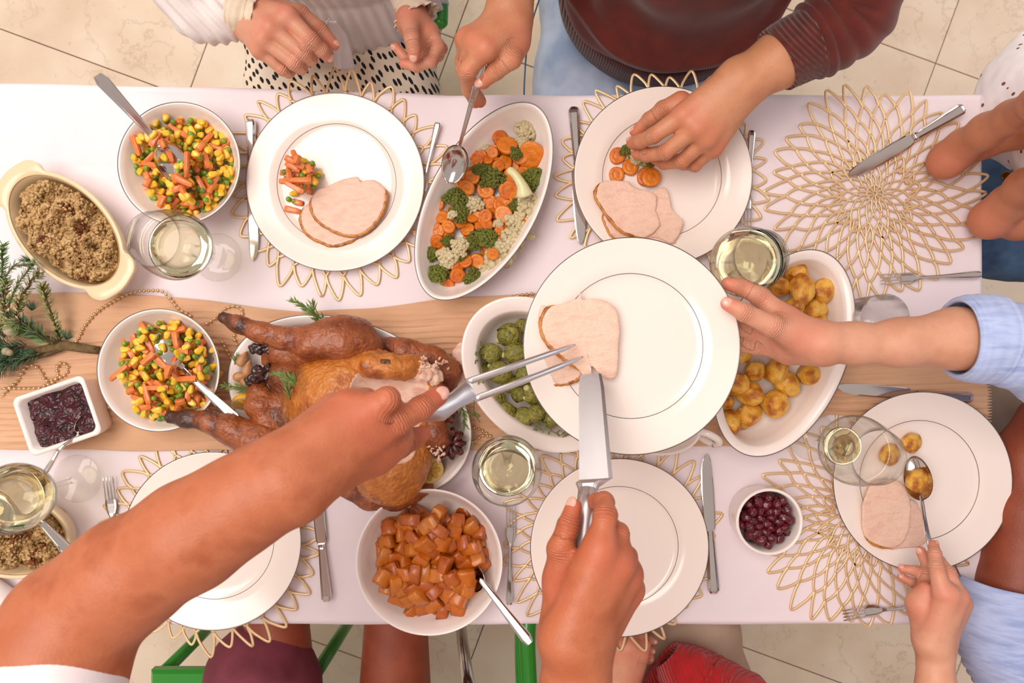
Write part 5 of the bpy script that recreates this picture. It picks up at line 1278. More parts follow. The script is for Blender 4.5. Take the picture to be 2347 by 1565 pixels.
# ---- fir greenery at the left
M_fir = mat('fir_needle_olive', '#8c8f52', 0.5, colors=['#a8a670', '#747b42'], nscale=30); M_fir2 = mat('fir_needle_green', '#5c8a4c', 0.5, colors=['#7aa565'], nscale=30)
M_pine = mat('pine_needle_dark', '#3c5a40', 0.5, colors=['#567852'], nscale=30); M_bark = mat('branch_bark', '#5e4a2a', 0.8, colors=['#75603a', '#473720'], nscale=60, bump=.5, bscale=160)
def greenery():
    t = thing('fir_branch', 'artificial fir and pine branch lying on the runner at the left edge', 'greenery', tuple(W(60, 780, .01)))
    V, F = tube([W(228, 803, .012), W(190, 798, .012), W(150, 792, .016), W(100, 800, .018), W(50, 812, .018), W(-40, 830, .018)], [.0062, .0068, .0072, .0062, .0055, .005], 10); part('branch', V, F, M_bark, t)
    V, F = tube([W(155, 792, .014), W(110, 775, .02), W(60, 770, .025), W(0, 750, .03), W(-40, 735, .03)], [.005, .004, .004, .004, .004], 8); part('branch', V, F, M_bark, t)
    V, F = tube([W(140, 800, .014), W(90, 818, .016), W(40, 830, .016), (W(-30, 835, .016))], [.004, .003, .003, .003], 8); part('branch', V, F, M_bark, t)
    k = 0
    for pts, L, w_, n, m in (
        ([(138, 780, .02), (122, 730, .035), (108, 690, .045), (97, 655, .05)], .0135, .0032, 120, M_fir),
        ([(60, 770, .02), (40, 720, .04), (55, 670, .055), (90, 625, .06)], .014, .0032, 120, M_fir),
        ([(30, 760, .03), (10, 700, .045), (15, 640, .055)], .014, .003, 100, M_fir),
        ([(-10, 700, .04), (5, 620, .06), (5, 560, .07)], .012, .002, 120, M_fir2), ([(20, 700, .05), (40, 650, .06), (80, 600, .065)], .011, .0010, 150, M_fir2),
        ([(0, 650, .05), (30, 610, .065), (70, 606, .07)], .012, .0010, 120, M_fir2), ([(100, 780, .03), (60, 745, .045), (20, 720, .05)], .022, .0011, 90, M_pine),
        ([(120, 790, .03), (80, 760, .04), (40, 755, .045)], .024, .0011, 80, M_fir2), ([(40, 800, .03), (10, 830, .03), (-20, 850, .03)], .024, .0012, 160, M_pine),
        ([(60, 790, .03), (20, 800, .035), (-20, 790, .04)], .022, .0012, 160, M_pine), ([(90, 810, .03), (50, 822, .03), (0, 850, .03)], .02, .0012, 140, M_pine), ([(10, 740, .04), (-10, 780, .04)], .022, .0012, 120, M_pine),
        ([(45, 735, .05), (25, 745, .05), (-5, 735, .05)], .02, .0012, 90, M_fir)):
        k += 1; P = [W(*p) for p in pts]; V, F = tube(P, .0013, 6); tw = part('twig', V, F, M_bark, t); rnd = random.Random(k); mb = MB(); C = cr([tuple(q) for q in P], 10)
        for i in range(n):
            f = rnd.random(); j = min(int(f * (len(C) - 1)), len(C) - 2); p = Vector(C[j]).lerp(Vector(C[j + 1]), rnd.random()); d = (Vector(C[j + 1]) - Vector(C[j])).normalized(); a, b, _ = basis(d); th = rnd.uniform(0, 2 * PI)
            dd = d * .6 + (a * math.cos(th) + b * math.sin(th) * .7) * .8; V, F = blade(p, dd, L * rnd.uniform(.7, 1.1), w_, b); mb.add(V, F)
        V, F = mb.get(); o = part('needles', V, F, m, tw); o['kind'] = 'stuff'
    for (px, py, a0, n) in ((73, 712, 1.4, 30), (152, 778, 1.2, 34), (70, 600, 2.4, 26)):
        rnd = random.Random(px); mb = MB(); c = W(px, py, .04)
        for i in range(n * 2):
            a = a0 + rnd.uniform(-.9, .9); V, F = blade(c, (math.cos(a), math.sin(a), rnd.uniform(-.1, .6)), rnd.uniform(.012, .02), .0008, (0, 0, 1)); mb.add(V, F)
        V, F = mb.get(); o = part('needle_tuft', V, F, M_pine, t); o['kind'] = 'stuff'
    for (px, py, r) in ((24, 755, .010), (2, 672, .007), (14, 805, .006), (22, 808, .005)):
        V = ICO[2][0] * r; part('bud', V + np.array(W(px, py, .045)), ICO[2][1], mat('frosted_bud', '#b7a488', .6, bump=.5, bscale=200) if px == 24 else mat('purple_bud', '#3b2f4f' if py == 672 else '#9a8f70', .5), t)
greenery()

# ---- carving tools
def carving_fork():
    hd = W(920, 948, .355); nk = W(1008, 940, .330); yk = W(1078, 895, .300); t1 = W(1318, 790, .235); t2 = W(1336, 818, .232)
    t = thing('carving_fork', 'two-pronged steel carving fork holding the turkey slice on the raised plate', 'fork', tuple(nk))
    def loft(P, ws, ths):
        V = []; m = len(P)
        for i, p in enumerate(P):
            d = (Vector(P[min(i + 1, m - 1)]) - Vector(P[max(i - 1, 0)])).normalized(); s = Vector((0, 0, 1)).cross(d).normalized(); u = d.cross(s)
            for a, b in FLATP: V.append(tuple(Vector(p) + s * a * ws[i] + u * b * ths[i]))
        k = len(FLATP); return V, grid_faces(m, k, False, True) + [tuple(range(k))[::-1], tuple(range((m - 1) * k, m * k))]
    V, F = loft([hd, nk.lerp(hd, .3), nk, nk.lerp(yk, .5), yk, yk.lerp(t1, .02)], [.0105, .011, .0125, .0100, .0135, .012], [.016, .014, .010, .006, .006, .005]); part('shank', V, F, M_steelw, t)
    d = (t1 - yk); s = Vector((0, 0, 1)).cross(d.normalized()).normalized()
    for tp, sg in ((t1, 1), (t2, -1)):
        a = yk + s * sg * .0105; arch = Vector((0, 0, .012)); V, F = tube([tuple(q) for q in cr([tuple(a), tuple(a.lerp(tp, .35) + arch), tuple(a.lerp(tp, .75) + arch * .8), tuple(tp)], 7)], [.0040] * 10 + [.0036] * 6 + [.003] * 4 + [.0022, .0012], 10, flat=.7); part('prong', V, F, M_steelw, t)
    hb = W(770, 1010, .370); V, F = tube([nk.lerp(hd, .7), hd, hd.lerp(hb, .5), hb], [.011, .0125, .013, .012], 14); part('handle', V, F, M_steelw, t)
M_steelw = mat('satin_steel', '#d9d2d1', 0.32, metal=0.9)
carving_fork()
def carving_knife():
    tip = W(1354, 858, .238); heel = W(1366, 1098, .335); bl = W(1349, 1112, .345); he = W(1330, 1330, .40)
    t = thing('carving_knife', 'broad steel carving knife gripped in the right hand over the raised plate', 'knife', tuple(heel))
    V = []; n = 14
    for i in range(n):
        f = i / (n - 1); c = tip.lerp(heel, f); w_ = .0145 + .0035 * f
        if f < .12: w_ *= .86 + .14 * f / .12
        d = (heel - tip).normalized(); s = Vector((1, 0, 0.25)); s = (s - d * s.dot(d)).normalized(); u = d.cross(s)
        th = .0011
        for a, b in ((-1, 1), (-.2, 1), (.75, .8), (1, 0), (.75, -.8), (-.2, -1), (-1, -1)): V.append(tuple(c + s * a * w_ + u * b * th))
    F = grid_faces(n, 7, False, True) + [tuple(range(7)), tuple(range((n - 1) * 7, n * 7))[::-1]]; part('blade', V, F, M_steel, t, smooth=False)
    V = []; secs = [(heel, .0182, .0012), (heel.lerp(bl, .5) + Vector((-.001, 0, 0)), .0170, .005), (bl, .0125, .009), (bl.lerp(he, .08), .0095, .010)]
    for c, w_, th in secs:
        for a, b in HANDP: V.append(tuple(c + s * a * w_ + u * b * th))
    k = len(HANDP); F = grid_faces(4, k, False, True) + [tuple(range(k))[::-1], tuple(range(3 * k, 4 * k))]; part('bolster', V, F, M_steelw, t, smooth=False)
    V, F = tube([bl.lerp(he, .05), bl.lerp(he, .3), bl.lerp(he, .7), he], [.0105, .011, .012, .0115], 12); part('handle', V, F, M_steelw, t)
carving_knife()
# napkin, lower left
M_nap = mat('napkin', '#efe4e2', 0.8, bump=.3, bscale=500)
def napkin():
    V = []; n, m_ = 40, 24; a = W(-80, 1300, 0); b = W(62, 1405, 0)
    for i in range(n):
        f = i / (n - 1)
        for j in range(m_):
            th = 2 * PI * j / m_; r = .026 * (1 + .10 * math.sin(3 * th + f * 5)) * (1 if f < .93 else .9); c = a.lerp(b, f)
            d = Vector((b.x - a.x, b.y - a.y, 0)).normalized(); s = Vector((-d.y, d.x, 0)); V.append((c.x + s.x * r * math.cos(th), c.y + s.y * r * math.cos(th), TZ + .0205 + r * .75 * math.sin(th)))
    o = link('napkin', newmesh('napkin', V, [f[::-1] for f in grid_faces(n, m_, False, True)] + [tuple(range(m_)), tuple(range((n - 1) * m_, n * m_))[::-1]], M_nap)); tag(o, 'rolled white cloth napkin at the lower left table corner', 'napkin')
napkin()
# ------------------------------------------------------------------ people
def skin_material(name, base, cols, red):
    m = mat(name, base, 0.5, colors=cols, nscale=22, ndetail=6, bump=.5, bscale=330, bdist=.0008, sss=.12, attr='red', attr_col=red, bdetail=4)
    nt = m.node_tree; N = nt.nodes; L = nt.links; b = N['Principled BSDF']; old = b.inputs['Normal'].links[0].from_socket
    a1 = N.new('ShaderNodeAttribute'); a1.attribute_name = 'ct'; a2 = N.new('ShaderNodeAttribute'); a2.attribute_name = 'cm'; tc = N.new('ShaderNodeTexCoord'); n = N.new('ShaderNodeTexNoise'); n.inputs['Scale'].default_value = 160; L.new(tc.outputs['Object'], n.inputs['Vector'])
    m1 = N.new('ShaderNodeMath'); m1.operation = 'MULTIPLY'; m1.inputs[1].default_value = 2200; L.new(a1.outputs['Fac'], m1.inputs[0]); m0 = N.new('ShaderNodeMath'); m0.operation = 'MULTIPLY_ADD'; m0.inputs[1].default_value = 7; L.new(n.outputs[0], m0.inputs[0]); L.new(m1.outputs[0], m0.inputs[2])
    m2 = N.new('ShaderNodeMath'); m2.operation = 'SINE'; L.new(m0.outputs[0], m2.inputs[0]); m3 = N.new('ShaderNodeMath'); m3.operation = 'MULTIPLY'; L.new(m2.outputs[0], m3.inputs[0]); L.new(a2.outputs['Fac'], m3.inputs[1])
    bp = N.new('ShaderNodeBump'); bp.inputs['Strength'].default_value = .8; bp.inputs['Distance'].default_value = .0006; L.new(m3.outputs[0], bp.inputs['Height']); L.new(old, bp.inputs['Normal']); L.new(bp.outputs[0], b.inputs['Normal']); return m
SK_fair = skin_material('skin_fair', '#cf9273', ['#d89e80', '#d29678'], '#d67460')
SK_man = skin_material('skin_man', '#c5845f', ['#d0916c', '#c98963'], '#d46e54')
SK_tan = skin_material('skin_tan', '#aa5a36', ['#bc6c47', '#b3633e'], '#c8644a')
SK_girl = skin_material('skin_girl', '#c07a58', ['#cc8766'], '#c8705a')
SK_dark = skin_material('skin_tanned_dark', '#8a4028', ['#9c4d32'], '#9c4030')
M_nail = mat('nail', '#e3ab98', 0.25, coat=.4)
def J(t): x, y, h, r = t; return (np.array(W(x, y, h)), ML(r, h))
class Body:
    def __init__(s): s.B = Blob(); s.red = []; s.nails = []; s.cre = []
    def chain(s, pts, k=.002, k0=None):
        Q = [J(p) for p in pts]
        for i, ((a, ra), (b, rb)) in enumerate(zip(Q[:-1], Q[1:])): s.B.cap(a, b, ra, rb, (k0 if (k0 is not None and i == 0) else k))
        return Q
    def finger(s, pts, k0=.006, nail=True, up=(0, 0, 1), k=.0022):
        Q = s.chain(pts, k, k0)
        for i, (p, r) in enumerate(Q):
            if 0 < i < len(Q) - 1: s.red.append((p + np.array((0, 0, r)), r * 1.0, .35)); s.B.ell(p + np.array((0, 0, r * .12)), (r * 1.06, r * 1.06, r * .98), k=.003)
            if i == 0: s.red.append((p + np.array((0, 0, r)), r * 1.4, .5))
        for i in range(1, len(Q) - 1):
            d_ = Q[i + 1][0] - Q[i - 1][0]; s.cre.append((Q[i][0], d_ / np.linalg.norm(d_), Q[i][1]))
        s.red.append((Q[-1][0], Q[-1][1] * 1.6, .75))
        if nail: s.nails.append((Q[-1][0], Q[-1][0] - Q[-2][0], np.array(up, float), Q[-1][1]))
        return Q
    def palm(s, wrist, mcps, wr=.62, k=.012, spread=.35):
        wp, w0 = J(wrist); M = [J(m) for m in mcps]; cen = sum(m[0] for m in M) / len(M)
        for p, r in M:
            st = wp + (p - cen) * spread; s.B.cap(st, p, w0 * wr, r * 1.02, k)
            s.B.cap(st * .45 + p * .55, p, r * .95, r * .98, k)
        for (p, r), (q, r2) in zip(M[:-1], M[1:]): s.B.cap(p, q, r * .92, r2 * .92, .006)
    def tendons(s, wrist, mcps, r=.0021, lift=.86, amt=.004):
        wp, w0 = J(wrist)
        for m in mcps:
            p, pr = J(m); a = wp + (p - wp) * .30; a = a + np.array((0, 0, w0 * .50)); b = p + np.array((0, 0, pr * lift)); s.B.cap(a, b, r * .7, r, amt)
    def vein(s, pts, r=.0016, k=.004):
        P = [np.array(W(*p)) for p in pts]
        for a, b in zip(P[:-1], P[1:]): s.B.cap(a, b, r, r, k)
    def build(s, t, m, v=.0017, smooth=2, name='body', nsc=1.0):
        V, F = s.B.build(v, smooth=smooth)
        o = part(name, V, F, m, t); red = np.zeros(len(V))
        for p, r, a in s.red: red = np.maximum(red, a * np.exp(-(((V - p) ** 2).sum(1)) / (r * 1.25) ** 2))
        set_attr(o.data, 'red', red); ct = np.zeros(len(V)); cm = np.zeros(len(V))
        for p, d_, r in s.cre:
            q = V - p; t_ = q @ d_; m_ = np.exp(-(t_ / (r * .75)) ** 2) * (np.linalg.norm(q, axis=1) < r * 1.9); u_ = m_ > cm; ct[u_] = t_[u_]; cm[u_] = m_[u_]
        set_attr(o.data, 'ct', ct); set_attr(o.data, 'cm', cm)
        for p, d, up, r in s.nails:
            d = Vector(d).normalized(); up = (Vector(up) - d * Vector(up).dot(d)).normalized(); sd = d.cross(up); A = ICO[3][0].copy()
            X = A * np.array((r * .80, r * .66, r * .30)); Mx = np.array([list(d), list(sd), list(up)]); c = np.array(p) + np.array(d) * r * .15 + np.array(up) * r * .74
            Vn = X @ Mx + c; part('fingernail', Vn, ICO[3][1], M_nail, t)
        return o
def person(label, loc): return thing('person', label, 'person', loc)
def sleeve(name, pts, m, t, th=.004, wr=(.05, 26, 5), seg=64, sub=5, cuff=None, seed=0, flat=1.0, ruffle=0, label=None):
    """open swept sleeve; pts (px,py,h,rpx)"""
    Q = [tuple(J(p)[0]) + (J(p)[1],) for p in pts]; C = cr(Q, sub * 2); n = len(C); V = []
    a0, b0, _ = basis(Vector(C[1][:3]) - Vector(C[0][:3]))
    for i in range(n):
        d = Vector(C[min(i + 1, n - 1)][:3]) - Vector(C[max(i - 1, 0)][:3]); d.normalize(); a = (a0 - d * a0.dot(d)).normalized(); b = d.cross(a); a0 = a; r = C[i][3]
        for k in range(seg):
            q = 2 * PI * k / seg; dirv = a * math.cos(q) + b * math.sin(q) * flat; p = Vector(C[i][:3]) + dirv * r
            e = wr[0] * r * mnoise.noise(Vector((p.x * wr[1], p.y * wr[1], p.z * wr[1] + seed))) + wr[0] * .5 * r * math.sin(i * wr[2] * .35 + 2 * math.sin(q + seed)) * .5
            if ruffle: e += ruffle * r * math.sin(q * 13 + seed) * max(0, 1 - i / 6)
            V.append(tuple(p + dirv * e))
    o = part(name, V, [f[::-1] for f in grid_faces(n, seg, False, True)], m, t, label=label); so = o.modifiers.new('thickness', 'SOLIDIFY'); so.thickness = th; so.offset = 0
    return o
def garment(name, B, m, t, v=.005, amp=.004, sc=14, amp2=.0, sc2=50, off=0, smooth=2, fold=None, label=None):
    V, F = B.build(v, smooth=smooth); N = vnormals(V, F)
    d = np.array([amp * mnoise.noise(Vector((float(p[0] * sc + off), float(p[1] * sc), float(p[2] * sc)))) + (amp2 * mnoise.noise(Vector((float(p[0] * sc2), float(p[1] * sc2 + off), float(p[2] * sc2)))) if amp2 else 0) for p in V])
    if fold is not None: d += fold(V)
    return part(name, V + N * d[:, None], F, m, t, label=label)
def knit(name, c1, c2, scale, direction, rough=.9, strength=.8):
    return mat(name, c1, rough, colors=[c2], nscale=60, bump=.4, bscale=600, bdist=.0005, sheen=.3, wave=(scale, direction, .3, strength, .003))
M_denimL = mat('light_denim', '#b0c4e2', 0.85, colors=['#c8d8f0', '#a2bada'], nscale=9, bump=.4, bscale=900, bdist=.0005, bdetail=2)
M_denimD = mat('dark_denim', '#3c5573', 0.85, colors=['#52708f', '#33496a'], nscale=10, bump=.4, bscale=900, bdist=.0005, bdetail=2)
M_sweat = mat('maroon_knit', '#5a1a10', 0.9, colors=['#6a2114'], nscale=30, bump=.35, bscale=700, bdist=.0005, sheen=.25)
M_rib = knit('maroon_rib', '#4a130c', '#5c1b11', 75, 'X')
M_ribd = knit('maroon_cuff_rib', '#54180f', '#652014', 62, 'DIAGONAL')
M_red = knit('red_rib_knit', '#b30f12', '#c41a1c', 60, 'DIAGONAL')
M_blue = mat('pale_blue_linen', '#aab9e2', 0.85, colors=['#bccaf0', '#9fb0dc'], nscale=14, bump=.45, bscale=300, bdist=.0008, stretch=(1, 5, 1), sheen=.1)
M_white = mat('white_cotton', '#eadfe0', 0.85, colors=['#f1e8e8'], nscale=12, bump=.3, bscale=500, bdist=.0006)
M_blouse = mat('ivory_pleated_blouse', '#e6dad7', 0.85, colors=['#efe6e3'], nscale=16, bump=.4, bscale=260, bdist=.001)
M_cream = mat('cream_ruffle', '#dcc8b0', 0.85, colors=['#e6d5c0'], nscale=40, bump=.5, bscale=200, bdist=.001)
M_beige = mat('beige_trousers', '#b49a85', 0.85, colors=['#bfa692'], nscale=9, bump=.3, bscale=500, bdist=.0006)
M_khaki = mat('khaki_trousers', '#8a7460', 0.85, colors=['#9a8470'], nscale=9, bump=.3, bscale=500, bdist=.0006)
M_maroon = mat('maroon_shorts', '#6d2b38', 0.85, colors=['#7b3543', '#622431'], nscale=10, bump=.35, bscale=600, bdist=.0006)
M_hair = mat('brown_hair', '#3a2416', 0.5, colors=['#4c3120'], nscale=60, bump=.8, bscale=120, bdist=.003, stretch=(6, 6, 1))
def skirt_mat():
    m = mat('brush_dash_skirt', '#efdfc9', 0.85, colors=['#e9d7bf'], nscale=10, bump=.2, bscale=500, bdist=.0005); nt = m.node_tree; N = nt.nodes; L = nt.links; b = N['Principled BSDF']; src = b.inputs['Base Color'].links[0].from_socket
    tc = N.new('ShaderNodeTexCoord'); mp = N.new('ShaderNodeMapping'); mp.inputs['Rotation'].default_value = (0, 0, math.radians(-28)); mp.inputs['Scale'].default_value = (105, 40, 40); mp.vector_type = 'POINT'
    mp0 = N.new('ShaderNodeMapping'); mp0.inputs['Rotation'].default_value = (0, 0, math.radians(-32)); L.new(tc.outputs['Object'], mp0.inputs[0]); mp.inputs['Rotation'].default_value = (0, 0, 0); L.new(mp0.outputs[0], mp.inputs[0])
    vo = N.new('ShaderNodeTexVoronoi'); vo.voronoi_dimensions = '2D'; vo.inputs['Scale'].default_value = 1.0; vo.inputs['Randomness'].default_value = .55; L.new(mp.outputs[0], vo.inputs['Vector'])
    n = N.new('ShaderNodeTexNoise'); n.inputs['Scale'].default_value = 500; L.new(tc.outputs['Object'], n.inputs['Vector']); ma = N.new('ShaderNodeMath'); ma.operation = 'MULTIPLY_ADD'; L.new(n.outputs[0], ma.inputs[0]); ma.inputs[1].default_value = .22; L.new(vo.outputs['Distance'], ma.inputs[2])
    r = N.new('ShaderNodeValToRGB'); r.color_ramp.elements[0].position = .37; r.color_ramp.elements[0].color = (1, 1, 1, 1); r.color_ramp.elements[1].position = .41; r.color_ramp.elements[1].color = (0, 0, 0, 1); L.new(ma.outputs[0], r.inputs[0])
    mx = N.new('ShaderNodeMix'); mx.data_type = 'RGBA'; L.new(r.outputs[0], mx.inputs[0]); L.new(src, mx.inputs[6]); mx.inputs[7].default_value = lin('#121018'); L.new(mx.outputs[2], b.inputs['Base Color']); return m
M_skirt = skirt_mat()
def fold_fn(freq, amp, dirv, wob=3.0):
    d = np.array(dirv, float)
    def f(V): u = V @ d; return amp * np.sin(u * freq + wob * np.sin(V[:, 0] * 9 + V[:, 1] * 7)) 
    return f
wv_ = lambda *a: np.array(a, float)
def head(t, c, face, m, hair=M_hair, s=1.0):
    """simple head with face, ears and hair, above the neck (out of the photo's frame)"""
    f = Vector(face).normalized(); sd = f.cross(Vector((0, 0, 1))).normalized(); up = sd.cross(f); Mx = np.array([list(sd), list(f), list(up)]).T; c = np.array(c)
    def g(x, y, z): return c + Mx @ np.array((x, y, z)) * s
    B = Blob(); B.ell(g(0, 0, .02), (.076 * s, .095 * s, .095 * s), Mx, k=.02); B.ell(g(0, .035, -.055), (.052 * s, .055 * s, .055 * s), Mx, k=.03); B.cap(g(0, -.01, -.06), g(0, -.03, -.17), .052 * s, .058 * s, k=.02)
    B.cap(g(0, .092, .01), g(0, .112, -.022), .008 * s, .013 * s, k=.012); B.cap(g(-.02, .088, -.055), g(.02, .088, -.055), .007 * s, .007 * s, k=.006)
    for e in (-1, 1): B.ell(g(.078 * e, -.005, 0), (.008 * s, .018 * s, .03 * s), Mx, k=.006); B.ell(g(.032 * e, .090, .018), (.017 * s, .010 * s, .011 * s), Mx, k=.008, sub=True); B.ell(g(.032 * e, .080, .017), (.013 * s, .012 * s, .012 * s), Mx, k=.001)
    V, F = B.build(.004); set_attr(part('head', V, F, m, t).data, 'red', np.zeros(len(V)))
    B = Blob(); B.ell(g(0, -.018, .04), (.086 * s, .100 * s, .095 * s), Mx, k=.01); B.ell(g(0, .085, -.02), (.07 * s, .06 * s, .075 * s), Mx, k=.01, sub=True); V, F = B.build(.004); V = disp(V, F, .006, 40, .003); part('hair', V, F, hair, t)

# ---------- person 1: woman in pleated blouse and dash-print skirt
P1 = person('seated woman in ivory pleated blouse and black-dashed skirt, hands over her lap', tuple(W(770, -60, -.30)))
b = Body()
wr = (578, 42, .095, 44)
mc = [(660, 38, .118, 21), (620, 64, .122, 18.5), (603, 90, .115, 17.5), (594, 115, .103, 15)]
b.chain([(520, 10, .10, 44), wr], .01); b.B.cap(W(568, 22, .09), W(572, 70, .085), ML(30, .09), ML(30, .09), .015); b.palm(wr, mc, .78)
b.finger([mc[0], (712, 92, .112, 18.5), (736, 114, .095, 16), (749, 128, .080, 14)], k0=.004)
b.finger([mc[1], (694, 121, .108, 16.5), (712, 136, .085, 14.5), (704, 140, .060, 13)], nail=False, k0=.004)
b.finger([mc[2], (674, 145, .100, 16), (690, 156, .076, 14), (678, 156, .055, 13)], nail=False, k0=.004)
b.finger([mc[3], (648, 160, .086, 13.5), (662, 166, .068, 12.5), (656, 166, .05, 11)], nail=False, k0=.004)
b.finger([(625, 20, .085, 24), (690, 34, .085, 20), (732, 68, .078, 18), (765, 102, .070, 13.5)], k0=.012, up=(.5, .4, .6))
b.tendons(wr, mc, lift=.8)
# her left hand, palm half up, thumb on top
b.chain([(930, -40, .05, 34), (938, 15, .06, 31), (946, 50, .065, 34)], .01); b.chain([(946, 50, .065, 34), (975, 75, .06, 30)], .01); b.chain([(946, 45, .06, 30), (985, 105, .045, 26)], .012)
b.finger([(938, 40, .080, 24), (944, 85, .095, 17.5), (949, 112, .098, 15.5), (949, 128, .094, 14)], k0=.012)
b.finger([(985, 72, .06, 18), (1004, 105, .065, 15), (990, 140, .070, 13.5), (955, 152, .068, 13), (926, 146, .066, 11.5)], nail=False)
b.finger([(982, 90, .04, 16), (975, 140, .045, 13), (935, 140, .05, 12), (907, 108, .055, 10.5)], nail=True, up=(-.6, -.2, .6))
b.finger([(990, 90, .035, 16), (1012, 112, .038, 13), (1005, 128, .03, 12), (985, 120, .025, 11)], nail=False)
b.build(P1, SK_fair, .0015)
sleeve('ruffled_cuff', [(592, 40, .095, 56), (572, 34, .097, 48), (552, 28, .10, 47), (536, 24, .10, 50)], M_cream, P1, .0018, (.06, 90, 4), ruffle=.10, seed=2)
B = Blob(); B.ell(W(487, 34, .09), (.050, .040, .038), k=.02).ell(W(440, -20, .10), (.040, .055, .040), k=.03).ell(W(520, 30, .095), (.028, .034, .030), k=.015).ell(W(400, -90, .12), (.045, .06, .045), k=.03).cap(W(400, -90, .12), W(560, -420, .28), .05, .055, k=.03)
garment('puffed_sleeve', B, M_blouse, P1, .0026, .003, 30, fold=lambda V: .0022 * np.sin(V[:, 0] * 330 + V[:, 1] * 260 + 3 * np.sin(V[:, 1] * 30)) * np.clip((V[:, 0] + .60) * 6, .5, 1))
sleeve('ruffled_cuff', [(956, 40, .062, 52), (948, 22, .062, 42), (940, 0, .055, 40), (934, -30, .05, 46), (925, -90, .06, 60)], M_cream, P1, .0018, (.06, 90, 4), ruffle=.12, seed=5)
sleeve('puffed_sleeve', [(935, -25, .052, 44), (930, -70, .055, 70), (920, -180, .10, 90), (880, -420, .28, 95)], M_blouse, P1, .003, (.08, 40, 6), seed=8)
def peplum():
    cx_, cy_ = W(778, 0, -.05).x, .625; V = []; rows = [(-.135, 1.10), (-.10, 1.07), (-.06, 1.03), (-.025, .985), (-.008, .95), (0, .93), (.01, .95), (.05, .99), (.12, 1.03), (.22, 1.08), (.32, 1.1), (.42, 1.05), (.48, .9), (.52, .6)]; n = 360
    for h, s_ in rows:
        for k in range(n):
            q = 2 * PI * k / n; amp = .022 if h < -.02 else (.010 if h < .02 else .014); pl = 1 + amp * math.sin(k * 52 * 2 * PI / n + 1.5 * math.sin(q * 3)) + .02 * math.sin(q * 5 + h * 20); a, d_ = .155 * s_, .118 * s_
            V.append((cx_ + a * pl * math.cos(q), cy_ + d_ * pl * math.sin(q), TZ + h + (.012 * math.sin(q * 2 + 1) if h < -.1 else 0)))
    o = part('pleated_blouse', V, grid_faces(len(rows), n, False, True) + [tuple(range((len(rows) - 1) * n, len(rows) * n))], M_blouse, P1); so = o.modifiers.new('t', 'SOLIDIFY'); so.thickness = .002
peplum()
for k, pts in enumerate(([(758, 50, .03), (778, 80, -.01), (785, 110, -.04), (790, 160, -.06)], [(752, 50, .03), (742, 90, -.03), (720, 130, -.06), (690, 152, -.07), (668, 160, -.075)])):
    C = cr([tuple(W(*p)) for p in pts], 8); V = []; n = len(C)
    for i, c in enumerate(C):
        wd = (.008 + .009 * i / n) * (1 if k == 0 else .7)
        for j in range(9): u = j / 4 - 1; V.append((c[0] + u * wd * (1 if k == 0 else .4), c[1] + (u * wd * .8 if k else 0), c[2] + .0022 * math.cos(u * 7 + i * .1)))
    o = part('waist_tie', V, grid_faces(n, 9), M_white, P1); so = o.modifiers.new('t', 'SOLIDIFY'); so.thickness = .0015
B = Blob(); B.cap((-.400, .66, .53), (-.385, .20, .56), .095, .085, k=.03).cap((-.225, .66, .53), (-.225, .20, .56), .095, .085, k=.08).cap((-.31, .45, .545), (-.31, .25, .545), .08, .08, k=.05).cap((-.34, .70, .56), (-.27, .70, .56), .12, .12, k=.05).cap((-.385, .20, .55), (-.37, .22, .12), .085, .09, k=.04).cap((-.225, .20, .55), (-.22, .22, .12), .085, .09, k=.04)
garment('dash_print_skirt', B, M_skirt, P1, .006, .008, 9, .002, 30, fold=fold_fn(60, .0025, (.4, 1, 0)))
head(P1, (-.28, .60, 1.34), (.15, -.8, -.5), SK_fair)

# ---------- person 2: man in maroon sweater
P2 = person('man in maroon sweater and light jeans, spooning vegetables and reaching to his plate', tuple(W(1500, -60, -.30)))
b = Body()
wr = (1160, 60, .155, 47); mc = [(1112, 112, .185, 24), (1090, 96, .178, 23), (1072, 88, .165, 21), (1066, 92, .145, 19)]
b.chain([(1190, -150, .20, 62), (1172, -20, .165, 50), wr], .012); b.B.cap(W(1150, 50, .15), W(1180, 50, .15), ML(38, .15), ML(38, .15), .02)
b.palm(wr, mc, .8); b.palm((1172, 80, .15, 44), [(1150, 120, .16, 24), (1120, 112, .165, 24)], .7)
b.finger([mc[0], (1070, 164, .170, 20), (1077, 205, .130, 18), (1089, 233, .105, 15)], up=(-.7, .2, .6))
b.finger([mc[1], (1064, 160, .140, 19), (1080, 205, .105, 17), (1100, 232, .085, 15)], nail=False)
b.finger([mc[2], (1062, 140, .115, 18), (1090, 175, .090, 16), (1110, 190, .09, 14)], nail=False)
b.finger([mc[3], (1066, 122, .10, 16), (1095, 150, .085, 14), (1110, 165, .085, 13)], nail=False)
b.finger([(1182, 105, .150, 30), (1172, 134, .165, 24), (1136, 163, .165, 20), (1105, 188, .155, 16.5)], k0=.014, up=(-.1, -.1, 1))
b.tendons(wr, mc[:3], lift=.82)
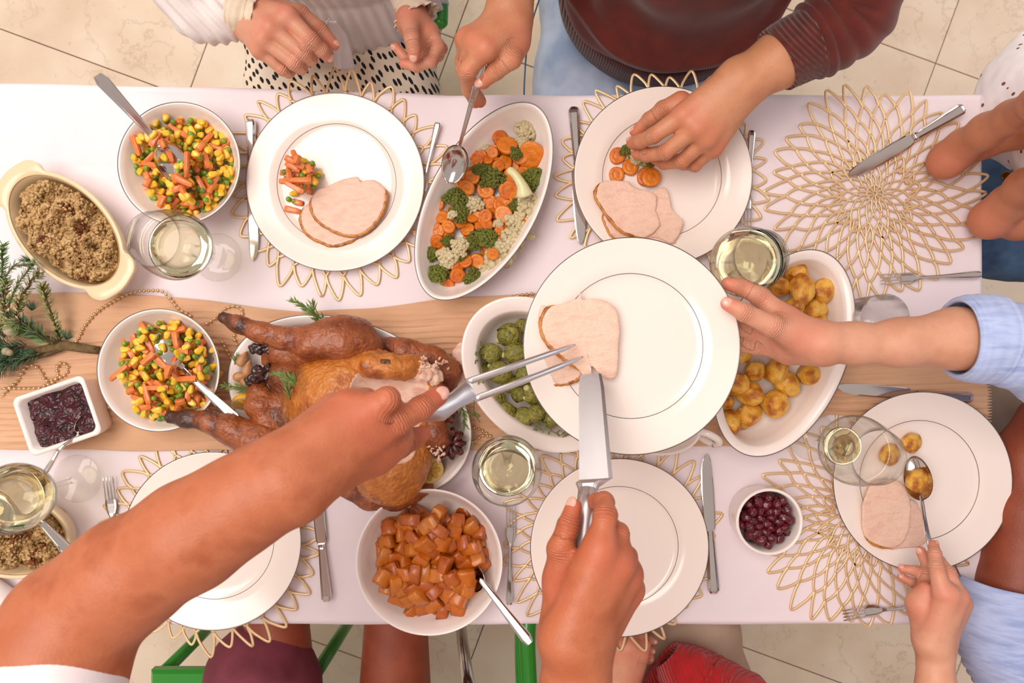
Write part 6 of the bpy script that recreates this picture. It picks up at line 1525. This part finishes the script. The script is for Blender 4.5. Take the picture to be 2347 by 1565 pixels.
# left hand over the plate
wr = (1700, 190, .135, 55); mc = [(1566, 264, .128, 23), (1597, 293, .130, 22), (1618, 318, .120, 21), (1634, 341, .103, 18)]
b.chain([(1900, 60, .15, 66), (1790, 135, .14, 62), wr], .012, .012); b.palm(wr, mc, .78, spread=.30); b.palm((1670, 205, .12, 50), [(1600, 262, .11, 28), (1625, 300, .105, 26)], .7)
b.finger([mc[0], (1497, 311, .114, 18), (1468, 324, .088, 16.5), (1450, 327, .072, 15)], up=(0, .4, .8), k0=.004)
b.finger([mc[1], (1524, 349, .104, 17.5), (1482, 355, .074, 16), (1460, 350, .056, 14.5)], up=(0, .2, 1), k0=.004)
b.finger([mc[2], (1562, 370, .088, 16.5), (1522, 373, .062, 15), (1500, 362, .045, 13.5)], nail=False, k0=.004)
b.finger([mc[3], (1592, 379, .070, 14.5), (1566, 376, .050, 13), (1552, 364, .040, 12)], nail=False, k0=.004)
b.finger([(1560, 235, .095, 26), (1520, 252, .09, 20), (1488, 275, .078, 17), (1460, 301, .062, 14.5)], k0=.014, up=(-.3, .8, .5))
b.tendons(wr, mc, lift=.8)
b.build(P2, SK_man, .0018)
Bt = Blob(); Bt.cap((.26, .60, .62), (.26, .60, 1.16), .12, .13, k=.03, fl=((1, 0, 0), 1.42)).cap((.05, .62, 1.14), (.47, .62, 1.14), .075, .075, k=.06).ell((.265, .575, .70), (.178, .135, .09), k=.05)
Bt.cap((.47, .62, 1.14), (.61, .60, .93), .065, .058, k=.05).cap((.05, .62, 1.14), (-.03, .62, 1.02), .065, .062, k=.05)
def swf(V):
    z = V[:, 2] - TZ; x = V[:, 0] - .26; m = np.clip((z + .07) / .04, 0, 1); return m * (.010 * np.exp(-((z - (-.045 + .9 * x * x + .10 * np.abs(x))) / .014) ** 2) + .0065 * np.sin(z * 44 + x * 26 + 3.2 * np.sin(x * 11 + 2) + 2 * np.sin(V[:, 1] * 17)) * np.clip(z * 5 + .6, 0, 1))
garment('sweater', Bt, M_sweat, P2, .0045, .006, 12, fold=swf)
V = []; n = 220; rows = [(-.148, 1.0), (-.145, 1.01), (-.12, 1.03), (-.095, 1.035), (-.078, 1.02), (-.074, .985)]
for h, s_ in rows:
    for k in range(n): q = 2 * PI * k / n; V.append((.262 + .176 * s_ * math.cos(q), .585 + .136 * s_ * math.sin(q) * (1 + .10 * (h + .15) * 4), TZ + h + .03 * abs(math.cos(q)) ** 2))
o = part('ribbed_hem', V, grid_faces(len(rows), n, False, True), M_rib, P2); so = o.modifiers.new('t', 'SOLIDIFY'); so.thickness = .004
sleeve('ribbed_cuff', [(1780, 140, .140, 68), (1802, 126, .141, 71), (1830, 112, .143, 73), (1856, 100, .145, 74)], M_ribd, P2, .006, (.015, 20, 3), seed=2)
sleeve('sweater_sleeve', [(1848, 104, .144, 73), (1872, 92, .146, 83), (1910, 72, .15, 84), (1950, 40, .155, 86), (1975, -20, .17, 88), (1960, -140, .2, 92), (1880, -380, .30, 100)], M_sweat, P2, .005, (.13, 16, 1.5), seed=4, sub=8)
sleeve('sweater_sleeve', [(1188, -95, .185, 66), (1200, -150, .20, 80), (1225, -300, .26, 95), (1260, -500, .35, 110)], M_sweat, P2, .005, (.07, 16, 2), seed=6)
B = Blob(); B.cap((.165, .66, .505), (.095, .16, .535), .108, .088, k=.03).cap((.325, .66, .50), (.335, .16, .535), .10, .086, k=.03).cap((.18, .70, .54), (.34, .70, .54), .115, .115, k=.04).cap((.105, .16, .53), (.11, .20, .10), .08, .06, k=.03).cap((.335, .16, .53), (.33, .20, .10), .08, .06, k=.03)
garment('jeans', B, M_denimL, P2, .005, .006, 12, .0015, 45, fold=fold_fn(55, .0032, (.7, 1, 0), 4))
P = cr([(.022, .40, .585), (.022, .46, .592), (.030, .54, .602), (.055, .62, .61)], 8); V, F = tube(P, .0014, 6); part('side_seam', V, F, M_denimD, P2)
head(P2, (.27, .60, 1.38), (.05, -.8, -.6), SK_man)

# ---------- person 3: girl at the right end, forearms on the table
P3 = person('girl in a white eyelet blouse and denim, forearms propped on the right table end', tuple(W(2500, 330, -.3)))
b = Body()
b.chain([(2178, 362, .034, 36), (2208, 335, .055, 37), (2262, 300, .11, 38), (2320, 268, .165, 36), (2380, 232, .24, 33)], .012); b.chain([(2178, 362, .034, 34), (2250, 320, .045, 42), (2340, 285, .06, 52), (2480, 300, .15, 55)], .01); b.B.ell(W(2163, 372, .030), (.020, .022, .022), k=.02)
b.chain([(2275, 500, .036, 38), (2310, 468, .060, 40), (2350, 428, .11, 39), (2420, 380, .2, 34)], .012); b.chain([(2275, 500, .036, 36), (2330, 510, .03, 38), (2440, 500, .06, 50)], .01); b.B.ell(W(2262, 506, .032), (.022, .024, .022), k=.02)
for (wx, wy, wh, dx, dy) in ((2372, 238, .235, 26, -22), (2412, 384, .195, 24, -22)):
    wq = (wx, wy, wh, 30); mq = [(wx + dx + 10 * k, wy + dy - 12 + 16 * k, wh + .060 - .004 * k, 19 - k) for k in range(4)]; b.palm(wq, mq, .8)
    for k, q in enumerate(mq): b.finger([q, (q[0] + 34, q[1] + 2, q[2] + .018, 16), (q[0] + 52, q[1] + 8, q[2] - .004, 14), (q[0] + 44, q[1] + 12, q[2] - .024, 12)], nail=False)
    b.finger([(wx + 6, wy - 16, wh + .03, 20), (wx + 30, wy - 40, wh + .05, 16), (wx + 62, wy - 46, wh + .055, 13)], nail=False, k0=.01)
b.red.append((np.array(W(2165, 375, .03)), .035, .5)); b.red.append((np.array(W(2265, 515, .03)), .035, .5))
b.build(P3, SK_girl, .0022)
B = Blob(); B.ell(W(2370, 215, -.02), (.078, .085, .05), k=.02).ell(W(2365, 290, -.03), (.090, .05, .04), k=.03).cap(W(2400, 240, .0), W(2560, 330, .1), .09, .11, k=.04).cap(W(2560, 330, .0), (1.0, .27, 1.08), .10, .11, k=.05).ell(W(2345, 118, -.02), (.018, .03, .02), k=.02)
o = garment('eyelet_blouse', B, M_white, P3, .003, .004, 18, .0012, 70)
m = M_white.copy(); m.name = 'eyelet_cotton'; nt = m.node_tree; N = nt.nodes; L = nt.links; bb = N['Principled BSDF']; src = bb.inputs['Base Color'].links[0].from_socket
tc = N.new('ShaderNodeTexCoord'); vo = N.new('ShaderNodeTexVoronoi'); vo.inputs['Scale'].default_value = 62; vo.inputs['Randomness'].default_value = .75; L.new(tc.outputs['Object'], vo.inputs['Vector']); r = N.new('ShaderNodeValToRGB'); r.color_ramp.elements[0].position = .17; r.color_ramp.elements[0].color = (1, 1, 1, 1); r.color_ramp.elements[1].position = .20; r.color_ramp.elements[1].color = (0, 0, 0, 1); L.new(vo.outputs['Distance'], r.inputs[0])
mx = N.new('ShaderNodeMix'); mx.data_type = 'RGBA'; L.new(r.outputs[0], mx.inputs[0]); L.new(src, mx.inputs[6]); mx.inputs[7].default_value = lin('#7c4a3a'); L.new(mx.outputs[2], bb.inputs['Base Color']); o.data.materials[0] = m
B = Blob(); B.cap(W(2480, 400, -.2), W(2180, 420, -.21), .085, .07, k=.02).cap(W(2480, 540, -.2), W(2180, 552, -.21), .085, .068, k=.02).cap(W(2500, 400, -.18), W(2500, 540, -.18), .10, .10, k=.03)
garment('denim_skirt', B, M_denimD, P3, .005, .006, 14, .0015, 50, fold=fold_fn(70, .002, (1, .5, 0), 4))
V = ICO[2][0] * np.array((.010, .010, .003)); part('brass_button', V + np.array(W(2308, 405, -.118)), ICO[2][1], mat('brass', '#8a5a20', .3, metal=.9), P3)
head(P3, (1.00, .27, 1.26), (-.8, -.2, -.5), SK_girl, s=.92)

# ---------- person 4: man in pale blue shirt holding the raised plate
P4 = person('man in a pale blue rolled-sleeve shirt at the right end holding up the plate', tuple(W(2600, 1000, -.3)))
b = Body()
wr = (1905, 790, .225, 40)
b.chain([(2330, 782, .22, 72), (2190, 776, .22, 67), (2060, 785, .222, 52), (1960, 790, .222, 42), wr], .015)
b.B.cap(W(1960, 776, .22), W(1890, 770, .222), ML(26, .22), ML(26, .22), .02)
b.palm((1880, 788, .222, 42), [(1800, 742, .212, 30), (1806, 768, .200, 28), (1808, 792, .19, 26), (1812, 806, .18, 22)], .85, .016, .2)
b.finger([(1805, 738, .205, 29), (1742, 680, .200, 22), (1700, 658, .193, 19), (1668, 650, .187, 15.5)], up=(0, 1, .4), nail=False, k0=.014)
b.finger([(1800, 765, .195, 26), (1730, 730, .180, 20), (1670, 715, .176, 18), (1625, 715, .176, 15)], nail=False, k0=.012)
b.finger([(1795, 785, .185, 26), (1725, 765, .170, 20), (1665, 755, .170, 18), (1620, 755, .172, 15)], nail=False, k0=.012)
b.finger([(1800, 800, .175, 24), (1735, 795, .165, 18), (1680, 790, .166, 16), (1645, 790, .168, 14)], nail=False, k0=.012)
b.finger([(1830, 772, .225, 32), (1772, 748, .236, 25), (1706, 716, .240, 20.5), (1668, 696, .236, 17)], k0=.016, up=(0, 0, 1))
b.chain([(2390, 960, -.01, 52), (2358, 1050, -.01, 70), (2352, 1180, .0, 84), (2330, 1340, .005, 86), (2420, 1520, .04, 90)], .015)
b.build(P4, SK_fair, .0021)
# second arm uses a darker tan material slot
o4 = [c for c in P4.children if c.name.startswith('body')][0]
co = np.empty(len(o4.data.vertices) * 3); o4.data.vertices.foreach_get('co', co); co = co.reshape(-1, 3) + np.array(P4.location)
fv = np.empty(len(o4.data.polygons) * 4, np.int32); o4.data.loops.foreach_get('vertex_index', fv); fv = fv.reshape(-1, 4); o4.data.materials.append(SK_dark); o4.data.polygons.foreach_set('material_index', (co[fv[:, 0], 1] < -.09).astype(np.int32))
sleeve('rolled_cuff', [(2192, 776, .222, 84), (2205, 776, .222, 92), (2235, 776, .222, 97), (2268, 778, .22, 98), (2290, 780, .22, 88)], M_blue, P4, .005, (.04, 26, 3), seed=3, flat=1.0)
sleeve('shirt_sleeve', [(2270, 780, .22, 86), (2310, 790, .22, 92), (2380, 810, .21, 100), (2520, 880, .2, 115), (2700, 960, .22, 130)], M_blue, P4, .004, (.09, 20, 6), seed=9, sub=7)
sleeve('rolled_cuff', [(2308, 1328, .004, 106), (2307, 1345, .004, 112), (2312, 1390, .006, 116), (2320, 1432, .01, 118), (2328, 1446, .01, 106)], M_blue, P4, .005, (.03, 22, 3), seed=12)
sleeve('shirt_sleeve', [(2322, 1436, .012, 112), (2345, 1490, .02, 124), (2400, 1560, .04, 128), (2520, 1640, .1, 135), (2650, 1500, .25, 150)], M_blue, P4, .004, (.10, 18, 6), seed=15, sub=7)
B = Blob(); B.cap((1.14, -.15, .62), (1.12, -.15, 1.12), .12, .13, k=.03, fl=((0, 1, 0), 1.4)).cap((1.12, .06, 1.12), (1.12, -.36, 1.12), .075, .075, k=.05).cap((1.12, .06, 1.12), (1.0, .02, .98), .07, .065, k=.04).cap((1.12, -.36, 1.12), (1.03, -.40, .95), .07, .065, k=.04); garment('shirt_body', B, M_blue, P4, .007, .01, 12)
B = Blob(); B.cap(W(2560, 850, -.2), W(2200, 905, -.20), .10, .085, k=.03).cap(W(2560, 1060, -.2), W(2200, 1040, -.2), .10, .085, k=.03); garment('khaki_trousers', B, M_khaki, P4, .005, .007, 14, .0015, 50, fold=fold_fn(60, .003, (1, .6, 0), 4))
head(P4, (1.10, -.15, 1.33), (-.8, 0, -.5), SK_man)

# ---------- person 5: woman whose hand holds the spoon at the lower right
P5 = person('bare-armed woman reaching in from the lower right edge with a serving spoon', tuple(W(2145, 1640, -.2)))
b = Body()
wr = (2142, 1478, .13, 40); mc = [(2172, 1362, .155, 22), (2194, 1368, .148, 20), (2204, 1382, .130, 18), (2198, 1402, .110, 17)]
b.chain([(2150, 1700, .16, 46), (2146, 1580, .14, 40), wr], .012); b.palm(wr, mc, .85, spread=.5); b.palm((2136, 1460, .12, 38), [(2110, 1385, .125, 24), (2140, 1375, .13, 24), (2165, 1380, .135, 24)], .8)
b.finger([(2160, 1355, .155, 22), (2146, 1300, .150, 15.5), (2142, 1268, .138, 13.5), (2140, 1248, .128, 11)], up=(.6, .1, .8))
b.finger([mc[1], (2174, 1312, .138, 15), (2152, 1285, .118, 12.5), (2140, 1280, .105, 11)], nail=False)
b.finger([(2180, 1385, .115, 16), (2125, 1330, .105, 12), (2100, 1308, .098, 11.5), (2068, 1303, .09, 10)], up=(0, .8, .5), k0=.008)
b.finger([(2165, 1398, .10, 15), (2118, 1350, .09, 11.5), (2094, 1336, .086, 10.5), (2066, 1322, .08, 9)], up=(-.3, .6, .6), k0=.008)
b.finger([(2108, 1388, .125, 25), (2122, 1345, .115, 17), (2128, 1300, .105, 13), (2110, 1262, .100, 11)], k0=.012, up=(-.8, .2, .5))
b.finger([(2108, 1378, .130, 20), (2120, 1348, .132, 14)], k0=.01, nail=False)
b.tendons(wr, mc[:3], lift=.8); b.build(P5, SK_fair, .0015)
B = Blob(); B.cap((.66, -.86, .62), (.66, -.86, 1.10), .10, .11, k=.03, fl=((1, 0, 0), 1.4)).cap((.52, -.86, 1.10), (.80, -.86, 1.10), .065, .065, k=.05); garment('cream_top', B, M_cream, P5, .007, .008, 12)
bb_ = Body(); bb_.B.cap(W(2150, 1690, .16), (.56, -.80, 1.08), .028, .045, .02); bb_.build(P5, SK_fair, .004, name='upper_arm')
head(P5, (.66, -.84, 1.32), (0, .8, -.5), SK_fair)

# ---------- person 6: the carver
P6 = person('carver in white shirt and maroon shorts, both tanned arms over the table', tuple(W(750, 1800, -.3)))
b = Body()
wr = (655, 1098, .455, 92); mcH = [(868, 985, .430, 33), (838, 948, .440, 32), (797, 935, .432, 30), (762, 942, .412, 27)]
b.chain([(128, 1640, .46, 140), (135, 1500, .445, 134), (168, 1418, .435, 122), (290, 1320, .44, 118), (440, 1225, .45, 112), (560, 1150, .455, 97), wr], .03)
b.palm(wr, mcH, .80, .02, .55); b.palm((700, 1090, .43, 85), [(850, 1020, .405, 45), (900, 1000, .40, 36)], .75, .02)
b.finger([mcH[0], (912, 968, .428, 29), (965, 935, .410, 27.5), (1003, 908, .396, 24)], k0=.006, up=(.5, .35, .8))
b.finger([mcH[1], (888, 915, .446, 29), (903, 940, .390, 26), (900, 960, .36, 23)], nail=False, k0=.01)
b.finger([mcH[2], (838, 916, .415, 26), (865, 935, .37, 24), (870, 955, .35, 22)], nail=False, k0=.01)
b.finger([mcH[3], (790, 930, .38, 25), (815, 945, .355, 22), (830, 965, .34, 20)], nail=False, k0=.01)
b.finger([(860, 1045, .39, 40), (915, 1020, .37, 29), (950, 1005, .355, 24), (970, 992, .350, 18)], k0=.018, nail=False)
b.tendons((620, 1100, .47, 80), mcH, r=.0032, lift=.90, amt=.006)

# right hand with knife
wr = (1320, 1480, .40, 71); mcG = [(1374, 1262, .415, 32), (1416, 1290, .405, 30), (1436, 1318, .385, 27), (1442, 1350, .360, 25)]
b.chain([(1312, 1900, .46, 95), (1318, 1700, .42, 84), (1319, 1580, .40, 73), wr], .02); b.palm(wr, mcG, .82, .018, .55); b.palm((1310, 1450, .385, 66), [(1300, 1330, .375, 42), (1350, 1320, .38, 40), (1390, 1330, .375, 38)], .8, .018)
b.finger([mcG[0], (1387, 1180, .410, 27), (1384, 1150, .388, 23), (1366, 1148, .368, 20)], nail=False, k0=.012)
b.finger([mcG[1], (1416, 1222, .392, 25), (1400, 1208, .358, 22), (1370, 1215, .345, 20)], nail=False, k0=.012)
b.finger([mcG[2], (1436, 1275, .362, 24), (1405, 1262, .335, 21), (1372, 1262, .335, 19)], nail=False, k0=.012)
b.finger([mcG[3], (1436, 1320, .335, 22), (1405, 1305, .32, 20), (1375, 1305, .325, 18)], nail=False, k0=.012)
b.finger([(1290, 1330, .385, 38), (1284, 1258, .392, 30), (1302, 1205, .392, 25), (1315, 1162, .382, 20)], k0=.018, up=(-.6, .1, .8))
b.tendons((1330, 1440, .41, 66), mcG, r=.0026, lift=.88, amt=.006)
b.build(P6, SK_tan, .0024)
sleeve('shirt_sleeve', [(122, 1535, .452, 141), (118, 1580, .46, 152), (112, 1660, .46, 165), (150, 1850, .47, 190), (300, 2150, .48, 210)], M_white, P6, .003, (.03, 16, 4), seed=3)
B = Blob(); B.cap((-.27, -.86, .60), (-.27, -.80, 1.18), .125, .14, k=.03, fl=((1, 0, 0), 1.4)).cap((-.48, -.78, 1.20), (-.06, -.78, 1.20), .08, .08, k=.05).cap((-.06, -.78, 1.20), (.06, -.74, 1.16), .075, .065, k=.04); garment('white_shirt', B, M_white, P6, .007, .01, 12)
bb_ = Body(); bb_.B.cap(W(1312, 1880, .46), (.05, -.74, 1.17), .038, .050, .02); bb_.build(P6, SK_tan, .005, name='upper_arm')
for kx, hx_, r_ in ((-.214, -.22, .052), (-.44, -.42, .052)):
    bb_ = Body(); bb_.B.cap((kx, -.42, .535), (hx_, -.95, .53), r_, .085, .02); bb_.B.cap((kx, -.42, .53), (kx + .015, -.36, .10), .050, .042, .03); bb_.B.cap((kx + .015, -.36, .06), (kx + .02, -.24, .03), .035, .03, .03); bb_.build(P6, SK_dark, .005, name='leg')
B = Blob(); B.cap(W(640, 1850, -.2), W(600, 1550, -.20), .118, .100, k=.02).cap(W(880, 1850, -.2), W(908, 1628, -.205), .105, .080, k=.02).cap(W(680, 1880, -.2), W(860, 1880, -.2), .13, .13, k=.03)
garment('maroon_shorts', B, M_maroon, P6, .005, .006, 14, .0012, 50, fold=fold_fn(70, .0028, (.3, 1, 0), 5))
head(P6, (-.24, -.72, 1.42), (.2, .8, -.6), SK_tan)

# ---------- person 7: woman in red cardigan
P7 = person('seated woman in red ribbed cardigan and beige trousers beside the carving hand', tuple(W(1560, 1750, -.3)))
b = Body()
wr = (1425, 1580, -.03, 36); mc = [(1462, 1490, -.02, 20), (1440, 1482, -.015, 19), (1420, 1482, -.02, 18), (1405, 1488, -.03, 17)]
b.chain([(1440, 1680, -.02, 40), wr], .012); b.palm(wr, mc, .8)
for i, m_ in enumerate(mc): b.finger([m_, (m_[0] + 3, m_[1] - 34, m_[2] - .01, 13), (m_[0] + 5, m_[1] - 56, m_[2] - .03, 11)], nail=False)
b.finger([(1448, 1540, -.03, 20), (1468, 1505, -.02, 15), (1480, 1478, -.02, 12)], nail=False, k0=.01)
for i, (y0, y1) in enumerate(((1462, 1470), (1488, 1492), (1512, 1508))): b.finger([(1440, 1520 + 4 * i, -.075, 14), (1468, y0, -.07, 11), (1488, (y0 + y1) / 2, -.065, 9.5), (1500 - 4 * i, y1, -.062, 8)], up=(.3, .2, 1))
b.build(P7, SK_fair, .0018)
sleeve('cardigan_sleeve', [(1452, 1600, -.03, 50), (1462, 1640, -.02, 60), (1500, 1750, .02, 75), (1560, 1980, .15, 90)], M_red, P7, .006, (.06, 26, 5), seed=3)
sleeve('cardigan_sleeve', [(1530, 1500, -.08, 34), (1560, 1530, -.075, 60), (1610, 1572, -.07, 74), (1700, 1640, -.02, 84), (1760, 1850, .15, 95)], M_red, P7, .006, (.08, 26, 5), seed=5)
B = Blob(); B.cap((.33, -.86, .60), (.33, -.84, 1.08), .11, .115, k=.03, fl=((1, 0, 0), 1.4)).cap((.19, -.84, 1.08), (.47, -.84, 1.08), .065, .065, k=.05).cap(W(1500, 1600, -.14), W(1510, 1545, -.13), .03, .02, k=.02); garment('cardigan', B, M_red, P7, .006, .008, 14)
B = Blob(); B.cap(W(1420, 1850, -.2), W(1400, 1440, -.21), .10, .075, k=.03).cap(W(1640, 1850, -.2), W(1590, 1440, -.21), .11, .082, k=.03).cap(W(1440, 1850, -.2), W(1620, 1850, -.2), .11, .11, k=.03); garment('beige_trousers', B, M_beige, P7, .005, .006, 12, .0012, 45, fold=fold_fn(60, .0025, (.3, 1, 0), 5))
head(P7, (.33, -.80, 1.30), (0, .8, -.5), SK_fair)

# ------------------------------------------------------------------ chairs
M_green = mat('green_lacquer', '#2f8f2c', 0.25, coat=.4)
def chair(x, y, rz, label, arm=False):
    """tubular green metal chair, seat front towards local +y"""
    t = thing('green_chair', label, 'chair', (x, y, 0), 'green chairs around the table', rz); z = .44
    V, F = bevel_slab(.165, .19, .022, .006); part('seat', [(a, b_, c_ + z - .02) for a, b_, c_ in V], F, M_green, t, world=False, smooth=False)
    for sx in (-1, 1):
        for sy in (-1, 1): V, F = tube([(sx * .165, sy * .17, .0), (sx * .16, sy * .17, .2), (sx * .155, sy * .17, z - .01)], .0135, 12); part('leg', V, F, M_green, t, world=False)
        V, F = tube([tuple(q) for q in cr([(sx * .15, -.18, z), (sx * .15, -.21, z + .2), (sx * .15, -.23, z + .36)], 4)], .013, 12); part('back_post', V, F, M_green, t, world=False)
        if arm: V, F = tube([tuple(q) for q in cr([(sx * .19, -.22, z + .18), (sx * .225, -.10, z + .20), (sx * .225, .08, z + .20), (sx * .222, .115, z + .19)], 5)], [.0145] * 15 + [.012], 12); part('armrest', V, F, M_green, t, world=False)
    for k in range(3): V, F = tube([tuple(q) for q in cr([(-.15, -.22 - .01 * k, z + .14 + .1 * k), (0, -.26 - .01 * k, z + .14 + .1 * k), (.15, -.22 - .01 * k, z + .14 + .1 * k)], 5)], .011, 10, flat=1.6); part('back_slat', V, F, M_green, t, world=False)
    return t
chair(W(770, 0, -.3).x - .02, .84, PI, 'green metal chair under the woman in the pleated blouse')
chair(.26, .86, PI, 'green metal chair under the man in the maroon sweater')
cl = W(470, 1455, -.5); chair(W(350, 1565, -.3).x + .155, W(350, 1565, -.3).y - .17, 0, 'green metal chair with vertical tube legs under the carver')
chair(.30, -.98, 0, 'green metal chair under the woman in the red cardigan')
def extra_chair():
    t = thing('cafe_chair', 'green moulded chair with a chrome leg between the carver and the red cardigan', 'chair', (.02, -.80, 0), None)
    V, F = tube([tuple(q) for q in cr([tuple(W(1212, 1400, -.26)), tuple(W(1208, 1470, -.25)), tuple(W(1212, 1565, -.25)), tuple(W(1225, 1800, -.26))], 6)], .016, 14, flat=.8); part('seat_edge', V, F, M_green, t)
    V, F = tube([tuple(q) for q in cr([tuple(W(1196, 1420, -.27)), tuple(W(1194, 1470, -.265)), tuple(W(1196, 1565, -.265)), tuple(W(1205, 1800, -.27))], 6)], .012, 14, flat=.8); part('seat_edge', V, F, M_green, t)
    V, F = bevel_slab(.06, .10, .02, .006); part('seat', [(a + .085, b_ - .90, c_ + .455) for a, b_, c_ in V], F, M_green, t, smooth=False)
    V, F = tube([W(1082, 1620, -.27), W(1060, 1470, -.45), W(1045, 1330, -.745)], [.0125, .0125, .012], 14); part('chrome_leg', V, F, M_chrome, t)
extra_chair()
def green_back():
    t = thing('green_chair', 'green moulded chair arm showing beside the left hand of the woman in the pleated blouse', 'chair', tuple(W(1000, -60, -.2)), 'green chairs around the table')
    V, F = tube([tuple(q) for q in cr([tuple(W(1010, -200, -.13)), tuple(W(1011, -40, -.13)), tuple(W(1011, 30, -.13)), tuple(W(1009, 64, -.13))], 6)], [.0125] * 17 + [.010, .006], 14); part('armrest', V, F, M_green, t)
    V, F = tube([tuple(q) for q in cr([tuple(W(992, -200, -.19)), tuple(W(991, -40, -.19)), tuple(W(992, 20, -.19)), tuple(W(996, 55, -.19))], 6)], [.012] * 17 + [.010, .006], 14); part('armrest_support', V, F, M_green, t)
green_back()
